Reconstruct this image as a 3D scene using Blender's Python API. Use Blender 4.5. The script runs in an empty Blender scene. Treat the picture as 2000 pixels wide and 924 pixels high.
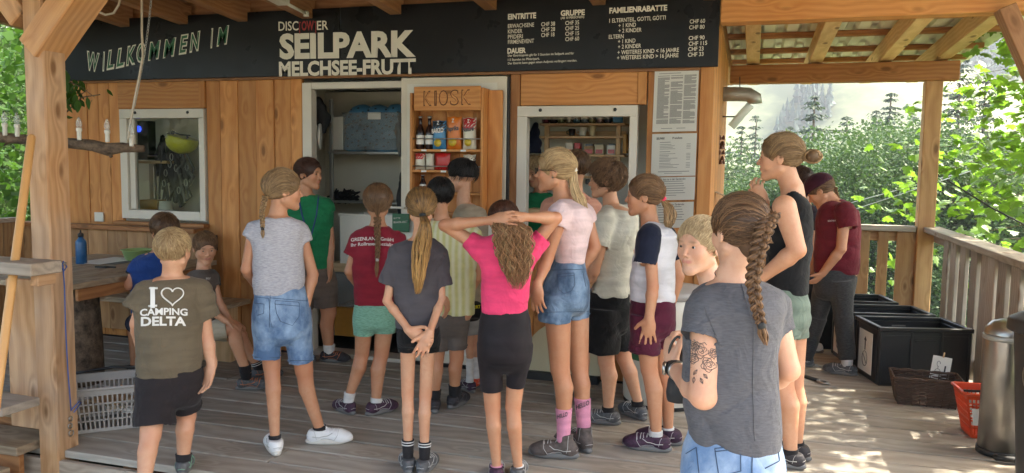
import bpy, bmesh, math, random, time
import numpy as np
from math import radians, sin, cos, pi, sqrt, atan2
from mathutils import Vector, Matrix, noise
T0 = time.time()
rnd = random.Random(7)
sc = bpy.context.scene
COL = sc.collection

# ---------------------------------------------------------------- camera, sky, sun, exposure
FPX, CAMH = 1550.0, 1.5
A_, P_, R_ = radians(16.9), radians(5.05), radians(0.8)
_f = np.array([-sin(A_)*cos(P_), cos(A_)*cos(P_), -sin(P_)])
_r0 = np.array([cos(A_), sin(A_), 0.0]); _u0 = np.cross(_r0, _f)
_r = _r0*cos(R_) + _u0*sin(R_); _u = _u0*cos(R_) - _r0*sin(R_)
CAM = np.array([0.0, 0.0, CAMH])
cd = bpy.data.cameras.new('camera'); cam = bpy.data.objects.new('camera', cd); COL.objects.link(cam)
cd.sensor_width = 36; cd.lens = FPX/2000*36; cd.clip_start = 0.05; cd.clip_end = 3000
cam.matrix_world = Matrix(((_r[0], _u[0], -_f[0], 0), (_r[1], _u[1], -_f[1], 0), (_r[2], _u[2], -_f[2], CAMH), (0, 0, 0, 1)))
sc.camera = cam
SUN_EL, SUN_AZ = radians(50), radians(62)      # azimuth measured clockwise from +Y (into the picture) towards +X
w = bpy.data.worlds.new('World'); sc.world = w; w.use_nodes = True
nt = w.node_tree; bg = nt.nodes['Background']
sky = nt.nodes.new('ShaderNodeTexSky'); sky.sky_type = 'NISHITA'; sky.sun_disc = False
sky.sun_elevation = SUN_EL; sky.sun_rotation = SUN_AZ
sky.air_density = 1.0; sky.dust_density = 4.0; sky.ozone_density = 0.3
nt.links.new(sky.outputs[0], bg.inputs[0]); bg.inputs[1].default_value = 0.15
sl = bpy.data.lights.new('sun', 'SUN'); sl.energy = 2.6; sl.angle = radians(0.5); sl.color = (1, .94, .84)
so = bpy.data.objects.new('sun', sl); COL.objects.link(so)
sdir = Vector((sin(SUN_AZ)*cos(SUN_EL), cos(SUN_AZ)*cos(SUN_EL), sin(SUN_EL)))
so.rotation_euler = sdir.to_track_quat('Z', 'Y').to_euler(); so.location = (30, 20, 40)
vs = sc.view_settings; vs.view_transform = 'Standard'; vs.look = 'None'; vs.exposure = 2.8; vs.gamma = 1
vs.use_white_balance = True; vs.white_balance_temperature = 6900; vs.white_balance_tint = 7
cy = sc.cycles; cy.max_bounces = 7; cy.diffuse_bounces = 5; cy.glossy_bounces = 3; cy.transmission_bounces = 6; cy.transparent_max_bounces = 8
cy.use_denoising = True; cy.caustics_reflective = False; cy.caustics_refractive = False; cy.sample_clamp_indirect = 6

# ---------------------------------------------------------------- pixel -> point helpers (on real planes)
def ray(x, y): return _f*FPX + _r*(x-1000) - _u*(y-462)
def onz(x, y, z=0.0): d = ray(x, y); return Vector(CAM + d*((z-CAMH)/d[2]))
def ony(x, y, Y): d = ray(x, y); return Vector(CAM + d*(Y/d[1]))
def onx(x, y, X): d = ray(x, y); return Vector(CAM + d*(X/d[0]))

# ---------------------------------------------------------------- materials
MATS = {}
def newmat(name):
    m = bpy.data.materials.new(name); m.use_nodes = True
    return m, m.node_tree, m.node_tree.nodes['Principled BSDF']
def srgb(r, g, b):
    f = lambda c: ((c/255+.055)/1.055)**2.4 if c > 10 else c/255/12.92
    return (f(r), f(g), f(b), 1)
def plain(name, c, rough=.5, metal=0, noise_amt=.12, scale=30, bump=.0, spec=.5, **kw):
    if name in MATS: return MATS[name]
    m, t, b = newmat(name); N = t.nodes.new; L = t.links.new
    tc = N('ShaderNodeTexCoord'); nz = N('ShaderNodeTexNoise'); nz.inputs['Scale'].default_value = scale; nz.inputs['Detail'].default_value = 6
    L(tc.outputs['Object'], nz.inputs['Vector'])
    mr = N('ShaderNodeMapRange'); mr.inputs['To Min'].default_value = 1-noise_amt*1.6; mr.inputs['To Max'].default_value = 1+noise_amt
    L(nz.outputs['Fac'], mr.inputs['Value'])
    mx = N('ShaderNodeVectorMath'); mx.operation = 'SCALE'; mx.inputs[0].default_value = c[:3]; L(mr.outputs[0], mx.inputs['Scale'])
    L(mx.outputs[0], b.inputs['Base Color'])
    mr2 = N('ShaderNodeMapRange'); mr2.inputs['To Min'].default_value = max(0, rough-.12); mr2.inputs['To Max'].default_value = min(1, rough+.12)
    L(nz.outputs['Fac'], mr2.inputs['Value']); L(mr2.outputs[0], b.inputs['Roughness'])
    b.inputs['Metallic'].default_value = metal; b.inputs['Specular IOR Level'].default_value = spec
    if bump:
        bp = N('ShaderNodeBump'); bp.inputs['Strength'].default_value = bump; bp.inputs['Distance'].default_value = .003
        L(nz.outputs['Fac'], bp.inputs['Height']); L(bp.outputs[0], b.inputs['Normal'])
    for k, v in kw.items(): b.inputs[k.replace('_', ' ')].default_value = v
    MATS[name] = m; return m

def wood(name, light, dark, knot=(.16, .07, .025, 1), rough=.6, grain=1.0, grey=None, greyamt=0.0, var=.22, knots=True, cracks=0.0):
    """grain runs along local X; each board differs through Object Info random"""
    m, t, b = newmat(name); N = t.nodes.new; L = t.links.new
    tc = N('ShaderNodeTexCoord'); oi = N('ShaderNodeObjectInfo')
    off = N('ShaderNodeVectorMath'); off.operation = 'SCALE'; off.inputs[0].default_value = (37, 19, 53); L(oi.outputs['Random'], off.inputs['Scale'])
    add = N('ShaderNodeVectorMath'); add.operation = 'ADD'; L(tc.outputs['Object'], add.inputs[0]); L(off.outputs[0], add.inputs[1])
    # knots: sparse voronoi that also bends the grain
    mpk = N('ShaderNodeMapping'); mpk.inputs['Scale'].default_value = (3.2, 8, 8); L(add.outputs[0], mpk.inputs[0])
    vo = N('ShaderNodeTexVoronoi'); vo.inputs['Scale'].default_value = 1.0; vo.inputs['Randomness'].default_value = 1; L(mpk.outputs[0], vo.inputs['Vector'])
    kd = N('ShaderNodeMapRange'); kd.inputs['From Min'].default_value = .0; kd.inputs['From Max'].default_value = .42; kd.inputs['To Min'].default_value = 1; kd.inputs['To Max'].default_value = 0
    kd.interpolation_type = 'SMOOTHSTEP'; L(vo.outputs['Distance'], kd.inputs['Value'])
    wob = N('ShaderNodeTexNoise'); wob.inputs['Scale'].default_value = 1.6; wob.inputs['Detail'].default_value = 3; L(add.outputs[0], wob.inputs['Vector'])
    mp = N('ShaderNodeMapping'); mp.inputs['Scale'].default_value = (.55, 11, 11); L(add.outputs[0], mp.inputs[0])
    ad2 = N('ShaderNodeVectorMath'); ad2.operation = 'ADD'
    sc2 = N('ShaderNodeVectorMath'); sc2.operation = 'SCALE'; sc2.inputs['Scale'].default_value = 1.3; L(wob.outputs['Color'], sc2.inputs[0])
    L(mp.outputs[0], ad2.inputs[0]); L(sc2.outputs[0], ad2.inputs[1])
    sc3 = N('ShaderNodeVectorMath'); sc3.operation = 'SCALE'; sc3.inputs[0].default_value = (0, .5, .5); L(kd.outputs[0], sc3.inputs['Scale'])
    ad3 = N('ShaderNodeVectorMath'); ad3.operation = 'ADD'; L(ad2.outputs[0], ad3.inputs[0]); L(sc3.outputs[0], ad3.inputs[1])
    wv = N('ShaderNodeTexWave'); wv.wave_type = 'RINGS'; wv.rings_direction = 'X'; wv.inputs['Scale'].default_value = .8*grain; wv.inputs['Distortion'].default_value = 3.0; wv.inputs['Detail'].default_value = 3
    L(ad3.outputs[0], wv.inputs['Vector'])
    fine = N('ShaderNodeTexNoise'); fine.inputs['Scale'].default_value = 1; fine.inputs['Detail'].default_value = 5
    mpf = N('ShaderNodeMapping'); mpf.inputs['Scale'].default_value = (6, 130, 130); L(add.outputs[0], mpf.inputs[0]); L(mpf.outputs[0], fine.inputs['Vector'])
    mixf = N('ShaderNodeMix'); mixf.data_type = 'FLOAT'; mixf.inputs[0].default_value = .62; L(wv.outputs['Fac'], mixf.inputs[2]); L(fine.outputs['Fac'], mixf.inputs[3])
    cr = N('ShaderNodeValToRGB'); cr.color_ramp.elements[0].color = dark; cr.color_ramp.elements[0].position = .15; cr.color_ramp.elements[1].color = light; cr.color_ramp.elements[1].position = .8
    L(mixf.outputs[0], cr.inputs[0])
    last = cr.outputs[0]
    big = N('ShaderNodeTexNoise'); big.inputs['Scale'].default_value = 2.3; big.inputs['Detail'].default_value = 5; L(add.outputs[0], big.inputs['Vector'])
    if grey:
        gr = N('ShaderNodeMapRange'); gr.inputs['From Min'].default_value = .35; gr.inputs['From Max'].default_value = .65
        gr.inputs['To Min'].default_value = max(0, greyamt-.3); gr.inputs['To Max'].default_value = min(1, greyamt+.25); L(big.outputs['Fac'], gr.inputs['Value'])
        gm = N('ShaderNodeMix'); gm.data_type = 'RGBA'; L(gr.outputs[0], gm.inputs[0]); L(last, gm.inputs[6])
        gc = N('ShaderNodeMix'); gc.data_type = 'RGBA'; gc.inputs[6].default_value = tuple(x*.55 for x in grey[:3])+(1,); gc.inputs[7].default_value = grey; L(mixf.outputs[0], gc.inputs[0]); L(gc.outputs[2], gm.inputs[7])
        last = gm.outputs[2]
    # per board value
    vr = N('ShaderNodeMapRange'); vr.inputs['To Min'].default_value = 1-var; vr.inputs['To Max'].default_value = 1+var*.6; L(oi.outputs['Random'], vr.inputs['Value'])
    vb = N('ShaderNodeMapRange'); vb.inputs['To Min'].default_value = .72; vb.inputs['To Max'].default_value = 1.25; L(big.outputs['Fac'], vb.inputs['Value'])
    vm = N('ShaderNodeMath'); vm.operation = 'MULTIPLY'; L(vr.outputs[0], vm.inputs[0]); L(vb.outputs[0], vm.inputs[1])
    vv = N('ShaderNodeVectorMath'); vv.operation = 'SCALE'; L(last, vv.inputs[0]); L(vm.outputs[0], vv.inputs['Scale'])
    last = vv.outputs[0]
    if knots:
        kc = N('ShaderNodeMapRange'); kc.inputs['From Min'].default_value = .10; kc.inputs['From Max'].default_value = .19; kc.inputs['To Min'].default_value = .85; kc.inputs['To Max'].default_value = 0
        L(vo.outputs['Distance'], kc.inputs['Value'])
        km = N('ShaderNodeMix'); km.data_type = 'RGBA'; L(kc.outputs[0], km.inputs[0]); L(last, km.inputs[6]); km.inputs[7].default_value = knot; last = km.outputs[2]
    L(last, b.inputs['Base Color']); b.inputs['Roughness'].default_value = rough; b.inputs['Specular IOR Level'].default_value = .35
    bp = N('ShaderNodeBump'); bp.inputs['Strength'].default_value = .35; bp.inputs['Distance'].default_value = .002; L(mixf.outputs[0], bp.inputs['Height']); L(bp.outputs[0], b.inputs['Normal'])
    MATS[name] = m; return m
wood('pine', (.66, .30, .092, 1), (.50, .18, .046, 1), knot=(.20, .075, .02, 1), var=.2, grey=(.47, .27, .12, 1), greyamt=.10)
wood('pine_dark', (.42, .19, .07, 1), (.27, .105, .035, 1), var=.2)
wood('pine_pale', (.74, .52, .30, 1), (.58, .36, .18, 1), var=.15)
wood('beam_wood', (.64, .325, .12, 1), (.47, .20, .065, 1), grey=(.52, .39, .28, 1), greyamt=.22, var=.12)
wood('post_wood', (.62, .35, .165, 1), (.42, .205, .085, 1), grey=(.52, .41, .32, 1), greyamt=.28, var=.12)
wood('weathered', (.42, .31, .21, 1), (.26, .18, .12, 1), grey=(.46, .41, .35, 1), greyamt=.55, var=.2)
wood('deck_wood', (.43, .345, .255, 1), (.28, .215, .155, 1), knot=(.12, .075, .045, 1), grey=(.47, .435, .375, 1), greyamt=.8, rough=.7, var=.2, knots=False)
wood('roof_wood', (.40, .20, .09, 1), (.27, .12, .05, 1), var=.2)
wood('bench_wood', (.48, .35, .21, 1), (.27, .16, .08, 1), grey=(.38, .32, .25, 1), greyamt=.4, var=.2)
wood('old_pine', (.44, .255, .12, 1), (.31, .16, .07, 1), var=.2)
wood('rail_pine', (.55, .32, .15, 1), (.40, .20, .085, 1), var=.2)
wood('ply', (.62, .45, .26, 1), (.50, .33, .17, 1), knots=False, var=.1)
def bark_mat():
    m, t, b = newmat('bark'); N = t.nodes.new; L = t.links.new
    tc = N('ShaderNodeTexCoord'); nz = N('ShaderNodeTexNoise'); nz.inputs['Scale'].default_value = 14; nz.inputs['Detail'].default_value = 8; nz.inputs['Roughness'].default_value = .7
    L(tc.outputs['Object'], nz.inputs['Vector']); cr = N('ShaderNodeValToRGB'); cr.color_ramp.elements[0].color = (.035, .022, .014, 1); cr.color_ramp.elements[1].color = (.26, .18, .12, 1)
    cr.color_ramp.elements[0].position = .35; cr.color_ramp.elements[1].position = .7
    L(nz.outputs['Fac'], cr.inputs[0]); L(cr.outputs[0], b.inputs['Base Color']); b.inputs['Roughness'].default_value = .9
    bp = N('ShaderNodeBump'); bp.inputs['Distance'].default_value = .02; L(nz.outputs['Fac'], bp.inputs['Height']); L(bp.outputs[0], b.inputs['Normal']); MATS['bark'] = m
bark_mat()
plain('black_sign', (.010, .0095, .010, 1), .3, noise_amt=.2, scale=4, spec=.22)
plain('cream_print', (.72, .68, .58, 1), .5, noise_amt=.04); plain('green_print', (.02, .12, .05, 1), .5); plain('red_print', (.30, .015, .02, 1), .5)
plain('alu', (.62, .58, .50, 1), .45, noise_amt=.08, scale=6); plain('door_white', (.66, .61, .50, 1), .45, noise_amt=.06, scale=4)
plain('interior_wall', (.78, .74, .62, 1), .6, noise_amt=.1, scale=3); plain('dark_steel', (.05, .05, .05, 1), .4, .6)
plain('steel', (.40, .39, .37, 1), .32, 1.0, noise_amt=.15, scale=12); plain('zinc', (.45, .46, .44, 1), .5, .7, noise_amt=.25, scale=5)
plain('rubber', (.015, .015, .015, 1), .6); plain('black_plastic', (.018, .019, .021, 1), .4, noise_amt=.2, scale=8, bump=.1)
plain('grey_plastic', (.36, .34, .32, 1), .45, noise_amt=.08); plain('red_plastic', (.62, .07, .02, 1), .35, noise_amt=.08)
plain('white_plastic', (.70, .68, .60, 1), .4, noise_amt=.05); plain('paper', (.74, .73, .68, 1), .6, noise_amt=.03, scale=5); plain('ink', (.05, .05, .055, 1), .7); plain('ink_grey', (.20, .20, .20, 1), .7)
plain('carved', (.13, .05, .02, 1), .8); plain('yellow_plastic', (.62, .60, .02, 1), .3); plain('blue_plastic', (.08, .25, .42, 1), .4)
plain('blue_enamel', (.02, .10, .24, 1), .32, noise_amt=.15); plain('strap_black', (.02, .02, .022, 1), .8, noise_amt=.4, scale=60); plain('strap_grey', (.14, .14, .13, 1), .8)
plain('green_plastic', (.30, .42, .16, 1), .4); plain('orange_box', (.45, .22, .03, 1), .5); plain('cream_board', (.62, .55, .36, 1), .55, noise_amt=.06, scale=5)
plain('rope_cream', (.55, .48, .38, 1), .7); plain('rope_blue', (.06, .13, .42, 1), .7); plain('wicker', (.085, .045, .028, 1), .6, noise_amt=.5, scale=25, bump=.3)
plain('wood_handle', (.62, .33, .12, 1), .45, noise_amt=.12, scale=8); plain('cardboard', (.40, .27, .15, 1), .8, noise_amt=.08)
def glassy(name, col, tr, rough=.05, alpha=None):
    m, t, b = newmat(name); N = t.nodes.new; L = t.links.new
    tp = N('ShaderNodeBsdfTransparent'); tp.inputs[0].default_value = col; mx = N('ShaderNodeMixShader'); mx.inputs[0].default_value = 1-tr
    if alpha:
        gl = N('ShaderNodeBsdfGlossy'); gl.inputs['Roughness'].default_value = rough; fr = N('ShaderNodeFresnel'); fr.inputs[0].default_value = 1.2
        L(fr.outputs[0], mx.inputs[0]); L(tp.outputs[0], mx.inputs[1]); L(gl.outputs[0], mx.inputs[2]); L(mx.outputs[0], t.nodes['Material Output'].inputs[0]); MATS[name] = m; return
    b.inputs['Base Color'].default_value = col; b.inputs['Roughness'].default_value = rough
    L(tp.outputs[0], mx.inputs[1]); L(b.outputs[0], mx.inputs[2]); L(mx.outputs[0], t.nodes['Material Output'].inputs[0]); MATS[name] = m
glassy('window_glass', (.86, .88, .85, 1), .82, .03, 1); glassy('clear_plastic', (.84, .86, .85, 1), .86, .25); glassy('lamp_glass', (.9, .92, .92, 1), .75, .05); glassy('film', (.93, .93, .92, 1), .80, .12, 1); glassy('tube_plastic', (.8, .84, .84, 1), .45, .15)
def emis(name, c, s):
    m, t, b = newmat(name); b.inputs['Base Color'].default_value = c; b.inputs['Emission Color'].default_value = c; b.inputs['Emission Strength'].default_value = s; MATS[name] = m
emis('blue_led', (.02, .06, .9, 1), .5)

# ---------------------------------------------------------------- object helpers
def tag(o, label=None, cat=None, group=None, kind=None):
    if label: o['label'] = label
    if cat: o['category'] = cat
    if group: o['group'] = group
    if kind: o['kind'] = kind
    return o
def link(name, me, m=None, parent=None, loc=None, mw=None):
    o = bpy.data.objects.new(name, me); COL.objects.link(o)
    if m is not None and not me.materials: me.materials.append(MATS[m] if isinstance(m, str) else m)
    if mw is not None: o.matrix_world = mw
    if loc is not None: o.location = loc
    if parent is not None:
        o.parent = parent; o.matrix_parent_inverse = parent_inv(parent)
    return o
def parent_inv(p):
    M = p.matrix_basis.copy(); q = p
    while q.parent is not None:
        M = q.parent.matrix_basis @ M if q.matrix_parent_inverse == Matrix() else q.parent.matrix_basis @ q.matrix_parent_inverse @ M
        q = q.parent
    return M.inverted()
def empty(name, loc=(0, 0, 0), label=None, cat=None, group=None, kind=None, rz=0):
    o = bpy.data.objects.new(name, None); COL.objects.link(o); o.location = loc; o.rotation_euler = (0, 0, rz)
    o.empty_display_size = .1
    return tag(o, label, cat, group, kind)
def mesh(name, V, F, smooth=False):
    me = bpy.data.meshes.new(name); me.from_pydata([tuple(v) for v in V], [], [tuple(f) for f in F]); me.update()
    if smooth: me.shade_smooth()
    return me
_bc = {}
def boxmesh(L, W, H, m, bev=.003):
    k = (round(L, 3), round(W, 3), round(H, 3), m, bev)
    if k in _bc: return _bc[k]
    l, w_, h = L/2, W/2, H/2; b = min(bev, l*.4, w_*.4, h*.4)
    V = []; idx = {}
    for sx in (-1, 1):
        for sy in (-1, 1):
            for sz in (-1, 1):
                for ax in range(3):
                    c = [sx*(l-b), sy*(w_-b), sz*(h-b)]; c[ax] = (sx*l, sy*w_, sz*h)[ax]
                    idx[(sx, sy, sz, ax)] = len(V); V.append(c)
    F = []
    bm = bmesh.new(); vv = [bm.verts.new(v) for v in V]
    bmesh.ops.convex_hull(bm, input=vv)
    bmesh.ops.dissolve_limit(bm, angle_limit=.01, verts=bm.verts, edges=bm.edges)
    me = bpy.data.meshes.new('board'); bm.to_mesh(me); bm.free(); me.materials.append(MATS[m]); _bc[k] = me; return me
def frame(x, zhint):
    x = Vector(x).normalized(); z = Vector(zhint); z = (z - x*z.dot(x)).normalized(); y = z.cross(x)
    return Matrix((x, y, z)).transposed()
def beam(name, p0, p1, w_, h, m, parent=None, up=(0, 0, 1), bev=.004):
    """box of width w_ (sideways) and height h (along up) from p0 to p1 (centre line)"""
    p0, p1 = Vector(p0), Vector(p1); d = p1-p0
    R = frame(d, up).to_4x4(); R.translation = (p0+p1)/2
    return link(name, boxmesh(d.length, w_, h, m, bev), None, parent, mw=R)
def box(name, lo, hi, m, parent=None, bev=.003, axis=None):
    lo, hi = Vector(lo), Vector(hi); s = hi-lo; c = (lo+hi)/2
    if axis is None: axis = max(range(3), key=lambda i: s[i])
    d = Vector((0, 0, 0)); d[axis] = s[axis]/2
    up = (0, 0, 1) if axis != 2 else (0, 1, 0)
    if axis == 0: w_, h = s.y, s.z
    elif axis == 1: w_, h = s.x, s.z
    else: w_, h = s.x, s.y
    return beam(name, c-d, c+d, w_, h, m, parent, up, bev)
def lathe(prof, n=24, cap=True):
    V = []; F = []
    for (r, z) in prof:
        for i in range(n): V.append((r*cos(2*pi*i/n), r*sin(2*pi*i/n), z))
    for k in range(len(prof)-1):
        for i in range(n):
            j = (i+1) % n; F.append((k*n+i, k*n+j, (k+1)*n+j, (k+1)*n+i))
    if cap: F.append(tuple(range(n))[::-1]); F.append(tuple(range((len(prof)-1)*n, len(prof)*n)))
    return mesh('lathe', V, F, True)
def tube_vf(pts, rad, n=6, closed=False):
    pts = [Vector(p) for p in pts]; V = []; F = []; m_ = len(pts)
    up = Vector((0, 0, 1)); prev = None
    for i, p in enumerate(pts):
        t = (pts[min(i+1, m_-1)]-pts[max(i-1, 0)])
        if closed: t = pts[(i+1) % m_]-pts[i-1]
        t = t.normalized() if t.length > 1e-9 else Vector((0, 0, 1))
        if prev is None:
            a = Vector((1, 0, 0)) if abs(t.x) < .8 else Vector((0, 1, 0)); u = t.cross(a).normalized()
        else:
            u = prev - t*prev.dot(t)
            u = u.normalized() if u.length > 1e-6 else t.orthogonal().normalized()
        prev = u; v = t.cross(u); r = rad[i] if hasattr(rad, '__len__') else rad
        for k in range(n):
            a = 2*pi*k/n; V.append(p+u*(r*cos(a))+v*(r*sin(a)))
    for i in range(m_ if closed else m_-1):
        for k in range(n):
            a, b = i*n+k, i*n+(k+1) % n; c = ((i+1) % m_)*n; F.append((a, b, c+(k+1) % n, c+k))
    if not closed: F.append(tuple(range(n))[::-1]); F.append(tuple(range((m_-1)*n, m_*n)))
    return V, F
class MB:
    def __init__(s): s.V = []; s.F = []
    def add(s, V, F): o = len(s.V); s.V += [tuple(v) for v in V]; s.F += [tuple(i+o for i in f) for f in F]; return s
    def tube(s, pts, rad, n=6, closed=False): return s.add(*tube_vf(pts, rad, n, closed))
    def box(s, lo, hi):
        x0, y0, z0 = lo; x1, y1, z1 = hi
        return s.add([(x0, y0, z0), (x1, y0, z0), (x1, y1, z0), (x0, y1, z0), (x0, y0, z1), (x1, y0, z1), (x1, y1, z1), (x0, y1, z1)],
                     [(0, 3, 2, 1), (4, 5, 6, 7), (0, 1, 5, 4), (1, 2, 6, 5), (2, 3, 7, 6), (3, 0, 4, 7)])
    def obj(s, name, m, parent=None, smooth=False, mw=None): return link(name, mesh(name, s.V, s.F, smooth), m, parent, mw=mw)
def tube(name, pts, rad, m, parent=None, n=8, closed=False):
    return MB().tube(pts, rad, n, closed).obj(name, m, parent, True)

# text, converted to mesh and fitted into a world-space frame
def text_mesh(s, offset=0.0, shear=0.0, extrude=0.0):
    cu = bpy.data.curves.new('lettering', 'FONT'); cu.body = s; cu.offset = offset; cu.shear = shear; cu.extrude = extrude; cu.resolution_u = 3
    o = bpy.data.objects.new('tmp', cu); COL.objects.link(o)
    dg = bpy.context.evaluated_depsgraph_get(); me = bpy.data.meshes.new_from_object(o.evaluated_get(dg))
    bpy.data.objects.remove(o); bpy.data.curves.remove(cu); return me
def fit_text(name, s, bl, br, height, m, parent, off=(0, -.001, 0), offset=0.0, shear=0.0, up=(0, 0, 1), caph=None, keep=False):
    """baseline left / right world points; cap height in metres"""
    me = text_mesh(s, offset, shear); n = len(me.vertices)
    co = np.empty(n*3); me.vertices.foreach_get('co', co); co = co.reshape(-1, 3)
    x0, x1 = co[:, 0].min(), co[:, 0].max(); cap = .729*.98 if caph is None else caph
    bl, br = Vector(bl), Vector(br); X = br-bl; up = Vector(up)
    if keep:                                     # keep the letters' own width
        X = X.normalized()*(height/cap*(x1-x0))
    P = np.outer((co[:, 0]-x0)/(x1-x0), X) + np.outer(co[:, 1]/cap*height, up) + np.array(bl) + np.array(off)
    me.vertices.foreach_set('co', P.ravel()); me.update()
    return link(name, me, m, parent)
# ================================================================ THE SETTING
YW = 5.48            # facade plane
# ---- ground, valley, far hillside
def terrain():
    nx, ny = 120, 120; V = []; F = []
    xs = [math.copysign(abs(u)**2.2*420, u) for u in np.linspace(-1, 1, nx)]
    ys = [-60+ (v**2.0)*410 for v in np.linspace(0, 1, ny)]
    for y in ys:
        for x in xs:
            z = -.21
            d = max(max(y-9, 0), max(x-3.2, 0)*.8 if y > 3 else max(x-7, 0)*.5)
            z -= min(d*.42, 16)
            if y > 160: z += (y-160)*.5
            if x > 60: z += (x-60)*.05
            z += noise.noise(Vector((x*.02, y*.02, 0)))*min(max(y-15, 0)*.12, 14)
            if y > 9 or x > 5: z += noise.noise(Vector((x*.2, y*.2, 3)))*.5
            V.append((x, y, z))
    for j in range(ny-1):
        for i in range(nx-1): a = j*nx+i; F.append((a, a+1, a+nx+1, a+nx))
    m, t, b = newmat('grass_ground'); N = t.nodes.new; L = t.links.new
    tc = N('ShaderNodeTexCoord'); nz = N('ShaderNodeTexNoise'); nz.inputs['Scale'].default_value = .035; nz.inputs['Detail'].default_value = 9; nz.inputs['Roughness'].default_value = .65
    mp = N('ShaderNodeMapping'); mp.inputs['Scale'].default_value = (1, 1, 2.2); L(tc.outputs['Object'], mp.inputs[0]); L(mp.outputs[0], nz.inputs['Vector'])
    cr = N('ShaderNodeValToRGB'); e = cr.color_ramp.elements; e[0].position = .38; e[0].color = (.06, .075, .035, 1); e[1].position = .62; e[1].color = (.19, .20, .11, 1)
    x = e.new(.5); x.color = (.12, .135, .06, 1); x = e.new(.75); x.color = (.26, .28, .17, 1)
    L(nz.outputs['Fac'], cr.inputs[0]); L(cr.outputs[0], b.inputs['Base Color']); b.inputs['Roughness'].default_value = .9; MATS['grass_ground'] = m
    o = link('ground', mesh('ground', V, F, True), 'grass_ground'); o['kind'] = 'structure'
terrain()
plain('bounce_gravel', (.34, .30, .25, 1), .9, noise_amt=.35, scale=18, bump=.6)
o = box('path', (-9, -14, -.215), (6, 3.13, -.2), 'bounce_gravel'); o['kind'] = 'structure'  # mostly unseen ground, enlarged so the bounced light is less green

# ---- deck of individual planks
deck = empty('deck', (0, 5, 0), kind='structure')
y = 3.16; k = 0
deck_rows = []
while y < 8.1:
    wd = .198 if k % 5 != 2 else .185
    x0, x1 = (-6.0, 1.68)
    if y+wd > YW-.02 and y < YW+2.42: x0 = -.24
    dz = rnd.uniform(-.003, .002)
    if x0 < -1 and k % 3 == 1:
        xs = -2.6+rnd.uniform(-1, 1)
        segs = [(x0, xs-.003), (xs+.003, x1)]
    else: segs = [(x0, x1)]
    for a, b in segs: box('plank', (a, y, -.04+dz), (b, y+wd, dz), 'deck_wood', deck, bev=.005, axis=0)
    y += wd+.011; k += 1
for xx in (-5.8, -4.4, -3.0, -1.6, -.9, .4, 1.5):
    for (a, b) in (((3.2, YW) if xx < -.3 else (3.2, 8.1)),):
        box('joist', (xx-.04, a, -.2), (xx+.04, b, -.045), 'roof_wood', deck)
box('edge_board', (-6, 3.125, -.2), (1.68, 3.155, -.045), 'weathered', deck)

# ---- kiosk building
hut = empty('kiosk_building', (-3, YW, 0), 'timber clad container kiosk under a long black welcome sign', 'building')
BX0, BX1 = -5.72, -.28
def P(x, y, dy=0.0): return ony(x, y, YW+dy)
W1 = (P(238, 216).x, P(407, 432).x, P(407, 432).z, P(240, 214).z)     # left window outer: x0,x1,z0,z1
W2 = (P(1013, 210).x, P(1247, 207).x, .98, P(1130, 207).z)
DR = (P(598, 300).x, P(996, 300).x, 0.02, P(700, 160).z)
# vertical cladding boards
def clad(x0, x1, z0, z1, ystep=0):
    x = x0
    while x < x1-.01:
        wd = min(rnd.choice((.115, .13, .15, .165)), x1-x)
        if x1-(x+wd) < .05: wd = x1-x
        dy = rnd.choice((0, -.012, -.006))
        box('board', (x+.0015, YW+dy, z0), (x+wd-.0015, YW+.03, z1), 'pine', hut, bev=.003, axis=2)
        x += wd
ZT = 2.16
clad(BX0, W1[0]-.01, .0, ZT); clad(W1[1]+.01, DR[0]-.03, .0, ZT); clad(W1[0]-.01, W1[1]+.01, 0, W1[2]-.03)
box('header_board', (W1[0]-.02, YW-.022, W1[3]+.004), (W1[1]-.05, YW+.02, ZT), 'pine', hut, axis=0)
box('trim_board', (W1[1]-.048, YW-.03, W1[3]+.004), (W1[1]+.008, YW+.02, ZT), 'pine', hut, axis=2)
box('trim_board', (DR[1]+.006, YW-.028, 0), (DR[1]+.075, YW+.03, ZT), 'pine_dark', hut, axis=2)
box('header_board', (DR[1]+.08, YW-.022, W2[3]+.005), (W2[1]-.005, YW+.02, ZT), 'pine', hut, axis=0)
box('trim_board', (W2[1]-.004, YW-.032, W2[3]+.005), (W2[1]+.055, YW+.02, ZT), 'pine', hut, axis=2)
clad(W2[1]+.06, BX1-.09, 0, ZT)
box('corner_board', (BX1-.088, YW-.03, 0), (BX1, YW+.06, 2.6), 'pine', hut, axis=2)
clad(DR[1]+.08, W2[1]+.06, 0, W2[2]-.03)
x = YW+.065
while x < YW+2.4:      # right end wall boards
    box('board', (BX1-.03, x, 0), (BX1, x+.143, 2.55), 'pine', hut, bev=.003, axis=2); x += .146
box('back_wall', (BX0, YW+2.4, 0), (BX1-.03, YW+2.44, 2.5), 'interior_wall', hut)
box('side_wall', (BX0-.03, YW+.55, 0), (BX0, YW+2.4, 2.5), 'pine_dark', hut); box('side_wall', (BX0-.03, YW+.031, 0), (BX0, YW+.549, .85), 'pine_dark', hut); box('side_wall', (BX0-.03, YW+.031, 2.1), (BX0, YW+.549, 2.5), 'pine_dark', hut)  # opening between these pieces is invented, to let daylight into the left room
box('upper_wall', (BX0, YW+.032, 2.18), (BX1-.092, YW+.06, 2.5), 'interior_wall', hut)
box('hut_roof', (BX0-.03, YW+.02, 2.5), (BX1-.092, YW+2.46, 2.54), 'dark_steel', hut)
box('hut_floor', (BX0, YW+.02, -.03), (BX1-.031, YW+2.4, .0), 'dark_steel', hut)
box('ledge_strip', (BX0, YW-.05, ZT-.012), (BX1-.09, YW-.024, ZT+.012), 'roof_wood', hut, axis=0)
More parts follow.
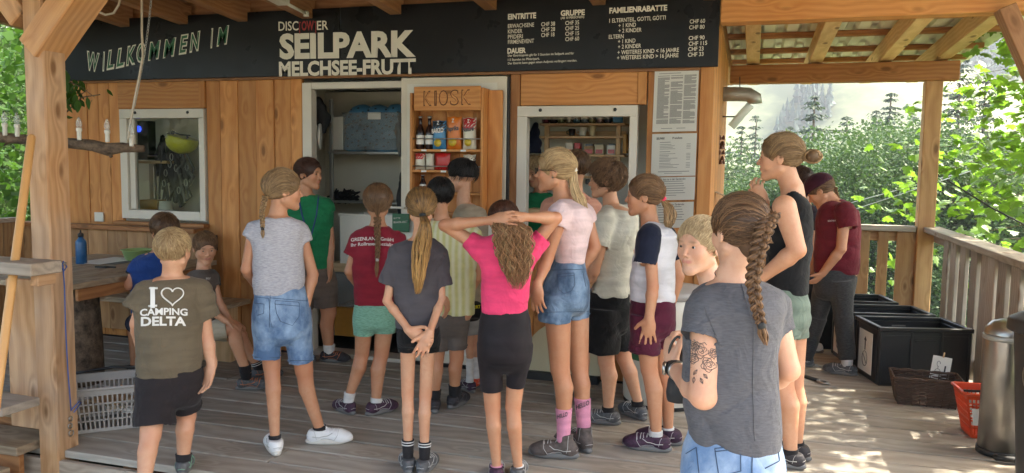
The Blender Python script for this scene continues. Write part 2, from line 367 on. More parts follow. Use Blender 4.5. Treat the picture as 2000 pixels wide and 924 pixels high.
# inside: inner ceiling ribs, partition walls between rooms
for i in range(26):
    xx = -3.5+i*.08; box('ceiling_rib', (xx, YW+.1, 2.17), (xx+.05, YW+2.38, 2.19), 'zinc', hut, bev=.004, axis=1)
box('ceiling_sheet', (-5.6, YW+.07, 2.2), (BX1-.04, YW+2.39, 2.22), 'interior_wall', hut)
box('partition', (-3.9, YW+.065, 0), (-3.86, YW+2.39, 2.2), 'interior_wall', hut)
box('room_back', (-5.6, YW+.50, 0), (-3.905, YW+.53, 2.19), 'interior_wall', hut)
box('room_back', (-3.855, YW+1.15, 0), (-1.75, YW+1.18, 2.16), 'interior_wall', hut)
box('room_back', (-1.745, YW+.95, 0), (BX1-.04, YW+.98, 2.19), 'interior_wall', hut)

# windows
def window(W, nm, yy=YW):
    x0, x1, z0, z1 = W
    f = MB(); t = .075
    wn = box('window', (x0, yy-.035, z1-t), (x1, yy+.05, z1), 'alu', hut, axis=0)
    box('frame', (x0, yy-.034, z0), (x0+t*.95, yy+.05, z1-t), 'alu', wn, axis=2)
    box('frame', (x1-t*.7, yy-.034, z0), (x1, yy+.05, z1-t), 'alu', wn, axis=2)
    for xx in (x0+(x1-x0)*.2, x0+(x1-x0)*.82):
        kn = link('fixing', lathe([(.012, 0), (.012, .006), (.005, .009)], 10), 'dark_steel', wn, mw=Matrix.Translation((xx, yy-.036, z1-.03)) @ Matrix.Rotation(pi/2, 4, 'X'))
    return wn
wn = window(W1, 'a')
box('frame', (W1[0]+.07, YW-.034, W1[2]), (W1[1]-.052, YW+.05, W1[2]+.075), 'alu', wn, axis=0)
box('sash', (W1[0]+.075, YW-.012, W1[2]+.08), (W1[0]+.13, YW+.03, W1[3]-.08), 'alu', wn, axis=2)
box('sill', (W1[0]-.05, YW-.085, W1[2]-.05), (W1[1]+.02, YW-.006, W1[2]-.022), 'pine_dark', wn, axis=0)
box('pane', (W1[0]+.132, YW+.008, W1[2]+.077), (W1[1]-.054, YW+.013, W1[3]-.078), 'window_glass', wn, bev=.0005)
wn2 = window(W2, 'b')
box('sill', (W2[0]-.0, YW-.12, W2[2]-.03), (W2[1], YW+.05, W2[2]+.0), 'alu', wn2, axis=0)
# door frame and open leaf
df = box('door_frame', (DR[0]-.02, YW-.02, 0), (DR[0]+.06, YW+.06, DR[3]+.0), 'alu', hut, axis=2)
xm = P(790, 300).x
box('door_frame', (DR[0]+.062, YW-.02, DR[3]-.05), (xm-.0, YW+.06, DR[3]), 'alu', hut, axis=0)
box('door_sill', (DR[0]-.02, YW-.06, .0), (xm, YW+.12, .03), 'alu', hut, axis=0)
leaf = box('door', (xm, YW-.06, .03), (P(993, 300).x, YW-.015, DR[3]+.015), 'door_white', hut, axis=2)
leaf['label'] = 'white open door leaf carrying the kiosk shelf'
box('edge_seal', (P(993, 300).x, YW-.055, .03), (P(998, 300).x, YW-.03, DR[3]+.01), 'rubber', leaf, axis=2)
box('panel_line', (xm+.05, YW-.0625, .1), (P(975, 300).x, YW-.0605, DR[3]-.03), 'white_plastic', leaf)

# ---- sign
ZS0, ZS1 = 2.165, 2.66
sign = empty('welcome_sign', (-3, YW-.09, ZS0), 'long black board with welcome lettering, park name and price list above the kiosk', 'sign')
xs = P(675, 90).x
box('sign_panel', (BX0-.02, YW-.085, ZS0), (xs-.002, YW-.06, ZS1), 'black_sign', sign, axis=0)
box('sign_panel', (xs+.002, YW-.085, ZS0), (P(1403, 60).x+.01, YW-.06, ZS1), 'black_sign', sign, axis=0)
YS = YW-.0865
def SP(x, y): return ony(x, y, YS)
def stext(s, x0, y0, x1, y1, hpx, m='cream_print', offset=0., shear=0., dy=0., nm='lettering'):
    a, b = SP(x0, y0), SP(x1, y1); h = (SP(x0, y0-hpx)-a).z
    return fit_text(nm, s, a, b, h, m, sign, (0, dy, 0), offset, shear)
stext('SEILPARK', 546, 113, 812, 108, 46, offset=.045, nm='park_name')
stext('MELCHSEE-FRUTT', 545, 148, 812, 143, 27, offset=.04, nm='park_name')
stext('DISC', 544, 60, 583, 59, 18, offset=.012); stext('OW', 589, 59, 613, 58.5, 18, 'red_print', offset=.03); stext('ER', 619, 58.5, 641, 57.5, 18, offset=.012)
stext('[', 584.5, 61, 588, 61, 19, 'red_print'); stext(']', 614, 60, 617.5, 60, 19, 'red_print')
# WILLKOMMEN IM: each letter outlined in cream with a dark green heart, climbing to the right
wl = [('W', 172, 134, 195, 139), ('I', 201, 136, 205, 136), ('L', 209, 134, 223, 131), ('L', 227, 131, 243, 127), ('K', 247, 126, 266, 122), ('O', 268, 120, 284, 118), ('M', 290, 117, 314, 112),
      ('M', 319, 112, 344, 107), ('E', 350, 104, 368, 101), ('N', 371, 100, 391, 95), ('I', 412, 91, 416, 90), ('M', 424, 89, 447, 83)]
for ch, x0, y0, x1, y1 in wl:
    stext(ch, x0-1, y0+1, x1+1, y1+1, 35, 'cream_print', offset=(.03 if ch == 'M' else .055), shear=.25, nm='welcome_letter')
    stext(ch, x0+.9, y0-.5, x1-.9, y1-.9, 32.5, 'green_print', offset=.012, shear=.25, dy=-.002, nm='welcome_letter')
rows = [('EINTRITTE', 992, 38, 1047, 35, 10.5, .03), ('ERWACHSENE', 992, 55, 1043, 52, 8, 0), ('KINDER', 992, 65.5, 1020, 64, 8, 0), ('PFIDERI', 992, 76, 1021, 74.5, 8, 0), ('FIRMENEVENT', 992, 86, 1043, 83.5, 8, 0),
 ('CHF 38', 1057, 51.5, 1084, 50, 8, 0), ('CHF 28', 1057, 62, 1084, 60.5, 8, 0), ('CHF 18', 1057, 72.5, 1083, 71, 8, 0), ('GRUPPE', 1095, 31, 1142, 29, 10.5, .03), ('(AB 10 PERSONEN)', 1095, 37.5, 1141, 35, 4.5, 0),
 ('CHF 35', 1104, 49, 1131, 47.5, 8, 0), ('CHF 25', 1104, 59.5, 1131, 58, 8, 0), ('CHF 15', 1104, 70, 1131, 68.5, 8, 0), ('CHF 60', 1104, 80.5, 1131, 79, 8, 0),
 ('DAUER', 991, 104.5, 1027, 103, 10, .03), ('Der Eintrittspreis gilt für 3 Stunden im Seilpark und für', 992, 111, 1121, 106, 4.5, 0), ('1.5 Stunden im Pfideripark.', 992, 119, 1054, 116.5, 4.5, 0), ('Der Eintritt kann gegen einen Aufpreis verlängert werden.', 992, 126, 1127, 120, 4.5, 0),
 ('FAMILIENRABATTE', 1190, 26, 1303, 20, 10.5, .03), ('1 ELTERNTEIL, GOTTI, GÖTTI', 1190, 44.5, 1300, 38, 8, 0), ('+ 1 KIND', 1208, 54, 1242, 52, 8, 0), ('+ 2 KINDER', 1208, 64, 1253, 62, 8, 0), ('ELTERN', 1189, 76, 1218, 74.5, 8, 0),
 ('+ 1 KIND', 1207, 85, 1241, 83, 8, 0), ('+ 2 KINDER', 1207, 95.5, 1252, 93, 8, 0), ('+ WEITERES KIND < 16 JAHRE', 1206, 106.5, 1326, 101, 8, 0), ('+ WEITERES KIND > 16 JAHRE', 1205, 117, 1325, 111.5, 8, 0),
 ('CHF 60', 1347, 46, 1377, 44.5, 8, 0), ('CHF 80', 1346, 57.5, 1376, 56, 8, 0), ('CHF 90', 1345, 78.5, 1376, 77, 8, 0), ('CHF 115', 1345, 89.5, 1381, 87.5, 8, 0), ('CHF 23', 1344, 100, 1374, 98.5, 8, 0), ('CHF 33', 1343.5, 111, 1374, 109, 8, 0)]
for s, x0, y0, x1, y1, h, of in rows: stext(s, x0, y0, x1, y1, h, offset=of+.012, nm='price_text')

# ---- roof: rafters, purlins, corrugated sheets
roof = empty('roof', (0, 4, 2.6), kind='structure')  # unseen front part lengthened over the camera to deepen the shade
def rz(yv): return 2.49+(8.0-yv)*.038+max(0, 5.4-yv)*.035       # underside of rafters
rafx = [-6.6, -5.95, -5.45, -4.97, -4.40, -3.85, -3.28, -2.55, -1.82, -1.05, -.32]+[ony(q, 124, 8.0).x for q in (1471, 1592, 1727, 1836)]
for xx in rafx:
    y1 = 9.35 if xx > -.5 else 5.44
    y0 = -.6
    hh = .16
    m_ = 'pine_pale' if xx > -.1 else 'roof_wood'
    seg = [(y0, 5.4), (5.4, y1)] if y1 > 6 else [(y0, y1)]
    for a, b in seg:
        e = .001*(a > 3)
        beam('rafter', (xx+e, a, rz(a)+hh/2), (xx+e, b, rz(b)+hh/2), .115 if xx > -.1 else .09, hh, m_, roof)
for yy in (5.75, 6.35, 6.95, 7.55, 8.3, 8.9, 9.3, -.4, .4, 1.2, 2.0, 2.8, 3.6, 4.4, 5.1):
    x0 = -.35 if yy > 5.5 else -6.9
    z = rz(yy)+.162+.02
    beam('purlin', (x0, yy, z), (1.95, yy, z), .08, .045, 'roof_wood' if yy < 5.5 else 'pine_dark', roof)
def corr(x0, x1, y0, y1, m, nm):
    V = []; F = []; x = x0; prof = []
    while x < x1: prof += [(x, 0), (x+.09, 0), (x+.115, .04), (x+.165, .04)]; x += .19
    for yy in (y0, 5.4, y1) if y1 > 5.5 else (y0, y1):
        for px, pz in prof: V.append((px, yy, rz(yy)+.206+pz))
    n = len(prof)
    for j in range(len(V)//n-1):
        for i in range(n-1): F.append((j*n+i, (j+1)*n+i, (j+1)*n+i+1, j*n+i+1))
    link(nm, mesh(nm, V, F), m, roof)
plain('sheet_metal', (.80, .79, .74, 1), .6, .1, noise_amt=.2, scale=2)
corr(-.35, 2.05, -.8, 9.5, 'sheet_metal', 'metal_sheet')
for i in range(32):
    y0 = -.8+i*.2; beam('roof_board', (-7.2, y0+.1, rz(y0+.1)+.214), (-.30, y0+.1, rz(y0+.1)+.214), .196, .02, 'roof_wood', roof)
MB().add([(-7.25, y_, rz(y_)+.2275+dz_) for dz_ in (0, .012) for y_ in (-.8, 5.4, 5.62)]+[(-.25, y_, rz(y_)+.2275+dz_) for dz_ in (0, .012) for y_ in (-.8, 5.4, 5.62)], [(0, 1, 7, 6), (1, 2, 8, 7), (3, 9, 10, 4), (4, 10, 11, 5), (0, 6, 9, 3), (2, 5, 11, 8)]).obj('sun_block_sheet', 'zinc', roof)  # unseen layer added to stop sun leaking between the boards
box('fascia_board', (BX0, YW+.0, 2.662), (BX1-.1, YW+.025, rz(5.5)+.2), 'roof_wood', roof, axis=0)
box('sun_block_strip', (-.60, 4.0, 2.95), (-.1, 5.7, 2.96), 'roof_wood', roof)  # unseen strip added above the sheet joint to block sun
# main beams
def timber(name, p0, p1, w_, h, m, label, cat, group=None, up=(0, 0, 1), **k):
    o = beam(name, p0, p1, w_, h, m, None, up, **k); return tag(o, label, cat, group)
zf = ony(1403, 47, 5.3).z
timber('roof_beam', (-.245, 5.34, zf+.14), (2.3, 5.34, zf+.14), .14, .27, 'pine', 'thick front beam running from the black sign to the top right corner', 'beam', bev=.006)
b0 = ony(1403, 165, 7.95); b1 = ony(1868, 120, 7.95)
timber('back_beam', (-.26, 7.95, 2.395), (b1.x+.02, 7.95, 2.395), .14, .17, 'pine_dark', 'beam along the back of the side deck resting on the corner post', 'beam', bev=.006)
# corner post
pc = onz(1815, 560, .7)
timber('corner_post', (1.49, 7.95, -.02), (1.49, 7.95, 2.308), .14, .14, 'rail_pine', 'square corner post between the back railing and the maple tree', 'post', up=(0, 1, 0), bev=.008)  # darker wood colour stands in for the post being backlit
# far right front post + brace (only the brace tip shows)
timber('brace', ony(1962, 15, 5.2), ony(2120, 380, 5.2), .09, .12, 'roof_wood', 'dark diagonal brace at the very top right under the front beam', 'brace', up=(0, 1, 0))
# ---- front left post with brace
fpx = -3.37
post = empty('front_post', (fpx-.13, 3.22, -.2), 'big square timber post at the left front with a blue cord on it', 'post')
box('post_shaft', (fpx-.128, 3.12, -.2), (fpx, 3.255, 2.9), 'post_wood', post, bev=.008, axis=2)
box('side_plank', (ony(14, 560, 3.18).x, 3.17, ony(40, 832, 3.18).z), (fpx-.13, 3.21, ony(40, 545, 3.18).z), 'post_wood', post, axis=2)
p0 = ony(76, 92, 3.19); p1 = ony(196, -70, 3.19)
d = (p1-p0).normalized()
beam('brace', p0+Vector((.02, 0, -.02)), p1+d*.25, .13, .19, 'beam_wood', post, up=(0, 1, 0), bev=.006)
beam('brace', (fpx-.16, 3.19, 2.2), (fpx-.8, 3.19, 2.95), .12, .14, 'beam_wood', post, up=(0, 1, 0), bev=.006)
timber('eave_beam', (-7.2, 3.26, 2.93), (2.3, 3.26, 2.93), .14, .18, 'beam_wood', 'eave beam above the front posts, out at the roof edge', 'beam')
# cord + rings on post
cordp = [onx(123, 518, fpx+.004), onx(126, 560, fpx+.006), onx(128, 640, fpx+.006), onx(133, 730, fpx+.006), onx(139, 803, fpx+.006)]
ch = tag(tube('hanging_cord', cordp, .003, 'rope_blue', n=6), 'thin blue cord with three steel rings hanging on the post', 'cord')
MB().tube([cordp[0]+Vector((.004, dy, dz)) for dy, dz in ((0, .02), (.02, -.01), (0, -.03), (-.015, -.01))], .0035, 5, True).obj('knot', 'rope_blue', ch, True)
MB().tube([cordp[-1]+Vector((.006, dy, dz)) for dy, dz in ((0, .01), (.05, .04), (.06, .03), (.01, -.01))], .003, 5).obj('cord_tail', 'rope_blue', ch, True)
for i, (px_, py_, rr) in enumerate(((138, 818, .012), (137, 832, .013), (139, 846, .015))):
    c = onx(px_, py_, fpx+.008)
    MB().tube([c+Vector((.002*(k%2), rr*cos(k*pi/5), rr*sin(k*pi/5))) for k in range(10)], .003, 5, True).obj('steel_ring', 'steel', ch, True)
link('nail', lathe([(.004, 0), (.004, .02), (.008, .022), (.008, .026)], 8), 'steel', ch, mw=Matrix.Translation(cordp[0]+Vector((-.01, 0, .01))) @ Matrix.Rotation(pi/2, 4, 'Y'))
# ---- stair / rails at the front left
st = empty('stair_rail', (-3.5, 2.7, -.2), 'weathered handrail planks ending at the left post', 'railing')
a = ony(92, 524, 2.75); b = ony(-200, 524, 2.75)
beam('handrail', (a.x-1.6, a.y+.06, a.z), (a.x, a.y, a.z), .16, .055, 'weathered', st)
beam('bracket', (a.x-.1, a.y+.02, a.z-.06), (a.x-.1, a.y+.12, a.z-.06), .045, .06, 'post_wood', st)
beam('rail_post', (a.x-.62, a.y+.1, -.2), (a.x-.62, a.y+.1, a.z-.03), .09, .09, 'weathered', st, up=(0, 1, 0))
a2 = ony(42, 795, 2.85); beam('stair_tread', (a2.x-1.3, 2.9, a2.z), (a2.x, 2.85, a2.z), .2, .04, 'weathered', st)
st2 = empty('wooden_stair', (-3.9, 3.0, -.2), 'low wooden steps below the handrail at the left edge', 'stairs')
for i, (yy, zz) in enumerate(((3.02, .04), (3.3, .12))):
    box('tread', (-5.2, yy, zz-.045), (fpx-.16, yy+.26, zz), 'bench_wood', st2, axis=0)
    box('riser', (-5.2, yy+.02, zz-.17), (fpx-.17, yy+.05, zz-.047), 'pine_dark', st2, axis=0)
box('tread', (-5.2, 2.74, -.09), (fpx-.16, 2.98, -.045), 'bench_wood', st2, axis=0)
# broom handle
bh = empty('broom', (0, 0, 0), 'long wooden broom leaning against the left post', 'broom')
q0 = ony(62, 264, 2.98); q1 = ony(-4, 760, 2.55)
tube('handle', [q0, q0+(q1-q0)*.01, q1, q1+(q1-q0)*.38], [.012, .019, .019, .019], 'wood_handle', bh, n=12)
e_ = q1+(q1-q0)*.38
MB().box((e_.x-.2, e_.y-.03, e_.z-.03), (e_.x+.2, e_.y+.03, e_.z+.02)).obj('head', 'pine_dark', bh)
# ---- left side fence and foliage corner, table, benches
fl_ = empty('left_parapet', (-5.5, 5, 0), 'low boarded parapet behind the corner table and benches', 'parapet')
x = BX0-1.2
while x < -4.25:
    box('board', (x, 5.30, .1), (x+.197, 5.325, .93), 'old_pine', fl_, axis=2); x += .2
box('cap_board', (BX0-1.2, 5.24, .935), (-4.22, 5.36, .97), 'pine_dark', fl_, axis=0)
y = 3.3
while y < 5.3:
    box('board', (-6.02, y, .05), (-6.0, y+.19, .97), 'old_pine', fl_, axis=2); y += .2
box('cap_board', (-6.06, 3.3, .975), (-5.95, 5.23, 1.01), 'weathered', fl_, axis=1)
tb = empty('corner_table', (-4.8, 4.5, 0), 'weathered wooden table carrying the blue bottle', 'table')
TZ = .755
for i in range(6):
    x1 = -3.90-i*.19
    box('tabletop_plank', (x1-.186, 3.75, TZ-.035), (x1, 5.1, TZ), 'bench_wood', tb, axis=1)
box('apron', (-3.93, 3.80, TZ-.11), (-3.905, 5.05, TZ-.037), 'pine_dark', tb, axis=1)
lg = link('leg', lathe([(.17, 0), (.165, .3), (.15, .6), (.15, .715)], 18), 'bark', tb, loc=(-4.35, 4.2, 0))

bn = empty('bench', (-3.9, 4.5, 0), 'plank bench along the wall beside the corner table', 'bench')
for i in range(2): box('seat', (-4.0+i*.165, 4.33, .42), (-4.0+i*.165+.16, 5.2, .455), 'bench_wood', bn, axis=1)
for yy in (4.38, 5.0): box('leg', (-3.98, yy, 0), (-3.72, yy+.1, .418), 'pine_pale', bn, axis=2)
# a second bench seen under the table
bn2 = box('plank_seat', (-5.6, 5.05, .38), (-4.05, 5.22, .42), 'bench_wood', None, axis=0); tag(bn2, 'dark plank seat against the parapet behind the table', 'bench')
# blue bottle
c = onz(160, 531, TZ); c = ony(160, 531, 4.55); c.z = TZ
bt = link('drinking_bottle', lathe([(.034, 0), (.037, .005), (.037, .15), (.034, .165), (.018, .185), (.016, .195)], 24), 'blue_enamel', None, loc=c)
tag(bt, 'blue metal drinking bottle with black stopper on the wooden table', 'bottle')
link('stopper', lathe([(.019, .196), (.02, .215), (.012, .222), (.006, .226), (.005, .245)], 16), 'rubber', bt, mw=Matrix.Translation(c))
c = onz(270, 500, TZ); c = Vector((-4.4, 4.93, TZ))
cb = onz(268, 508, TZ)
lo = lathe([(.075, 0), (.08, .002), (.105, .075), (.115, .078), (.113, .082), (.10, .079), (.074, .008), (0.001, .006)], 28, False)
tag(link('salad_bowl', lo, 'green_plastic', None, loc=(cb.x, cb.y, TZ)), 'pale green plastic bowl on the table behind the boys', 'bowl')
for i, (px_, py_, w_, h_, r_) in enumerate(((215, 508, .21, .30, .2), (232, 512, .21, .29, .5), (205, 512, .21, .3, -.2))):
    c = onz(px_, py_, TZ)
    o = box('paper_sheet', (c.x-w_/2, c.y-h_/2, TZ+.001+i*.002), (c.x+w_/2, c.y+h_/2, TZ+.0025+i*.002), 'paper' if i != 1 else 'strap_grey', None, bev=.0004)
    tag(o, ['upper loose white sheet on the table by the bottle', 'grey folder lying among the sheets on the table', 'lowest white sheet nearest the bottle'][i], 'paper')
for i, (px_, py_) in enumerate(((196, 524), (214, 524))):
    c = onz(px_, py_, TZ); beam_ = beam('marker_pen', (c.x-.045, c.y, TZ+.008), (c.x+.045, c.y+.01, TZ+.008), .012, .012, 'rubber'); tag(beam_, ['black pen nearer the blue bottle on the table', 'black pen nearer the green bowl on the table'][i], 'pen')
o = box('wall_socket', (P(189, 415).x, YW-.03, P(189, 432).z), (P(206, 415).x, YW-.013, P(189, 414).z), 'white_plastic', None, bev=.004); tag(o, 'small white socket cover on the wall left of the window', 'socket')
o = box('black_box', (P(408, 480).x, YW-.06, P(408, 488).z), (P(428, 480).x, YW-.013, P(408, 458).z), 'black_plastic', None, bev=.004); tag(o, 'small black box on the wall behind the grey shirted boy', 'box')

# ---- railing on the right
rl = empty('side_railing', (1.5, 6.5, 0), 'weathered wooden railing down the right side of the deck', 'railing')
beam('top_rail', (1.55, 8.02, .985), (1.52, 3.3, .985), .16, .045, 'weathered', rl)
beam('upper_rail', (1.57, 7.88, .92), (1.545, 3.3, .92), .03, .09, 'weathered', rl)
beam('lower_rail', (1.57, 7.88, .13), (1.545, 3.3, .13), .045, .10, 'weathered', rl)
k = 0
for (xl, xr) in ((1839, 1856), (1857, 1867), (1872, 1889), (1893, 1914), (1917, 1931), (1933, 1944), (1950, 1971), (1981, 1996), (2012, 2034), (2052, 2068), (2100, 2130), (2160, 2180), (2240, 2285)):
    y1, y0 = onx(xl, 560, 1.545).y, onx(xr, 560, 1.515).y
    if y1 > 3.3 and y0 < 7.85: beam('baluster', (1.53, (y0+y1)/2, .03), (1.53, (y0+y1)/2+rnd.uniform(-.012, .012), .958), .03, min(y1-y0, .17), 'weathered', rl, up=(0, 1, 0))
bl = empty('back_railing', (.6, 7.95, 0), 'back railing of warm boards behind the black crates', 'railing')
beam('top_rail', (-.24, 7.95, .985), (1.41, 7.95, .985), .13, .05, 'weathered', bl)
beam('upper_rail', (-.24, 7.99, .91), (1.41, 7.99, .91), .03, .09, 'rail_pine', bl)
beam('lower_rail', (-.24, 7.97, .10), (1.41, 7.97, .10), .04, .08, 'pine_dark', bl)
for px_, wp in ((1450, 22), (1500, 16), (1545, 30), (1590, 18), (1630, 30), (1681, 27), (1723, 17), (1769, 32)):
    xx = ony(px_, 500, 7.94).x; wd = wp/1550*8.0
    beam('baluster', (xx, 7.935, .03), (xx, 7.935, .955), wd, .03, 'rail_pine', bl, up=(0, 1, 0))
# ================================================================ PEOPLE: signed-distance bodies turned into one continuous mesh each
import openvdb
class Field:
    def __init__(s, lo, hi, h):
        s.h = h; s.lo = np.array(lo, float)-2*h; n = np.ceil((np.array(hi)+2*h-s.lo)/h).astype(int)+1
        s.n = n; s.a = np.full(n, 6*h, np.float32)
        s.ax = [(s.lo[i]+np.arange(n[i])*h).astype(np.float32) for i in range(3)]
    def _box(s, lo, hi):
        i0 = np.clip(np.floor((np.array(lo)-s.lo)/s.h).astype(int), 0, s.n); i1 = np.clip(np.ceil((np.array(hi)-s.lo)/s.h).astype(int)+1, 0, s.n)
        if (i1 <= i0).any(): return None
        sl = tuple(slice(a, b) for a, b in zip(i0, i1))
        X = s.ax[0][sl[0]][:, None, None]; Y = s.ax[1][sl[1]][None, :, None]; Z = s.ax[2][sl[2]][None, None, :]
        return sl, X, Y, Z
    def _mix(s, sl, d, k, sub=False):
        a = s.a[sl]
        if sub:
            d = -d
            if k > 0: hh = np.clip(.5+.5*(d-a)/k, 0, 1); s.a[sl] = a*(1-hh)+d*hh+k*hh*(1-hh)
            else: s.a[sl] = np.maximum(a, d)
        else:
            if k > 0: hh = np.clip(.5+.5*(a-d)/k, 0, 1); s.a[sl] = a*(1-hh)+d*hh-k*hh*(1-hh)
            else: s.a[sl] = np.minimum(a, d)
    def cap(s, p, q, r0, r1, k=.01, sub=False):
        p, q = np.array(p, np.float32), np.array(q, np.float32); m = max(r0, r1)+k+3*s.h
        B = s._box(np.minimum(p, q)-m, np.maximum(p, q)+m)
        if B is None: return
        sl, X, Y, Z = B; d = q-p; L2 = max(float(d@d), 1e-9)
        t = np.clip(((X-p[0])*d[0]+(Y-p[1])*d[1]+(Z-p[2])*d[2])/L2, 0, 1)
        D = np.sqrt((X-p[0]-t*d[0])**2+(Y-p[1]-t*d[1])**2+(Z-p[2]-t*d[2])**2)-(r0+(r1-r0)*t)
        s._mix(sl, D, k, sub)
    def ell(s, c, rad, R=None, k=.01, sub=False):
        c = np.array(c, np.float32); rad = np.array(rad, np.float32); m = rad.max()+k+3*s.h
        B = s._box(c-m, c+m)
        if B is None: return
        sl, X, Y, Z = B; X = X-c[0]; Y = Y-c[1]; Z = Z-c[2]
        if R is None: u, v, w_ = X/rad[0], Y/rad[1], Z/rad[2]
        else:
            u = (X*R[0][0]+Y*R[1][0]+Z*R[2][0])/rad[0]; v = (X*R[0][1]+Y*R[1][1]+Z*R[2][1])/rad[1]; w_ = (X*R[0][2]+Y*R[1][2]+Z*R[2][2])/rad[2]
        l = np.sqrt(u*u+v*v+w_*w_)+1e-6; g = np.sqrt((u/rad[0])**2+(v/rad[1])**2+(w_/rad[2])**2)+1e-6
        s._mix(sl, (l-1)*l/g, k, sub)
    def cyl(s, p, q, r0, r1, k=.01, sub=False, flat=1.0, side=None):
        """flat-ended cone; flat<1 squashes it across 'side'"""
        p, q = np.array(p, np.float32), np.array(q, np.float32); m = max(r0, r1)*1.1+k+3*s.h
        B = s._box(np.minimum(p, q)-m, np.maximum(p, q)+m)
        if B is None: return
        sl, X, Y, Z = B; d = q-p; L = float(np.sqrt(d@d)); d = d/max(L, 1e-6)
        x, y, z = X-p[0], Y-p[1], Z-p[2]
        t = x*d[0]+y*d[1]+z*d[2]; x = x-t*d[0]; y = y-t*d[1]; z = z-t*d[2]
        rr = x*x+y*y+z*z
        if side is not None:
            sd = np.array(side, float); sd = sd-d*(sd@d); sd /= np.linalg.norm(sd)
            a = x*sd[0]+y*sd[1]+z*sd[2]; rr = rr+a*a*(1/flat**2-1)
        D = np.sqrt(rr)-(r0+(r1-r0)*np.clip(t/L, 0, 1))
        D = np.maximum(D, np.maximum(-t, t-L))
        s._mix(sl, D, k, sub)
    def loft(s, rows, k=.01, sub=False, n=2.4, shrink=0.0, z0=None, z1=None):
        """rows: (z, cx, cy, a, b, ang) horizontal super-elliptic sections"""
        rows = sorted(rows); Rz = np.array([r[0] for r in rows]); m = max(max(r[3], r[4]) for r in rows)+k+3*s.h
        cx = [r[1] for r in rows]; cyy = [r[2] for r in rows]
        za = Rz[0] if z0 is None else z0; zb = Rz[-1] if z1 is None else z1
        B = s._box((min(cx)-m, min(cyy)-m, za-3*s.h-k), (max(cx)+m, max(cyy)+m, zb+3*s.h+k))
        if B is None: return
        sl, X, Y, Z = B; zz = Z.ravel(); f = lambda i: np.interp(zz, Rz, [r[i] for r in rows]).astype(np.float32)[None, None, :]
        an = f(5); a = f(3)-shrink; b = f(4)-shrink; x = X-f(1); y = Y-f(2)
        ca, sa = np.cos(an), np.sin(an); u = (x*ca+y*sa); v = (-x*sa+y*ca)
        rho = (np.abs(u/a)**n+np.abs(v/b)**n+1e-9)**(1/n)
        D = (rho-1)*np.minimum(a, b)
        D = np.maximum(D, np.maximum(za-Z, Z-zb)*.9)
        s._mix(sl, D, k, sub)
    def mesh(s, adapt=0.0):
        g = openvdb.FloatGrid(float(s.h*3)); g.copyFromArray(np.clip(s.a, -3*s.h, 3*s.h))
        p, t, q = g.convertToPolygons(0.0, adapt) if adapt > 0 else (lambda r: (r[0], np.zeros((0, 3), int), r[1]))(g.convertToQuads(0.0))
        p = p*s.h+s.lo; return p, t, q

def ring_rows(r, n_, n=2.3, o=.0015):
    out = []
    for i in range(n_):
        a = 2*pi*i/n_; c, s_ = cos(a), sin(a); k = (abs(c)**n+abs(s_)**n)**(-1/n); u, v = c*k*(r[3]+o), s_*k*(r[4]+o); out.append((r[1]+u*cos(r[5])-v*sin(r[5]), r[2]+u*sin(r[5])+v*cos(r[5]), r[0]))
    return out
def np_mesh(name, p, t, q, flip=True):
    me = bpy.data.meshes.new(name); nt_, nq = len(t), len(q)
    if flip: t = t[:, ::-1]; q = q[:, ::-1]
    me.vertices.add(len(p)); me.vertices.foreach_set('co', np.asarray(p, np.float32).ravel())
    li = np.concatenate([np.asarray(t).ravel(), np.asarray(q).ravel()]).astype(np.int32)
    me.loops.add(len(li)); me.loops.foreach_set('vertex_index', li)
    ls = np.concatenate([np.arange(nt_)*3, nt_*3+np.arange(nq)*4]).astype(np.int32)
    me.polygons.add(nt_+nq); me.polygons.foreach_set('loop_start', ls)
    me.update(calc_edges=True); me.validate(); me.shade_smooth(); return me
def smooth_verts(p, t, q, it=2, lam=.5):
    e = []
    if len(t): e += [t[:, [0, 1]], t[:, [1, 2]], t[:, [2, 0]]]
    if len(q): e += [q[:, [0, 1]], q[:, [1, 2]], q[:, [2, 3]], q[:, [3, 0]]]
    e = np.concatenate(e); n = len(p); c = np.bincount(e.ravel(), minlength=n).astype(float); c[c == 0] = 1
    for k in range(it):
        s = np.zeros_like(p)
        for i in range(3): s[:, i] = np.bincount(e[:, 0], p[e[:, 1], i], n)+np.bincount(e[:, 1], p[e[:, 0], i], n)
        p = p+lam*(s/c[:, None]-p)
    return p
_lat = np.random.RandomState(3).rand(32, 32, 32)
def vnoise(P):
    P = np.asarray(P, float); i = np.floor(P).astype(int); f = P-i; f = f*f*(3-2*f); o = 0
    for dx in (0, 1):
        for dy in (0, 1):
            for dz in (0, 1):
                w_ = (f[:, 0] if dx else 1-f[:, 0])*(f[:, 1] if dy else 1-f[:, 1])*(f[:, 2] if dz else 1-f[:, 2])
                o = o+w_*_lat[(i[:, 0]+dx) % 32, (i[:, 1]+dy) % 32, (i[:, 2]+dz) % 32]
    return o*2-1
def normals(p, t, q):
    n = np.zeros_like(p)
    for F in (t, q):
        if len(F):
            a = np.cross(p[F[:, 2]]-p[F[:, 0]], p[F[:, -1]]-p[F[:, 1]]) if F.shape[1] == 4 else np.cross(p[F[:, 1]]-p[F[:, 0]], p[F[:, 2]]-p[F[:, 0]])
            for k in range(F.shape[1]):
                for c in range(3): n[:, c] += np.bincount(F[:, k], a[:, c], len(p))
    return n/(np.linalg.norm(n, axis=1)[:, None]+1e-12)
def attr(me, nm, v):
    a = me.attributes.new(nm, 'FLOAT', 'POINT'); a.data.foreach_set('value', np.asarray(v, np.float32))

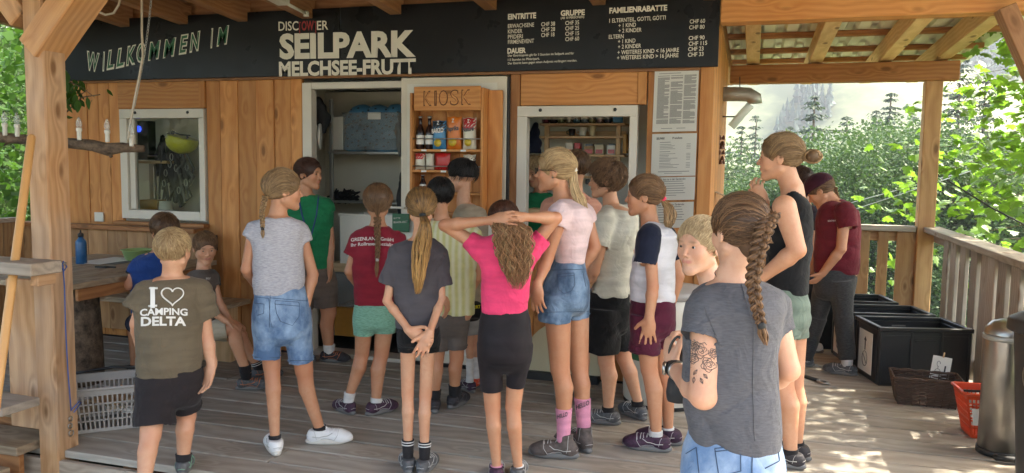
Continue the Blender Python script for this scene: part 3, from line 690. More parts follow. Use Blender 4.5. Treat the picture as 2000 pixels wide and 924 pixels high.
# ---- skin, cloth, hair materials
def skin_mat(name, c, lip=(.42, .12, .09), brow=(.13, .075, .04)):
    m, t, b = newmat(name); N = t.nodes.new; L = t.links.new
    tc = N('ShaderNodeTexCoord'); nz = N('ShaderNodeTexNoise'); nz.inputs['Scale'].default_value = 9; nz.inputs['Detail'].default_value = 5; L(tc.outputs['Object'], nz.inputs['Vector'])
    cr = N('ShaderNodeValToRGB'); cr.color_ramp.elements[0].position = .3; cr.color_ramp.elements[1].position = .7
    cr.color_ramp.elements[0].color = (c[0]*.92, c[1]*.80, c[2]*.74, 1); cr.color_ramp.elements[1].color = (min(1, c[0]*1.05), c[1]*1.06, c[2]*1.08, 1)
    L(nz.outputs['Fac'], cr.inputs[0]); last = cr.outputs[0]
    nm = N('ShaderNodeTexNoise'); nm.inputs['Scale'].default_value = 48; nm.inputs['Detail'].default_value = 6; nm.inputs['Roughness'].default_value = .7; L(tc.outputs['Object'], nm.inputs['Vector'])
    mm = N('ShaderNodeMapRange'); mm.inputs['From Min'].default_value = .42; mm.inputs['From Max'].default_value = .68; mm.inputs['To Max'].default_value = .55; L(nm.outputs['Fac'], mm.inputs['Value'])
    mq = N('ShaderNodeMix'); mq.data_type = 'RGBA'; L(mm.outputs[0], mq.inputs[0]); L(last, mq.inputs[6]); mq.inputs[7].default_value = (c[0]*.93, c[1]*.72, c[2]*.66, 1); last = mq.outputs[2]
    for an, col in (('flush', (c[0]*1.0, c[1]*.62, c[2]*.55, 1)), ('lip', lip+(1,)), ('brow', brow+(1,))):
        at = N('ShaderNodeAttribute'); at.attribute_name = an; mx = N('ShaderNodeMix'); mx.data_type = 'RGBA'
        L(at.outputs['Fac'], mx.inputs[0]); L(last, mx.inputs[6]); mx.inputs[7].default_value = col; last = mx.outputs[2]
    L(last, b.inputs['Base Color']); b.inputs['Specular IOR Level'].default_value = .45; rr_ = N('ShaderNodeMapRange'); rr_.inputs['To Min'].default_value = .62; rr_.inputs['To Max'].default_value = .36; L(nm.outputs['Fac'], rr_.inputs['Value']); L(rr_.outputs[0], b.inputs['Roughness'])
    b.inputs['Subsurface Weight'].default_value = .0
    n2 = N('ShaderNodeTexNoise'); n2.inputs['Scale'].default_value = 260; L(tc.outputs['Object'], n2.inputs['Vector'])
    bp = N('ShaderNodeBump'); bp.inputs['Strength'].default_value = .3; bp.inputs['Distance'].default_value = .001; L(n2.outputs['Fac'], bp.inputs['Height']); L(bp.outputs[0], b.inputs['Normal'])
    MATS[name] = m
skin_mat('skin', (.55, .31, .19)); skin_mat('skin_tan', (.49, .255, .145)); skin_mat('skin_fair', (.62, .38, .26)); skin_mat('skin_pale', (.62, .385, .265), (.50, .17, .13), (.28, .15, .075))
def cloth_mat(name, c, c2=None, heather=0.0, rough=.85, fold=.5, stripes=None, scale=900):
    m, t, b = newmat(name); N = t.nodes.new; L = t.links.new
    tc = N('ShaderNodeTexCoord'); mp = N('ShaderNodeMapping'); mp.inputs['Scale'].default_value = (1, 1, 5); L(tc.outputs['Object'], mp.inputs[0])
    nz = N('ShaderNodeTexNoise'); nz.inputs['Scale'].default_value = 55 if heather else 5; nz.inputs['Detail'].default_value = 7; L(mp.outputs[0], nz.inputs['Vector'])
    c2 = c2 or tuple(x*.72 for x in c)
    cr = N('ShaderNodeValToRGB'); cr.color_ramp.elements[0].color = tuple(c2)+(1,); cr.color_ramp.elements[1].color = tuple(c)+(1,)
    cr.color_ramp.elements[0].position = .25; cr.color_ramp.elements[1].position = .62; L(nz.outputs['Fac'], cr.inputs[0]); last = cr.outputs[0]
    if stripes:
        wv = N('ShaderNodeTexWave'); wv.wave_type = 'BANDS'; wv.bands_direction = stripes[0]; wv.inputs['Scale'].default_value = stripes[1]; wv.inputs['Distortion'].default_value = stripes[3]; wv.inputs['Detail'].default_value = 2
        L(tc.outputs['Object'], wv.inputs['Vector']); mx = N('ShaderNodeMix'); mx.data_type = 'RGBA'; L(wv.outputs['Fac'], mx.inputs[0]); L(last, mx.inputs[6]); mx.inputs[7].default_value = tuple(stripes[2])+(1,); last = mx.outputs[2]
    L(last, b.inputs['Base Color']); b.inputs['Roughness'].default_value = rough; b.inputs['Specular IOR Level'].default_value = .2
    b.inputs['Sheen Weight'].default_value = .08
    n2 = N('ShaderNodeTexNoise'); n2.inputs['Scale'].default_value = scale; n2.inputs['Detail'].default_value = 1; L(tc.outputs['Object'], n2.inputs['Vector'])
    n3 = N('ShaderNodeTexNoise'); n3.inputs['Scale'].default_value = 13; n3.inputs['Detail'].default_value = 3; n3.inputs['Distortion'].default_value = 1.5; L(tc.outputs['Object'], n3.inputs['Vector'])
    b1 = N('ShaderNodeBump'); b1.inputs['Strength'].default_value = fold; b1.inputs['Distance'].default_value = .018; L(n3.outputs['Fac'], b1.inputs['Height'])
    b2 = N('ShaderNodeBump'); b2.inputs['Strength'].default_value = .25; b2.inputs['Distance'].default_value = .0008; L(n2.outputs['Fac'], b2.inputs['Height']); L(b1.outputs[0], b2.inputs['Normal']); L(b2.outputs[0], b.inputs['Normal'])
    MATS[name] = m; return m
def denim_mat(name, c, c2, lo=.38, hi=.66):
    cloth_mat(name, c, c2, fold=.6, scale=700); t = MATS[name].node_tree
    for n in t.nodes:
        if n.type == 'TEX_NOISE' and n.inputs['Scale'].default_value == 5: n.inputs['Scale'].default_value = 9; n.inputs['Roughness'].default_value = .6
        if n.type == 'VALTORGB': n.color_ramp.elements[0].position = lo; n.color_ramp.elements[1].position = hi
        if n.type == 'MAPPING': n.inputs['Scale'].default_value = (1, 1, .8)
def hair_mat(name, dark, light):
    m, t, b = newmat(name); N = t.nodes.new; L = t.links.new
    at = N('ShaderNodeAttribute'); at.attribute_name = 'shade'; tc = N('ShaderNodeTexCoord'); nz = N('ShaderNodeTexNoise'); nz.inputs['Scale'].default_value = 40; nz.inputs['Detail'].default_value = 4; L(tc.outputs['Object'], nz.inputs['Vector'])
    ad = N('ShaderNodeMath'); ad.operation = 'MULTIPLY_ADD'; ad.inputs[1].default_value = .45; L(nz.outputs['Fac'], ad.inputs[0]); L(at.outputs['Fac'], ad.inputs[2])
    cr = N('ShaderNodeValToRGB'); cr.color_ramp.elements[0].color = tuple(dark)+(1,); cr.color_ramp.elements[1].color = tuple(light)+(1,); cr.color_ramp.elements[0].position = .2; cr.color_ramp.elements[1].position = 1.1 if False else 1.0
    L(ad.outputs[0], cr.inputs[0]); L(cr.outputs[0], b.inputs['Base Color']); b.inputs['Roughness'].default_value = .5; b.inputs['Specular IOR Level'].default_value = .35
    MATS[name] = m
hair_mat('hair_brown', (.045, .022, .012), (.22, .12, .06)); hair_mat('hair_dark_brown', (.02, .009, .006), (.085, .038, .022)); hair_mat('hair_black', (.004, .004, .004), (.022, .018, .016))
hair_mat('hair_blond', (.22, .13, .06), (.62, .45, .24)); hair_mat('hair_dark_blond', (.10, .055, .026), (.40, .26, .13)); hair_mat('hair_light_brown', (.06, .03, .015), (.30, .17, .085)); hair_mat('hair_white_blond', (.30, .20, .10), (.70, .54, .32)); hair_mat('hair_ginger_brown', (.07, .03, .013), (.33, .17, .08)); hair_mat('hair_ombre', (.05, .028, .018), (.48, .27, .09)); hair_mat('hair_auburn', (.022, .009, .006), (.11, .042, .022))
for n_, c_ in dict(grey_heather=(.44, .43, .46), olive=(.135, .105, .068), staff_green=(.012, .17, .065), maroon=(.25, .018, .035), maroon2=(.13, .012, .020), charcoal=(.078, .071, .080), pink=(.80, .06, .17), blush=(.74, .56, .56), cream=(.68, .66, .56), raglan_white=(.64, .64, .68), navy=(.012, .016, .035), black_cloth=(.010, .010, .011), brown_black=(.022, .017, .018), plum=(.085, .012, .030), beige=(.40, .34, .25), beige_short=(.45, .41, .32), taupe=(.14, .105, .085), royal=(.012, .045, .19), peach=(.55, .27, .19), grey_short=(.12, .10, .09), dark_purple=(.03, .022, .032), sage=(.15, .195, .155), dark_tee=(.10, .08, .068), sock_white=(.68, .66, .64), sock_pink=(.68, .28, .40), sock_black=(.02, .018, .02), black_tank=(.009, .009, .010), light_short=(.33, .32, .31), cap_maroon=(.045, .008, .02)).items():
    cloth_mat(n_, c_)
cloth_mat('grey_heather', (.46, .45, .48), (.27, .27, .31), heather=1); cloth_mat('slate_heather', (.105, .105, .118), (.072, .072, .082), heather=1, fold=.55)
cloth_mat('mint', (.24, .47, .36), (.11, .27, .20), heather=1, fold=.2); cloth_mat('leggings', (.055, .055, .055), (.022, .022, .024), heather=1, fold=.3)
cloth_mat('plaid', (.54, .52, .23), (.42, .42, .18), stripes=('X', 9, (.60, .60, .42), .3)); denim_mat('denim', (.30, .42, .58), (.085, .15, .27)); denim_mat('denim_mid', (.19, .28, .40), (.055, .10, .17)); denim_mat('denim_light', (.40, .50, .64), (.13, .22, .38), .36, .72)
cloth_mat('black_stretch', (.014, .010, .013), (.008, .006, .008), fold=.08, rough=.6)
plain('shoe_white', (.72, .71, .70, 1), .45, noise_amt=.04, scale=20); plain('shoe_dark', (.035, .03, .035, 1), .7, noise_amt=.6, scale=60, bump=.5); plain('shoe_grey', (.10, .10, .105, 1), .7, noise_amt=.6, scale=60, bump=.5)
plain('shoe_plum', (.055, .018, .045, 1), .7, noise_amt=.7, scale=70, bump=.5); plain('shoe_brown', (.11, .085, .075, 1), .7, noise_amt=.6, scale=50, bump=.5); plain('sole_grey', (.16, .155, .15, 1), .7); plain('sole_dark', (.03, .03, .03, 1), .7)
plain('sole_white', (.62, .58, .52, 1), .6); plain('lace_light', (.45, .44, .42, 1), .7); plain('lace_orange', (.5, .16, .06, 1), .7); plain('lace_green', (.2, .42, .27, 1), .7); plain('eye_white', (.62, .60, .57, 1), .25); plain('iris', (.05, .035, .02, 1), .15); plain('iris_blue', (.08, .13, .16, 1), .15); plain('tattoo', (.12, .085, .075, 1), .6); plain('stitch', (.30, .30, .30, 1), .8); plain('denim_seam', (.045, .075, .13, 1), .9); plain('print_white', (.72, .70, .66, 1), .6, noise_amt=.06)
plain('lanyard', (.012, .04, .17, 1), .6); plain('bag_black', (.02, .02, .022, 1), .7); plain('hair_tie', (.02, .02, .02, 1), .7); plain('pink_tie', (.8, .03, .09, 1), .5)

HEADM = dict()
class Person:
    def __init__(s, foot, label, group=None, h=.006, loc_z=0.0, D=None, name='person', hrange=None):
        s.t0 = time.time()
        if D is None: g = onz(foot[0], foot[1], loc_z)
        else:
            d = ray(*foot); d = d/np.hypot(d[0], d[1]); g = Vector((d[0]*D, d[1]*D, loc_z))
        s.v = Vector((g.x, g.y, 0)); s.D = s.v.length; s.v.normalize(); s.s = Vector((s.v.y, -s.v.x, 0))
        s.root = empty(name, (g.x, g.y, loc_z), label, 'person', group)
        s.h = h; s.prims = []; s.masks = []; s.heads = []; s.gz = loc_z
    def P(s, px, py, dd=0.0):
        d = ray(px, py); k = (s.D+dd)/(d[0]*s.v.x+d[1]*s.v.y); return CAM+d*k
    def m(s, px): return px*s.D/FPX/ cos(0.12)          # metres for a pixel length at this person's distance
    def dirn(s, ang, el=0.0):
        """unit vector: ang 0 = away from the camera, 90 = to the picture's right, 180 = towards the camera"""
        a = radians(ang); e = radians(el); v = s.v*cos(a)+s.s*sin(a); return Vector((v.x*cos(e), v.y*cos(e), sin(e)))
    # --- body primitives
    def cap(s, p, q, r0, r1, k=.012): s.prims.append(('cap', p, q, r0, r1, k))
    def limb(s, pts, rad, k=.02):
        for i in range(len(pts)-1): s.prims.append(('cap', pts[i], pts[i+1], rad[i], rad[i+1], k))
    def head(s, px, py, HHpx, yaw, pitch=0, roll=0, dd=0.0, neck=None, neck_r=.23, child=True, nose=1.0, eyes='iris', ears=True, jaw=1.0):
        HH = s.m(HHpx); c = Vector(s.P(px, py, dd)); f = s.dirn(yaw)
        up = Vector((0, 0, 1)); rt = f.cross(up)
        M = Matrix((rt, f, up)).transposed() @ Matrix.Rotation(radians(-pitch), 3, 'X') @ Matrix.Rotation(radians(roll), 3, 'Y')
        Mn = np.array(M); s.HH = HH; s.hc = np.array(c); s.hM = Mn
        W = lambda x, y, z: s.hc+Mn@np.array([x, y, z])*HH
        E = lambda c_, r_, k=.03, sub=False: s.prims.append(('ell', W(*c_), np.array(r_)*HH, Mn, k*HH, sub))
        C = lambda a, b, r0, r1, k=.03, sub=False: s.prims.append(('cap2', W(*a), W(*b), r0*HH, r1*HH, k*HH, sub))
        E((0, -.06, .135), (.335, .42, .355)); E((0, .10, -.10), (.265, .265, .36), .08)
        for sx in (-1, 1):
            C((sx*.20, -.04, -.24), (sx*.06, .25, -.40), .085*jaw, .075, .09); E((sx*.15, .225, -.10), (.11, .11, .13), .08)
        E((0, .27, -.405), (.10, .09, .085), .06)
        C((-.13, .31, .075), (.13, .31, .075), .055, .055, .07)
        C((0, .345, .03), (0, .425, -.125), .022, .042*nose, .035); 
        for sx in (-1, 1): E((sx*.045, .375, -.15), (.035, .04, .03), .02); E((sx*.125, .402, .0), (.066, .056, .042), .035, True)
        E((0, .315, -.245), (.11, .072, .075), .04); C((-.075, .345, -.232), (0, .362, -.230), .011, .015, .012); C((.075, .345, -.232), (0, .362, -.230), .011, .015, .012); C((-.055, .345, -.268), (.055, .345, -.268), .016, .016, .012)
        C((-.085, .366, -.25), (.085, .366, -.25), .005, .005, .008, True)
        if ears:
            for sx in (-1, 1):
                E((sx*.335, -.055, -.035), (.028, .075, .125), .02); E((sx*.362, -.035, -.03), (.018, .04, .08), .02, True)
        s.headW = W; s.neck_r = neck_r*HH
        if neck is not None:
            nb = np.array(neck); top = W(0, -.12, -.22)
            s.prims.append(('cap', top, nb, neck_r*HH*.98, neck_r*HH*1.0, .05*HH)); s.nb = nb
        s.heads.append((s.hc.copy(), Mn.copy(), HH, eyes)); 
        for sx in (-1, 1):
            s.masks.append(('lip', W(sx*.045, .36, -.25), Mn, np.array([.062, .06, .034])*HH))
            s.masks.append(('brow', W(sx*.13, .36, .085), Mn, np.array([.085, .06, .02])*HH))
            s.masks.append(('flush', W(sx*.17, .27, -.12), Mn, np.array([.13, .12, .11])*HH))
        s.masks.append(('flush', W(0, .45, -.13), Mn, np.array([.05, .08, .05])*HH))
        return W
    def hand(s, wr, tip, back, side, L=.17, curl=20, spread=1.0, thumb=45, fcurl=None):
        """wrist point, point the fingers aim at, direction the back of the hand faces, side of the thumb (+1/-1 along d x back)"""
        wr = np.array(wr); d = np.array(tip)-wr; d /= np.linalg.norm(d); b = np.array(back, float); b = b-d*(b@d); b /= np.linalg.norm(b)
        sd = np.cross(d, b)*side; k = L/.17
        pal = np.array([[*x] for x in (sd, d, b)]).T
        s.prims.append(('ell', wr+d*.044*k, np.array([.037, .056, .0165])*k, pal, .012, False))
        s.prims.append(('cap', wr-d*.01, wr+d*.03*k, .021*k, .022*k, .012))
        for i, (off, ln, ax) in enumerate(((.029, .066, .12), (.0098, .074, .03), (-.0095, .069, -.05), (-.0275, .054, -.15))):
            base = wr+sd*off*k+d*(.078-.004*abs(i-1.3))*k; dr = d+sd*ax*spread; dr /= np.linalg.norm(dr); r = (.0088, .009, .0086, .0076)[i]*k
            c0 = radians((fcurl or (curl, curl, curl*1.15, curl*1.3))[i]); p = base; ang = c0*.6
            for j, fr in enumerate((.45, .3, .25)):
                q = p+(dr*cos(ang)-b*sin(ang))*ln*fr*k; s.prims.append(('cap', p, q, r*(1-.08*j), r*(.94-.1*j), .002)); p = q; ang += c0
        base = wr+sd*.024*k+d*.018*k; a = radians(thumb); dr = d*cos(a)+sd*sin(a)-b*.25; dr /= np.linalg.norm(dr)
        q = base+dr*.036*k; s.prims.append(('cap', base, q, .0135*k, .0105*k, .008)); dr2 = dr*.9+d*.4-b*.2; dr2 /= np.linalg.norm(dr2)
        q2 = q+dr2*.03*k; s.prims.append(('cap', q, q2, .0103*k, .0085*k, .003))
    def build_body(s, mat, adapt=0.0):
        s.skin = mat
        lo = np.full(3, 1e9); hi = -lo
        for p in s.prims:
            if p[0] in ('cap', 'cap2'):
                r = max(p[3], p[4]); lo = np.minimum(lo, np.minimum(p[1], p[2])-r); hi = np.maximum(hi, np.maximum(p[1], p[2])+r)
            elif p[0] == 'ell': lo = np.minimum(lo, p[1]-p[2].max()); hi = np.maximum(hi, p[1]+p[2].max())
        f = Field(lo, hi, s.h)
        for p in s.prims:
            if p[0] == 'cap': f.cap(*p[1:6])
            elif p[0] == 'cap2': f.cap(p[1], p[2], p[3], p[4], p[5], p[6])
            elif p[0] == 'ell': f.ell(p[1], p[2], p[3], p[4], p[5])
            elif p[0] == 'loft': f.loft(p[1], k=.03)
        V, t, q = f.mesh(adapt); V = smooth_verts(V, t, q, 1, .35)
        me = np_mesh('body', V, t, q); A = {}
        for (nm, c, M, r) in s.masks:
            l = (V-c)@M/r; A[nm] = np.maximum(A.get(nm, 0), np.exp(-(l**2).sum(1)**(2.0 if nm != 'flush' else 1.0))*(1.0 if nm != 'flush' else .42))
        for nm, v in A.items(): attr(me, nm, np.clip(v, 0, 1)*(.9 if nm != 'brow' else .75))
        s.body = link('body', me, mat, s.root)
        for (c, M, HH, ey) in s.heads:
            if not ey: continue
            for sx in (-1, 1):
                cc = c+M@np.array([sx*.125, .300, .0])*HH
                eo = link('eye', lathe_sphere(.050*HH, 12), 'eye_white', s.body, mw=Matrix.Translation(Vector(cc)))
                V_ = []; F_ = []
                for (e0, e1) in ((.27, 1.5), (-1.5, -.32)):
                    o_ = len(V_)
                    for i in range(6):
                        for j in range(13):
                            el = e0+(e1-e0)*i/5; az = -1.5+3.0*j/12
                            if (i == 0 and e0 > 0): el = e0+.10-.28*abs(az)**1.6*.5
                            if (i == 5 and e0 < 0): el = e1-.06+.22*abs(az)**1.6*.5
                            V_.append(cc+M@np.array([sin(az)*cos(el), cos(az)*cos(el), sin(el)])*.0565*HH)
                    for i in range(5):
                        for j in range(12): a_ = o_+i*13+j; F_.append((a_, a_+1, a_+14, a_+13))
                link('eyelid', mesh('eyelid', V_, F_, True), s.skin, s.body)
                fd = s.gaze if getattr(s, 'gaze', None) is not None else M@np.array([0, 1, 0])
                fd = Vector(fd).normalized(); Mi = frame((fd.cross(Vector((0, 0, 1)))), fd).to_4x4(); Mi.translation = Vector(cc)+fd*.0425*HH
                link('iris', disc_ball(.028*HH), ey, eo, mw=Mi)
        return s.body
    # --- clothes
    def rows(s, L, dd=0.0, ang=0.0):
        """silhouette rows (py, xl, xr, depth_half_m[, dd]) -> loft rows"""
        o = []
        for r in L:
            py, xl, xr, b = r[:4]; d2 = r[4] if len(r) > 4 else dd
            c = s.P((xl+xr)/2, py, d2); a = s.m(xr-xl)/2*(s.D+d2)/s.D
            o.append((c[2], c[0], c[1], a, b, atan2(s.s.y, s.s.x)+ang))
        return o
    def garment(s, name, mat, lofts=(), cones=(), hollow=(), caps=(), fold=.006, h=None, smooth=2, k=.02, label=None, cut=(), n=2.4, seed=0, fs=9.0, parent=None):
        h = h or max(s.h, .006); lo = np.full(3, 1e9); hi = -lo
        for R in lofts:
            for r in R: m_ = max(r[3], r[4]); lo = np.minimum(lo, (r[1]-m_, r[2]-m_, r[0]-.01)); hi = np.maximum(hi, (r[1]+m_, r[2]+m_, r[0]+.01))
        for c in list(cones)+list(caps):
            r = max(c[2], c[3])*1.1; lo = np.minimum(lo, np.minimum(c[0], c[1])-r); hi = np.maximum(hi, np.maximum(c[0], c[1])+r)
        f = Field(lo, hi, h)
        for R in lofts: f.loft(R, k=k, n=n)
        for c in caps: f.cap(*c[:4], k=k)
        for c in cones: f.cyl(*c[:4], k=k, **(c[4] if len(c) > 4 else {}))
        for c in cut: getattr(f, c[0])(*c[1], **{**c[2], 'sub': True})
        for c in hollow: f.cyl(*c[:4], k=.002, sub=True)
        V, t, q = f.mesh(); V = smooth_verts(V, t, q, smooth, .5)
        if fold:
            N_ = -normals(V, t, q); a = atan2(s.s.y, s.s.x); u = V[:, 0]*cos(a)+V[:, 1]*sin(a); v = -V[:, 0]*sin(a)+V[:, 1]*cos(a); z = V[:, 2]
            w1 = vnoise(np.c_[u*4+seed, v*4, z*4]); w2 = vnoise(np.c_[u*4+9+seed, v*4, z*4+5])
            f1 = 1-np.abs(vnoise(np.c_[u*fs*.8+z*fs*.9+w1*1.2+seed, v*fs*.7, z*fs*.35+w2]))*1.6
            f2 = 1-np.abs(vnoise(np.c_[-u*fs+z*fs*1.3+w2*1.4+seed*2, v*fs, z*fs*.6+w1]))*1.6
            f3 = vnoise(np.c_[u*26+w1*2, v*26, z*16+seed])
            V = V+N_*((f1*.55+f2*.45-.35)*fold*2.1+f3*fold*.12)[:, None]
        me = np_mesh(name, V, t, q); o = link(name, me, mat, parent or s.root)
        if label: o['label'] = label
        return o
    def shoe(s, ank, ang, L=.23, mat='shoe_dark', sole='sole_grey', high=.0, lace='lace_light', tilt=0.0, low=False):
        """ank = ankle px point (x,y,dd); ground point under the heel derived from it"""
        a = np.array(s.P(*ank)) if len(ank) <= 3 and abs(ank[0]) > 20 else np.array(ank)
        d = np.array(s.dirn(ang)); sd = np.array([d[1], -d[0], 0]); g = s.gz
        k = L/.272; base = np.array([a[0], a[1], g]); f = Field(base-.3*k-.02, base+np.array([.3*k+.02, .3*k+.02, .22+high]), .005)
        up = np.array([0, 0, 1.0]); pt = lambda x, y, z: base+d*y*k+sd*x*k+up*z*k
        f.ell(pt(0, -.035, .045), np.array([.036, .045, .048])*k, np.array([sd, d, up]).T, .01); f.ell(pt(.008, .118, .036), np.array([.038, .066, .034])*k, np.array([sd, d, up]).T, .03); f.ell(pt(-.008, .112, .036), np.array([.038, .064, .034])*k, np.array([sd, d, up]).T, .02); f.ell(pt(0, .140, .030), np.array([.040, .042, .030])*k, np.array([sd, d, up]).T, .012)
        f.cap(pt(0, -.01, .06), pt(0, .10, .048), .037*k, .034*k, .03); f.cap(pt(0, -.005, .06), pt(0, -.012, .085+high/k), .038*k, .040*k, .02)
        f.cyl(pt(0, 0, -.04), pt(0, 0, .012), .3, .3, k=0, sub=True)
        f.cyl(pt(0, -.012, .085+high/k), pt(0, -.012, .16+high/k), .05*k, .06*k, k=.004, sub=True)
        V, t, q = f.mesh(); V = smooth_verts(V, t, q, 2)
        up_ = link('shoe', np_mesh('shoe', V, t, q), mat, s.root)
        # sole outline, profile with two layers and treads
        out = []
        n = 28
        for i in range(n):
            an = 2*pi*i/n; yy = cos(an); xx = sin(an); yv = .045+.137*np.sign(yy)*abs(yy)**.8 if yy > 0 else .045+.128*yy
            wv = .0395+.006*np.clip(yy, -1, 1)
            out.append((np.sign(xx)*abs(xx)**.72*wv*(1-.0*yy), yv))
        V2 = []; F2 = []
        prof = [(.93, 0.002, 0), (1.02, .010, .3), (1.05, .016, 1), (1.03, .026, 1), (.96, .032, 1)]
        for (sc_, z, _) in prof:
            for i, (x, y_) in enumerate(out):
                zz = z+(.010 if (y_ > .12) else 0)*max(0, (y_-.12)/.05)*(1 if z < .01 else .6)
                V2.append(pt(x*sc_, (y_-.035)*sc_+.035, zz*1.0))
        for r in range(len(prof)-1):
            for i in range(n): j = (i+1) % n; F2.append((r*n+i, r*n+j, (r+1)*n+j, (r+1)*n+i))
        F2.append(tuple(range(n))[::-1]); F2.append(tuple(range((len(prof)-1)*n, len(prof)*n)))
        link('sole', mesh('sole', V2, F2, True), sole, up_)
        from mathutils.bvhtree import BVHTree
        tr_ = BVHTree.FromPolygons([v.co for v in up_.data.vertices], [p_.vertices[:] for p_ in up_.data.polygons])
        def on(L_, r_, mb, n_=5):
            q_ = []
            for u_, w_ in zip(L_[:-1], L_[1:]):
                for j in range(4): c_ = Vector(pt(*u_)).lerp(Vector(pt(*w_)), j/4); q_.append(c_)
            q_.append(Vector(pt(*L_[-1]))); o_ = []
            for c_ in q_:
                h_ = tr_.find_nearest(c_)
                if h_[0] is not None: o_.append(h_[0]+(c_-h_[0]).normalized()*.001 if (c_-h_[0]).length > .02 else h_[0])
            mb.tube(o_, r_, n_)
        mb = MB(); hk = high/k
        for i in range(5):
            y_ = .035+i*.017; z_ = .12-i*.008+hk*.5; on([(-.034, y_-.004, z_-.03), (0, y_+.003*(-1)**i, z_), (.034, y_-.004, z_-.03)], .0026, mb)
        mb.obj('laces', lace, up_, True); mb = MB(); dt = 'lace_light' if mat == 'shoe_white' else lace
        for sx in (-1, 1):
            on([(sx*.06, -.05, .05), (sx*.06, .0, .045), (sx*.06, .04, .055), (sx*.05, .07, .08)], .0024, mb); on([(sx*.06, -.02, .03), (sx*.06, -.03, .07), (sx*.05, -.04, .10+hk)], .0014, mb, 4); on([(sx*.06, .075, .02), (sx*.05, .10, .06), (0, .108, .09)], .0016, mb, 4); on([(sx*.06, .01, .025), (sx*.06, .045, .03), (sx*.06, .08, .022)], .0014, mb, 4)
        on([(-.04, -.09, .05), (0, -.12, .06), (.04, -.09, .05)], .0016, mb, 4); mb.obj('stitching', dt, up_, True)
        tg = MB(); tg.tube([pt(0, .045, .080+hk*.6), pt(0, .02, .096+hk), pt(0, .008, .108+hk)], [.010, .012, .010], 6); tg.obj('tongue', mat, up_, True)
        return up_
    def sock(s, top, bot, r0, r1, mat, stripes=None, leg=None):
        if leg is not None:
            (k_, cm_, an_, ra, rb, rc) = leg; t_ = np.array(top); hi_ = t_+np.array([0, 0, .25]); bt = np.array(bot)
            return s.garment('sock', mat, (), (), (), [(k_, cm_, ra+.005, rb+.005), (cm_, an_, rb+.005, rc+.006), (an_, bt, rc+.006, rc+.007)], fold=.001, h=.0045, k=.007, cut=[('cyl', (t_, hi_, .12, .12), {'k': .0})])
        top, bot = np.array(top), np.array(bot); n = 8
        pts = [top+(bot-top)*i/n for i in range(n+1)]; rr = [r0+(r1-r0)*i/n+.0012*(i % 2) for i in range(n+1)]; rr[0] += .001
        o = tube('sock', [Vector(p) for p in pts], rr, mat, s.root, 14)
        for st in (stripes or ()):
            f = st[0]; p = top+(bot-top)*f; p2 = top+(bot-top)*(f+.05)
            tube('stripe', [Vector(p), Vector(p2)], [r0+(r1-r0)*f+.003]*2, st[1], o, 14)
        return o
    # --- decals laid on a surface
    def bvh(s, o):
        from mathutils.bvhtree import BVHTree
        me = o.data; return BVHTree.FromPolygons([v.co for v in me.vertices], [p.vertices[:] for p in me.polygons])
    def onto(s, tree, px, py, off=.0025):
        d = Vector(ray(px, py)).normalized(); h_ = tree.ray_cast(Vector(CAM), d)
        if h_[0] is None: return None
        n = h_[1] if h_[1].dot(d) < 0 else -h_[1]
        return h_[0]+n*off-d*off*.6
    def lines(s, o, L, r, mat, name='seam', tree=None, off=.001):
        tree = tree or s.bvh(o); mb = MB()
        for pl in L:
            pts = []
            for (a, b) in zip(pl[:-1], pl[1:]):
                n = max(2, int(math.hypot(b[0]-a[0], b[1]-a[1])/4))
                for i in range(n): pts.append((a[0]+(b[0]-a[0])*i/n, a[1]+(b[1]-a[1])*i/n))
            pts.append(pl[-1]); P3 = [s.onto(tree, x, y, off) for x, y in pts]; run = []
            for p in P3+[None]:
                if p is None or (run and (p-run[-1]).length > .06):
                    if len(run) > 1: mb.tube(run, r, 4)
                    run = [p] if p is not None else []
                else: run.append(p)
        if mb.V:
            q_ = mb.obj(name, mat, o, True); q_['kind'] = 'stuff'; return q_
    def text(s, o, txt, bl, br, hpx, mat='print_white', offset=.0, shear=0, bend=0.0, tree=None, thin=None):
        me = text_mesh(txt, offset, shear); bm = bmesh.new(); bm.from_mesh(me)
        bmesh.ops.triangulate(bm, faces=bm.faces)
        for _ in range(2):
            L = [e for e in bm.edges if e.calc_length() > .12]
            if L: bmesh.ops.subdivide_edges(bm, edges=L, cuts=1); bmesh.ops.triangulate(bm, faces=bm.faces)
        xs_ = [v.co.x for v in bm.verts]; x0, x1 = min(xs_), max(xs_); tree = tree or s.bvh(o); bad = []
        for v in bm.verts:
            f = (v.co.x-x0)/(x1-x0); px = bl[0]+(br[0]-bl[0])*f; py = bl[1]+(br[1]-bl[1])*f+bend*4*f*(1-f)-v.co.y/.715*hpx
            p = s.onto(tree, px, py, .003)
            if p is None: bad.append(v)
            else: v.co = p
        bmesh.ops.delete(bm, geom=bad, context='VERTS'); bm.to_mesh(me); bm.free()
        return link('lettering', me, mat, o)
_sc = {}
def lathe_sphere(r, n=12):
    k = round(r, 4)
    if k not in _sc:
        _sc[k] = lathe([(max(.0002, r*sin(pi*i/8)), -r*cos(pi*i/8)) for i in range(9)], n, False)
    return _sc[k]
def disc_ball(r):
    k = ('d', round(r, 4))
    if k not in _sc:
        # a flattened ball facing its local Z... frame() puts up (gaze) on Z
        _sc[k] = lathe([(r, 0), (r*.85, r*.28), (r*.5, r*.42), (.0002, r*.48)], 12, False)
    return _sc[k]

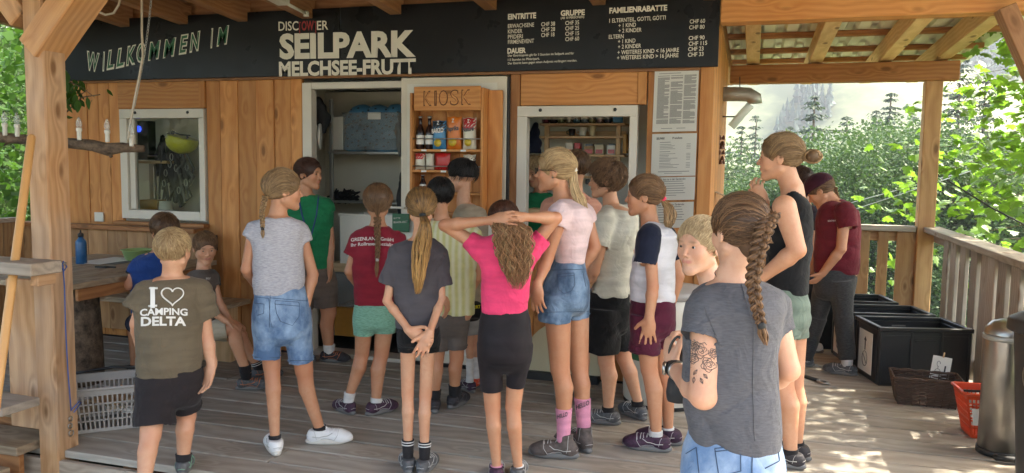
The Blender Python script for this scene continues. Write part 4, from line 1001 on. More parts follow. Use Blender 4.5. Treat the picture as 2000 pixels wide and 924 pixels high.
# ---- hair
def hair_obj(name, strands, mat, parent, n=4):
    """strands: list of (points Nx3, radii N, shade)"""
    V = []; F = []; S = []
    for pts, rad, sh in strands:
        v, f = tube_vf([tuple(p) for p in pts], rad, n); o = len(V); V += v; F += [tuple(i+o for i in g) for g in f]; S += [sh]*len(v)
    me = mesh(name, V, F, True); attr(me, 'shade', S); return link(name, me, mat, parent)
def hair_cap(p, mat, thick=.05, face=(0, .52, -.16, .33, .34, .44), low=-.30, back=None, ear=True, name='hair', top=.0, extra=(), sh=.14, h=.005, k=.02):
    W = p.headW; HH = p.HH; M = p.hM; c = W(0, -.06, .135); r = np.array([.335+thick, .42+thick, .355+thick+top])*HH
    f = Field(c-r.max()*1.7, c+r.max()*1.5, h)
    f.ell(c, r, M, .0)
    if back: f.ell(W(*back[:3]), np.array(back[3:6])*HH, M, .05*HH)
    for e in extra: f.ell(W(*e[:3]), np.array(e[3:6])*HH, M, .04*HH)
    f.ell(W(*face[:3]), np.array(face[3:6])*HH, M, .01*HH, True)
    f.ell(W(0, .40, -.62), np.array([.6, .42, .55])*HH, M, .01*HH, True)     # jaw and neck sides
    f.ell(W(0, 0, low-.5), np.array([1.2, 1.2, .5])*HH, M, .01*HH, True)
    if ear:
        for sx in (-1, 1): f.ell(W(sx*.40, .03, -.10), np.array([.13, .14, .16])*HH, M, .01*HH, True)
    V, t, q = f.mesh(); V = smooth_verts(V, t, q, 2); me = np_mesh(name, V, t, q)
    L = (V-W(0, 0, 0))@M/HH; attr(me, 'shade', sh+.12*vnoise(np.c_[L[:, 0]*30, L[:, 1]*3, L[:, 2]*30]))
    return link(name, me, mat, p.body)
def surf(L, thick):
    """push a head-local direction onto the hair surface"""
    c = np.array([0, -.06, .135]); r = np.array([.335+thick, .42+thick, .355+thick]); d = L-c; return c+d/np.sqrt(((d/r)**2).sum())
def pulled(p, mat, G, n=170, thick=.055,  seed=1, front=.30, nape=-.28, loose=.0, name='hair_strands', sh0=.1, sh1=.7, rad=.011, G2=None):
    """strands combed from the hairline to the gather point G (head-local)"""
    n = int(n*2.9); thick += .006; rad *= .42; R = random.Random(seed); out = []; G0 = np.array(G); c = np.array([0, -.06, .135])
    for i in range(n):
        a = (i+R.random())/n*2*pi                       # round the hairline: 0 front, pi back
        if i % 3 == 0: a = R.gauss(0, .75)
        x = .40*sin(a); fz = .5+.5*cos(a)
        y = front*fz+(-.34)*(1-fz); z = (.40 if abs(a-pi) > 2.3 else 0)
        z = .36*max(0, cos(a))**.6+(-.02)*abs(sin(a))+nape*max(0, -cos(a))**.7
        s0 = np.array([x, y, z]); s0 = s0+np.array([R.gauss(0, .02), R.gauss(0, .02), R.gauss(0, .02)])
        if i % 4 == 1: s0 = np.array([R.choice((-.36, .36)), R.uniform(.02, .25), R.uniform(-.06, .24)])
        st = R.uniform(0, .35) if R.random() < .6 else 0; G = G0 if G2 is None or s0[2] > -.02 else np.array(G2)
        pts = []; m_ = 9
        for j in range(m_):
            f = st+(1-st)*j/(m_-1); u0 = s0-c; uG = G-c; bw = max(0, .25-float(u0@uG)/(np.linalg.norm(u0)*np.linalg.norm(uG))); q = c+u0*(1-f)+uG*f+np.array([u0[0]*.35, 0, .42])*4*f*(1-f)*bw
            # arc outward
            q = surf(q, thick+R.uniform(-.004, .012)) if f < .93 else G+(q-G)*.6
            if j == 0: q = q*.985+c*.015
            pts.append(q+np.array([R.gauss(0, loose)]*3))
        pts = np.array(pts); W = np.array([p.headW(*q) for q in pts])
        r = rad*p.HH*R.uniform(.5, 1.5)
        if i % 17 == 0: W = W+(W-p.hc)*R.uniform(.02, .07)*np.sin(np.linspace(0, 3.1, len(W)))[:, None]; r *= .4
        out.append((W, [r*.5]+[r]*(m_-2)+[r*.7], R.uniform(sh0, sh1)))
    return hair_obj(name, out, mat, p.body)
def short_hair(p, mat, n=380, length=.22, thick=.045, seed=1, curl=.0, crown=(0, -.25, .42), low=-.16, lift=.03, sh0=.1, sh1=.8, rad=.012, fringe=.30, name='hair_strands'):
    n = int(n*2.9); rad *= .42; R = random.Random(seed); out = []; crown = np.array(crown); c = np.array([0, -.06, .135]); k = 0
    while len(out) < n and k < n*6:
        k += 1; d = np.array([R.gauss(0, 1), R.gauss(0, 1), R.gauss(.3, 1)]); d /= np.linalg.norm(d); s0 = surf(c+d*.3, thick*.6)
        if s0[2] < low+.12*max(0, s0[1]) or (s0[1] > .12 and s0[2] < .12+(s0[1]-.12)*.95) or (abs(s0[0]) > .27 and s0[2] < .02 and s0[1] > -.16): continue
        flow = s0-crown; nn = (s0-c)/np.array([.335, .42, .355])**2; nn /= np.linalg.norm(nn); flow -= nn*(flow@nn)
        fl = np.linalg.norm(flow); flow = flow/fl if fl > .02 else np.array([R.gauss(0, 1), R.gauss(0, 1), 0])
        flow = flow+np.array([R.gauss(0, .25), R.gauss(0, .25), R.gauss(0, .25)]); m_ = 6; pts = []; q = s0.copy(); ln = length*R.uniform(.6, 1.2); ph = R.random()*6.28; sd = np.cross(flow, nn)
        for j in range(m_):
            f = j/(m_-1); q2 = surf(s0+flow*ln*f, thick+lift*f*(1.3-f)*2*R.uniform(.6, 1.2))
            if curl: q2 = q2+sd*sin(ph+f*9)*curl+nn*cos(ph+f*9)*curl*.7
            pts.append(p.headW(*q2))
        r = rad*p.HH*R.uniform(.6, 1.25); out.append((np.array(pts), [r*.6, r, r, r*.9, r*.65, r*.2], R.uniform(sh0, sh1)))
    return hair_obj(name, out, mat, p.body)
def tail(p, mat, path, width, n=70, seed=1, wave=.3, thick=.5, sh0=.1, sh1=.8, rad=.0032, freq=2.0, name='ponytail', parent=None, tip=1.0, shade_end=0.0, strands_n=16):
    """bundle of strands along a path; width = list of half widths in metres along it"""
    R = random.Random(seed); path = [Vector(q) for q in path]; m_ = strands_n
    cum = [0]
    for a, b in zip(path[:-1], path[1:]): cum.append(cum[-1]+(b-a).length)
    def at(f):
        L = f*cum[-1]; i = 0
        while i < len(cum)-2 and cum[i+1] < L: i += 1
        g = (L-cum[i])/max(1e-6, cum[i+1]-cum[i]); g0 = path[max(i-1, 0)]; g3 = path[min(i+2, len(path)-1)]
        a, b = path[i], path[i+1]; t = g; return .5*((2*a)+(b-g0)*t+(2*g0-5*a+4*b-g3)*t*t+(3*a-g0-3*b+g3)*t**3)
    C = [at(j/(m_-1)) for j in range(m_)]; wd = np.interp(np.linspace(0, 1, m_), np.linspace(0, 1, len(width)), width); out = []
    for i in range(n):
        a = R.random()*2*pi; rr = sqrt(R.random()); ph = R.random()*6.28; fr = freq*R.uniform(.8, 1.2); end = R.uniform(.78, 1.0)*tip; pts = []; rad_ = []
        for j in range(m_):
            f = j/(m_-1)*end; c = at(min(f, 1)); w_ = np.interp(f, np.linspace(0, 1, len(width)), width); wv = wave*w_*sin(ph+f*fr*6.28)
            pts.append(c+p.s*(w_*rr*cos(a)+wv)+p.v*(w_*thick*rr*sin(a)+wv*.5*cos(ph))); rad_.append(rad*(1 if f < .8 else max(.25, (end-f)*5)))
        out.append((pts, rad_, R.uniform(sh0, sh1)+shade_end*0))
    o = hair_obj(name, out, mat, parent or p.body)
    if shade_end:
        me = o.data; nn = len(me.vertices); co = np.empty(nn*3); me.vertices.foreach_get('co', co); z = co.reshape(-1, 3)[:, 2]
        at_ = me.attributes['shade']; v = np.empty(nn, np.float32); at_.data.foreach_get('value', v); f = (z.max()-z)/(z.max()-z.min()); at_.data.foreach_set('value', (v+shade_end*f).astype(np.float32))
    return o
def braid(p, mat, path, w0, w1, turns=5, n=13, seed=1, sh0=.1, sh1=.7, name='braid', tassel=.05, tie='hair_tie', dep=.6):
    """three locks of strands woven along a path"""
    R = random.Random(seed); path = [Vector(q) for q in path]; out = []; M_ = 14*turns
    cum = [0]
    for a, b in zip(path[:-1], path[1:]): cum.append(cum[-1]+(b-a).length)
    def at(f):
        L = f*cum[-1]; i = 0
        while i < len(cum)-2 and cum[i+1] < L: i += 1
        g = (L-cum[i])/max(1e-6, cum[i+1]-cum[i]); return path[i].lerp(path[i+1], g)
    for k in range(3):
        for i in range(n):
            a = 2*pi*i/n if i else 0; rr = ((.40 if i % 2 else .30) if i else 0); pts = []; rad_ = []
            sh = R.uniform(sh0, sh1)
            for j in range(M_):
                f = j/(M_-1); c = at(f); w_ = w0+(w1-w0)*f; ph = f*turns*2*pi*.5+k*2*pi/3; lx = sin(ph)*w_*.62; ly = sin(2*ph)*w_*dep*.55
                tw = f*turns*3+a; pts.append(c+p.s*(lx+rr*w_*cos(tw))-p.v*(ly+rr*w_*.8*sin(tw))); rad_.append(w_*.13 if i else w_*.30)
            out.append((pts, rad_, sh))
    o = hair_obj(name, out, mat, p.body, 5)
    e = path[-1]; d = (path[-1]-path[-2]).normalized()
    if tie: tube('hair_tie', [e-d*.004, e+d*.012], w1*.75, tie, p.body, 10)
    if tassel: tail(p, mat, [e, e+d*tassel*.5, e+d*tassel], [w1*.6, w1*.9, w1*.25], 26, seed, .1, .7, sh0+.15, sh1+.15, w1*.13, name='braid_end')
    return o
def glasses(p, mat='rubber'):
    W = p.headW; mb = MB()
    for sx in (-1, 1):
        mb.tube([W(sx*.135+.085*cos(a), .44-.03*abs(cos(a)), .0+.062*sin(a)) for a in np.linspace(0, 2*pi, 14)[:-1]], .006*p.HH*1.4, 5, True)
        mb.tube([W(sx*.22, .42, .02), W(sx*.30, .3, .02), W(sx*.36, -.04, .01), W(sx*.36, -.1, -.03)], .008*p.HH, 5)
    mb.tube([W(-.05, .44, .01), W(0, .455, .02), W(.05, .44, .01)], .008*p.HH, 5); return mb.obj('glasses', mat, p.body, True)
# ================================================================ the people, one by one
def pt3(s, q): return s.P(*q) if len(q) == 2 else s.P(q[0], q[1], q[2])
def figure(foot, label, skin, head, neck, shirt, arms, pants, legs, D=None, z=0.0, h=.0048, group=None, gaze=None, eyes='iris', hidden_torso=None):
    s = Person(foot, label, group, h, z, D)
    s.gaze = gaze
    hx, hy, HH, yaw = head[:4]; kw = head[4] if len(head) > 4 else {}
    kw.setdefault('neck_r', .195); W = s.head(hx, hy, HH, yaw, neck=pt3(s, neck), eyes=eyes, **kw)
    # torso under the clothes
    R = s.rows(shirt['rows'], shirt.get('dd', 0)); Rp = s.rows(pants['rows'], pants.get('dd', 0)) if pants else []
    tr = sorted([(r[0], r[1], r[2], max(.02, r[3]-.014), max(.02, r[4]-.014), r[5]) for r in R+[q for q in Rp if q[0] < min(x[0] for x in R)]])
    s.prims.append(('loft', tr))
    top = max(R); s.prims.append(('cap', s.nb+np.array([0, 0, .02]), np.array([top[1], top[2], top[0]-.05]), s.neck_r*1.0, s.neck_r*1.1, .015))
    for a in arms:
        pts = [pt3(s, q) for q in a['p']]; rad = [s.m(r)*(.86 if i else .84) for i, r in enumerate(a['r'])]
        s.masks.append(('flush', pts[1], np.eye(3), np.full(3, rad[1]*1.3))); s.cap(pts[0], pts[1], rad[0], rad[1], .012)
        if len(pts) > 2:
            d = pts[2]-pts[1]; mid = pts[1]+d*.28; rm = rad[1]*1.04
            s.cap(pts[1], mid, rad[1]*.98, rm, .01); s.cap(mid, pts[2], rm, rad[2], .01)
        if 'hand' in a:
            H = a['hand']; s.hand(pts[-1], pt3(s, H['to']), H['back'] if not isinstance(H['back'], (int, float)) else np.array(s.dirn(H['back'], H.get('el', 0))), H.get('side', 1), H.get('L', s.HH*.78), H.get('curl', 18), H.get('spread', 1.0), H.get('thumb', 42), H.get('fc'))
    for L in legs:
        pts = [pt3(s, q) for q in L['p']]; rad = [s.m(r)*.95 for r in L['r']]      # hip, knee, ankle ; radii hip knee calf ankle
        s.cap(pts[0], pts[1], rad[0], rad[1], .006)
        if len(pts) > 2:
            d = pts[2]-pts[1]; bk = np.array(s.dirn(L.get('ang', 0)+180)); cm = pts[1]+d*.30+bk*rad[2]*.30
            s.cap(pts[1], cm, rad[1]*.93, rad[2], .007); s.cap(cm, pts[2], rad[2], rad[3], .007)
            hl = np.array([pts[2][0], pts[2][1], z+.05]); s.cap(pts[2], hl, rad[3], rad[3]*.95, .01)
            fd = np.array(s.dirn(L.get('ang', 0))); s.cap(hl, hl+fd*.09-np.array([0, 0, .015]), rad[3]*.9, rad[3]*.7, .01)
            s.masks.append(('flush', pts[1], np.eye(3), np.full(3, rad[1]*1.4)))
            if 'shoe' in L:
                S = L['shoe']; s.shoe(tuple(pts[2]), L.get('ang', 0), **S)
            if 'sock' in L:
                k = L['sock']; t_ = pts[2]+(pts[1]-pts[2])*k.get('up', .2); b_ = np.array([pts[2][0], pts[2][1], z+.06])
                s.sock(t_, b_, (rad[3]+(rad[2]-rad[3])*k.get('up', .2)*1.1)+.0085, rad[3]+.006, k['mat'], k.get('stripes'), (pts[1], cm, pts[2], rad[1]*.93, rad[2], rad[3]) if k.get('up', .2) > .3 else None)
    s.build_body(skin)
    # shirt
    top_ = max(R)
    cones = [(pt3(s, c[0]), pt3(s, c[1]), s.m(c[2]), s.m(c[3])) for c in shirt.get('sleeves', ())]
    hol = [(c[1]-(c[1]-c[0])*.25, c[1]+(c[1]-c[0])*.05, c[3]-.011, c[3]-.010) for c in cones]
    caps = [(c[0], c[0]+(c[1]-c[0])*.35, c[2]*1.0, (c[2]+(c[3]-c[2])*.35)) for c in cones]
    if shirt.get('collar', True):
        cut = [('cap', (s.nb+np.array([0, 0, -.0]), s.nb+np.array([0, 0, .2])+np.array(s.dirn(head[3]))*.03, s.neck_r*shirt.get('neck_open', 1.22), s.neck_r*1.5), {'k': .004})]
    else: cut = []
    for c in shirt.get('cut', ()): cut.append(('cap', (pt3(s, c[0]), pt3(s, c[1]), s.m(c[2]), s.m(c[3])), {'k': .004}))
    lo_ = sorted(R)[:3]
    cut.append(('loft', (R,), dict(shrink=.016, z0=min(R)[0]-.1, z1=min(R)[0]+.045, k=.006)))
    s.shirt = s.garment(shirt.get('name', 'shirt'), shirt['mat'], [R], cones, hol, caps, fold=shirt.get('fold', .006), cut=cut, seed=shirt.get('seed', foot[0] % 17), k=shirt.get('k', .02), n=shirt.get('n', 2.3), fs=shirt.get('fs', 9.0))
    if shirt.get('sleeve_mat'):
        cs = [(c[0], c[1], c[2]+.004, c[3]+.003) for c in cones]
        s.sleeves = []
        for c in cs:
            s.sleeves.append(s.garment('sleeve', shirt['sleeve_mat'], (), [c], [(c[1]-(c[1]-c[0])*.2, c[1]+(c[1]-c[0])*.05, c[3]-.008, c[3]-.008)], [(c[0], c[0]+(c[1]-c[0])*.4, c[2], c[2]+(c[3]-c[2])*.4)], fold=.003, cut=[x for x in cut if x[0] == 'cap'][:1], parent=s.shirt))
    if pants:
        pc = [(pt3(s, c[0]), pt3(s, c[1]), s.m(c[2]), s.m(c[3])) for c in pants.get('legs', ())]
        pc = [(c[0]+(c[0]-c[1])*.12, *c[1:]) for c in pc]
        lw = min(Rp); rl = max(c[2] for c in pc); span = sum(c[2] for c in pc[:2])
        hz_ = min(float(c[1][2]) for c in pc); ex = min(1.0, max(.05, (lw[0]-hz_)*.75/.095))
        Rp = Rp+[(lw[0]-.035*ex, lw[1], lw[2], lw[3]*.97, lw[4]*.8+rl*.2, lw[5]), (lw[0]-.075*ex, lw[1], lw[2], lw[3]*.86, rl*.97, lw[5]), (lw[0]-.095*ex, lw[1], lw[2], lw[3]*.6, rl*.6, lw[5])]
        hol = [(c[1]-(c[1]-c[0])/np.linalg.norm(c[1]-c[0])*.05, c[1]+(c[1]-c[0])*.05, c[3]-.008, c[3]-.008) for c in pc] if not pants.get('tight') else []
        s.pants = s.garment(pants.get('name', 'shorts'), pants['mat'], [Rp], pc, hol, [], fold=pants.get('fold', .004), seed=foot[1] % 13, k=pants.get('k', .014), n=pants.get('n', 2.2), fs=pants.get('fs', 8.0))
        for c in pc:
            d_ = (c[1]-c[0]); L_ = np.linalg.norm(d_); d_ /= L_
            if not pants.get('tight'): tube('hem', [Vector(c[1]-d_*.024), Vector(c[1]-d_*.022)], c[3]+.0028, pants['mat'], s.pants, 18)
    return s
X0 = (0, 0, 1)
PEOPLE = {}
def want(k): return ONLY is None or k in ONLY
ONLY = None
# --- boy in olive shirt, walking in from the left
if want(3):
    s = figure((330, 932), 'blond boy in an olive camping shirt walking away past the grey basket', 'skin', (339, 489, 80, 28), (337, 540),
        dict(mat='olive', rows=[(730, 274, 387, .105), (690, 275, 387, .105), (640, 273, 388, .108), (600, 271, 390, .108), (568, 274, 394, .10), (552, 284, 388, .085), (541, 305, 370, .07)],
             sleeves=[((288, 568, 0), (263, 606, -.01), 21, 22), ((388, 570, 0), (405, 622, 0), 23, 24)], fold=.007),
        [dict(p=[(286, 570, 0), (268, 632, .02), (276, 682, .12)], r=[17, 14, 11]),
         dict(p=[(392, 572, 0), (403, 660, .0), (414, 712, -.03)], r=[16, 14, 10], hand=dict(to=(404, 752, -.05), back=60, side=-1, curl=14, L=.165, spread=1.5))],
        dict(mat='brown_black', rows=[(720, 273, 387, .10), (740, 272, 389, .105), (760, 272, 390, .11)], legs=[((305, 745, 0), (302, 832, -.06), 33, 36), ((358, 745, 0), (365, 798, .05), 31, 27)], fold=.006),
        [dict(p=[(305, 740, 0), (294, 850, -.07), (280, 955, -.16)], r=[27, 19, 17, 11], ang=20, shoe=dict(mat='shoe_grey', L=.20, lace='lace_green'), sock=dict(mat='sock_black', up=.12)),
         dict(p=[(360, 740, 0), (364, 812, .06), (358, 897, .03)], r=[27, 18.5, 17, 11], ang=12, shoe=dict(mat='shoe_grey', L=.205, lace='lace_green'), sock=dict(mat='sock_black', up=.13))])
    hair_cap(s, 'hair_blond', .022, low=-.30); short_hair(s, 'hair_blond', 700, .13, .030, crown=(.06, -.30, .40), low=-.28, lift=.02, rad=.010)
    tr_ = s.bvh(s.shirt)
    s.text(s.shirt, 'I', (294, 597), (303, 597), 33, offset=.10, tree=tr_)
    s.lines(s.shirt, [[(290, 598), (307, 597)], [(292, 563), (308, 563)]], .005, 'print_white', 'lettering', tr_)
    s.lines(s.shirt, [[(337+21.5*sin(a)**3, 577-(15.5*cos(a)-5.5*cos(2*a)-2.4*cos(3*a)-cos(4*a))*1.02) for a in np.linspace(0, 2*pi, 41)]], .0036, 'print_white', 'heart_print', tr_)
    s.text(s.shirt, 'CAMPING', (274, 617), (366, 616), 13, offset=.03, bend=-2, tree=tr_); s.text(s.shirt, 'DELTA', (276, 636), (363, 636), 17, offset=.035, bend=-1, tree=tr_)
# --- girl in grey heather shirt and denim shorts
if want(4):
    s = figure((590, 872), 'girl with a plaited tail, light grey shirt, long denim shorts and white trainers', 'skin_tan', (555, 372, 76, 78), (543, 424),
        dict(mat='grey_heather', rows=[(574, 500, 592, .095), (556, 498, 592, .10), (530, 498, 590, .10), (500, 499, 588, .10), (470, 492, 590, .10), (448, 488, 592, .095), (434, 494, 586, .085), (424, 512, 570, .07)],
             sleeves=[((499, 446, 0), (489, 466, -.01), 15, 16), ((584, 448, .02), (594, 474, .02), 17, 17)], fold=.006),
        [dict(p=[(496, 450, 0), (481, 526, .0), (499, 556, .12)], r=[14, 11.5, 9]),
         dict(p=[(586, 452, .03), (611, 536, .03), (601, 582, .0)], r=[14, 12, 9], hand=dict(to=(596, 610, .02), back=70, side=1, curl=18, L=.15))],
        dict(mat='denim', rows=[(556, 502, 590, .09), (580, 498, 598, .105), (610, 495, 606, .115), (640, 495, 607, .11)], legs=[((524, 625, 0), (521, 702, -.01), 29, 25.5), ((578, 625, 0), (589, 708, 0), 28, 24.5)], fold=.005),
        [dict(p=[(524, 620, 0), (531, 716, .0), (537, 862, -.06)], r=[26, 17, 14.5, 8.5], ang=-12, shoe=dict(mat='shoe_white', sole='sole_white', lace='shoe_white', L=.235), sock=dict(mat='sock_black', up=.08)),
         dict(p=[(580, 620, 0), (594, 724, .02), (626, 842, .03)], r=[26, 18, 15.5, 9.5], ang=98, shoe=dict(mat='shoe_white', sole='sole_white', lace='shoe_white', L=.25), sock=dict(mat='sock_black', up=.08))])
    hair_cap(s, 'hair_dark_blond', .05, low=-.26); pulled(s, 'hair_dark_blond', (.16, -.46, -.14), 190, .055)
    braid(s, 'hair_dark_blond', [s.headW(.16, -.47, -.12), s.P(512, 412, -.12), s.P(513, 445, -.125)], .017, .011, 7, tassel=.055)
    t_ = s.bvh(s.pants)
    s.lines(s.pants, [[(537, 592), (538, 587), (582, 590), (585, 594), (584, 618), (571, 636), (548, 628), (540, 612), (537, 592)], [(537, 594), (585, 598)], [(498, 592), (516, 594), (515, 612), (503, 616)], [(499, 580), (525, 583), (528, 625), (532, 640)], [(528, 582), (600, 588)], [(528, 568), (526, 640)], [(498, 698), (547, 699)], [(566, 704), (612, 704)]], .0013, 'denim_seam', 'seam', t_)
# --- girl in maroon shirt
if want(6):
    s = figure((720, 805), 'girl with long plait in maroon company shirt and mint green shorts', 'skin_tan', (738, 396, 68, 2), (738, 444),
        dict(mat='maroon', rows=[(604, 692, 774, .085), (560, 690, 776, .09), (520, 687, 778, .095), (490, 688, 782, .095), (462, 690, 784, .09), (449, 702, 770, .075), (442, 716, 760, .06)],
             sleeves=[((700, 464, 0), (684, 500, .0), 15, 16), ((774, 466, 0), (788, 504, 0), 15, 16)], fold=.006),
        [dict(p=[(700, 468, 0), (682, 530, .0), (700, 560, .14)], r=[12, 10.5, 8]), dict(p=[(774, 468, 0), (796, 530, .0), (772, 560, .14)], r=[12, 10.5, 8])],
        dict(mat='mint', rows=[(592, 693, 773, .085), (612, 690, 775, .095), (630, 690, 775, .095)], legs=[((712, 622, 0), (710, 655, 0), 21, 19.5), ((752, 622, 0), (751, 650, 0), 21.5, 21)], tight=True, fold=.002),
        [dict(p=[(712, 620, 0), (707, 692, .02), (680, 778, .0)], r=[19, 14.5, 14.5, 8], ang=-35, shoe=dict(mat='shoe_plum', L=.22), sock=dict(mat='sock_white', up=.13)),
         dict(p=[(752, 620, 0), (745, 692, .0), (734, 790, -.04)], r=[20, 15, 15, 8.5], ang=55, shoe=dict(mat='shoe_plum', L=.235), sock=dict(mat='sock_white', up=.13))])
    hair_cap(s, 'hair_light_brown', .06, low=-.34, ear=False); pulled(s, 'hair_light_brown', (0, -.42, -.42), 190, .07, nape=-.36)
    braid(s, 'hair_light_brown', [s.headW(0, -.44, -.38), s.P(737, 450, -.12), s.P(738, 480, -.125), s.P(737, 506, -.12)], .022, .013, 7, tassel=.11, tie='lace_light')
    t_ = s.bvh(s.shirt)
    s.text(s.shirt, 'GREENLAND GmbH', (686, 472), (768, 472), 6.5, offset=.012, bend=-3, tree=t_); s.text(s.shirt, 'Ihr Rollrasenspezialist', (686, 482), (771, 482), 6.5, offset=.012, bend=-3, tree=t_)
# --- girl in charcoal shirt, hands folded behind
if want(7):
    s = figure((812, 918), 'thin girl with long ponytail, charcoal shirt, hands folded behind her back', 'skin', (823, 406, 76, 4), (823, 466),
        dict(mat='charcoal', rows=[(640, 773, 859, .085), (600, 771, 861, .09), (560, 769, 863, .09), (520, 768, 864, .09), (492, 764, 868, .085), (476, 774, 860, .07), (466, 796, 848, .055)],
             sleeves=[((777, 490, 0), (758, 556, -.01), 15, 19), ((856, 494, 0), (868, 560, -.01), 15, 19)], fold=.006),
        [dict(p=[(775, 494, 0), (756, 588, -.03), (800, 646, -.12)], r=[12, 9.5, 7.5], hand=dict(to=(832, 664, -.14), back=0, side=1, curl=20, L=.15)),
         dict(p=[(858, 496, 0), (862, 585, -.03), (838, 652, -.15)], r=[12, 9.5, 7.5], hand=dict(to=(818, 700, -.17), back=10, side=-1, curl=28, L=.155))],
        dict(mat='black_cloth', rows=[(632, 777, 858, .08), (650, 775, 860, .09), (665, 775, 860, .09)], legs=[((797, 658, 0), (796, 688, 0), 20, 20), ((838, 658, 0), (838, 688, 0), 20, 20)], fold=.003),
        [dict(p=[(797, 655, 0), (796, 768, .01), (797, 884, .0)], r=[17, 13, 12.5, 8], ang=-8, shoe=dict(mat='shoe_grey', L=.21), sock=dict(mat='sock_black', up=.22, stripes=[(.06, 'sock_white'), (.2, 'sock_white')])),
         dict(p=[(838, 655, 0), (831, 772, .01), (829, 888, -.03)], r=[17, 13, 12.5, 8], ang=22, shoe=dict(mat='shoe_grey', L=.215), sock=dict(mat='sock_black', up=.22, stripes=[(.06, 'sock_white'), (.2, 'sock_white')]))])
    hair_cap(s, 'hair_ombre', .045, low=-.28); pulled(s, 'hair_ombre', (.06, -.48, -.16), 210, .052, sh0=.05, sh1=.5)
    tail(s, 'hair_ombre', [s.headW(.06, -.47, -.16), s.P(830, 440, -.16), s.P(824, 480, -.14), s.P(818, 530, -.13), s.P(815, 575, -.125)], [.012, .026, .040, .042, .030, .012], 120, 4, .12, .45, .0, .45, .0028, shade_end=.5)
    tube('hair_tie', [s.headW(.06, -.50, -.12), s.headW(.07, -.52, -.19)], .016, 'hair_tie', s.body, 10)
# --- girl in pink, hands on head
if want(10):
    s = figure((985, 936), 'curly haired girl in a bright pink shirt and black cycling shorts, hands on her head', 'skin_tan', (984, 432, 76, 5), (985, 480),
        dict(mat='pink', rows=[(610, 941, 1030, .085), (590, 941, 1033, .088), (560, 939, 1036, .092), (520, 936, 1044, .095), (495, 928, 1052, .09), (478, 924, 1056, .08), (466, 935, 1048, .06), (458, 962, 1012, .04)],
             sleeves=[((940, 486, 0), (914, 466, .02), 20, 19), ((1038, 484, 0), (1060, 462, .0), 20, 19)], fold=.006, k=.03),
        [dict(p=[(938, 482, 0), (868, 440, .02), (962, 430, -.10)], r=[17, 13.5, 8.5], hand=dict(to=(1000, 424, -.16), back=178, el=20, side=1, curl=16, L=.155, thumb=30)),
         dict(p=[(1040, 480, 0), (1086, 426, .0), (1020, 424, -.10)], r=[17, 13.5, 8.5], hand=dict(to=(980, 428, -.14), back=178, el=20, side=-1, curl=16, L=.155, thumb=30))],
        dict(mat='black_stretch', rows=[(600, 942, 1031, .082), (625, 936, 1037, .09), (660, 932, 1040, .10), (690, 932, 1040, .10)], legs=[((958, 680, 0), (960, 764, 0), 26, 22), ((1014, 680, 0), (1007, 757, 0), 26, 18.5)], tight=True, fold=.0015, name='cycling_shorts'),
        [dict(p=[(958, 690, 0), (962, 795, .01), (970, 912, .0)], r=[23, 17, 15.5, 9], ang=0, shoe=dict(mat='shoe_plum', L=.21), sock=dict(mat='sock_pink', up=.03)),
         dict(p=[(1012, 690, 0), (1002, 795, .01), (1012, 914, .0)], r=[22, 16.5, 15.5, 9], ang=10, shoe=dict(mat='shoe_grey', L=.21), sock=dict(mat='sock_white', up=.03))])
    hair_cap(s, 'hair_auburn', .05, low=-.36, ear=False); pulled(s, 'hair_auburn', (.05, -.44, .05), 120, .055, nape=-.30)
    for sd_, mt_, n_ in ((1, 'hair_ginger_brown', 170), (2, 'hair_dark_blond', 90)):
        tail(s, mt_, [s.headW(.05, -.47, .10), s.P(1000, 450, -.17), s.P(1004, 490, -.15), s.P(1009, 525, -.13), s.P(1010, 566, -.12)], [.04, .08, .088, .08, .06, .02], n_, 7+sd_, .13, .35, .1, .9, .0022, freq=5, name='curly_hair', strands_n=34)
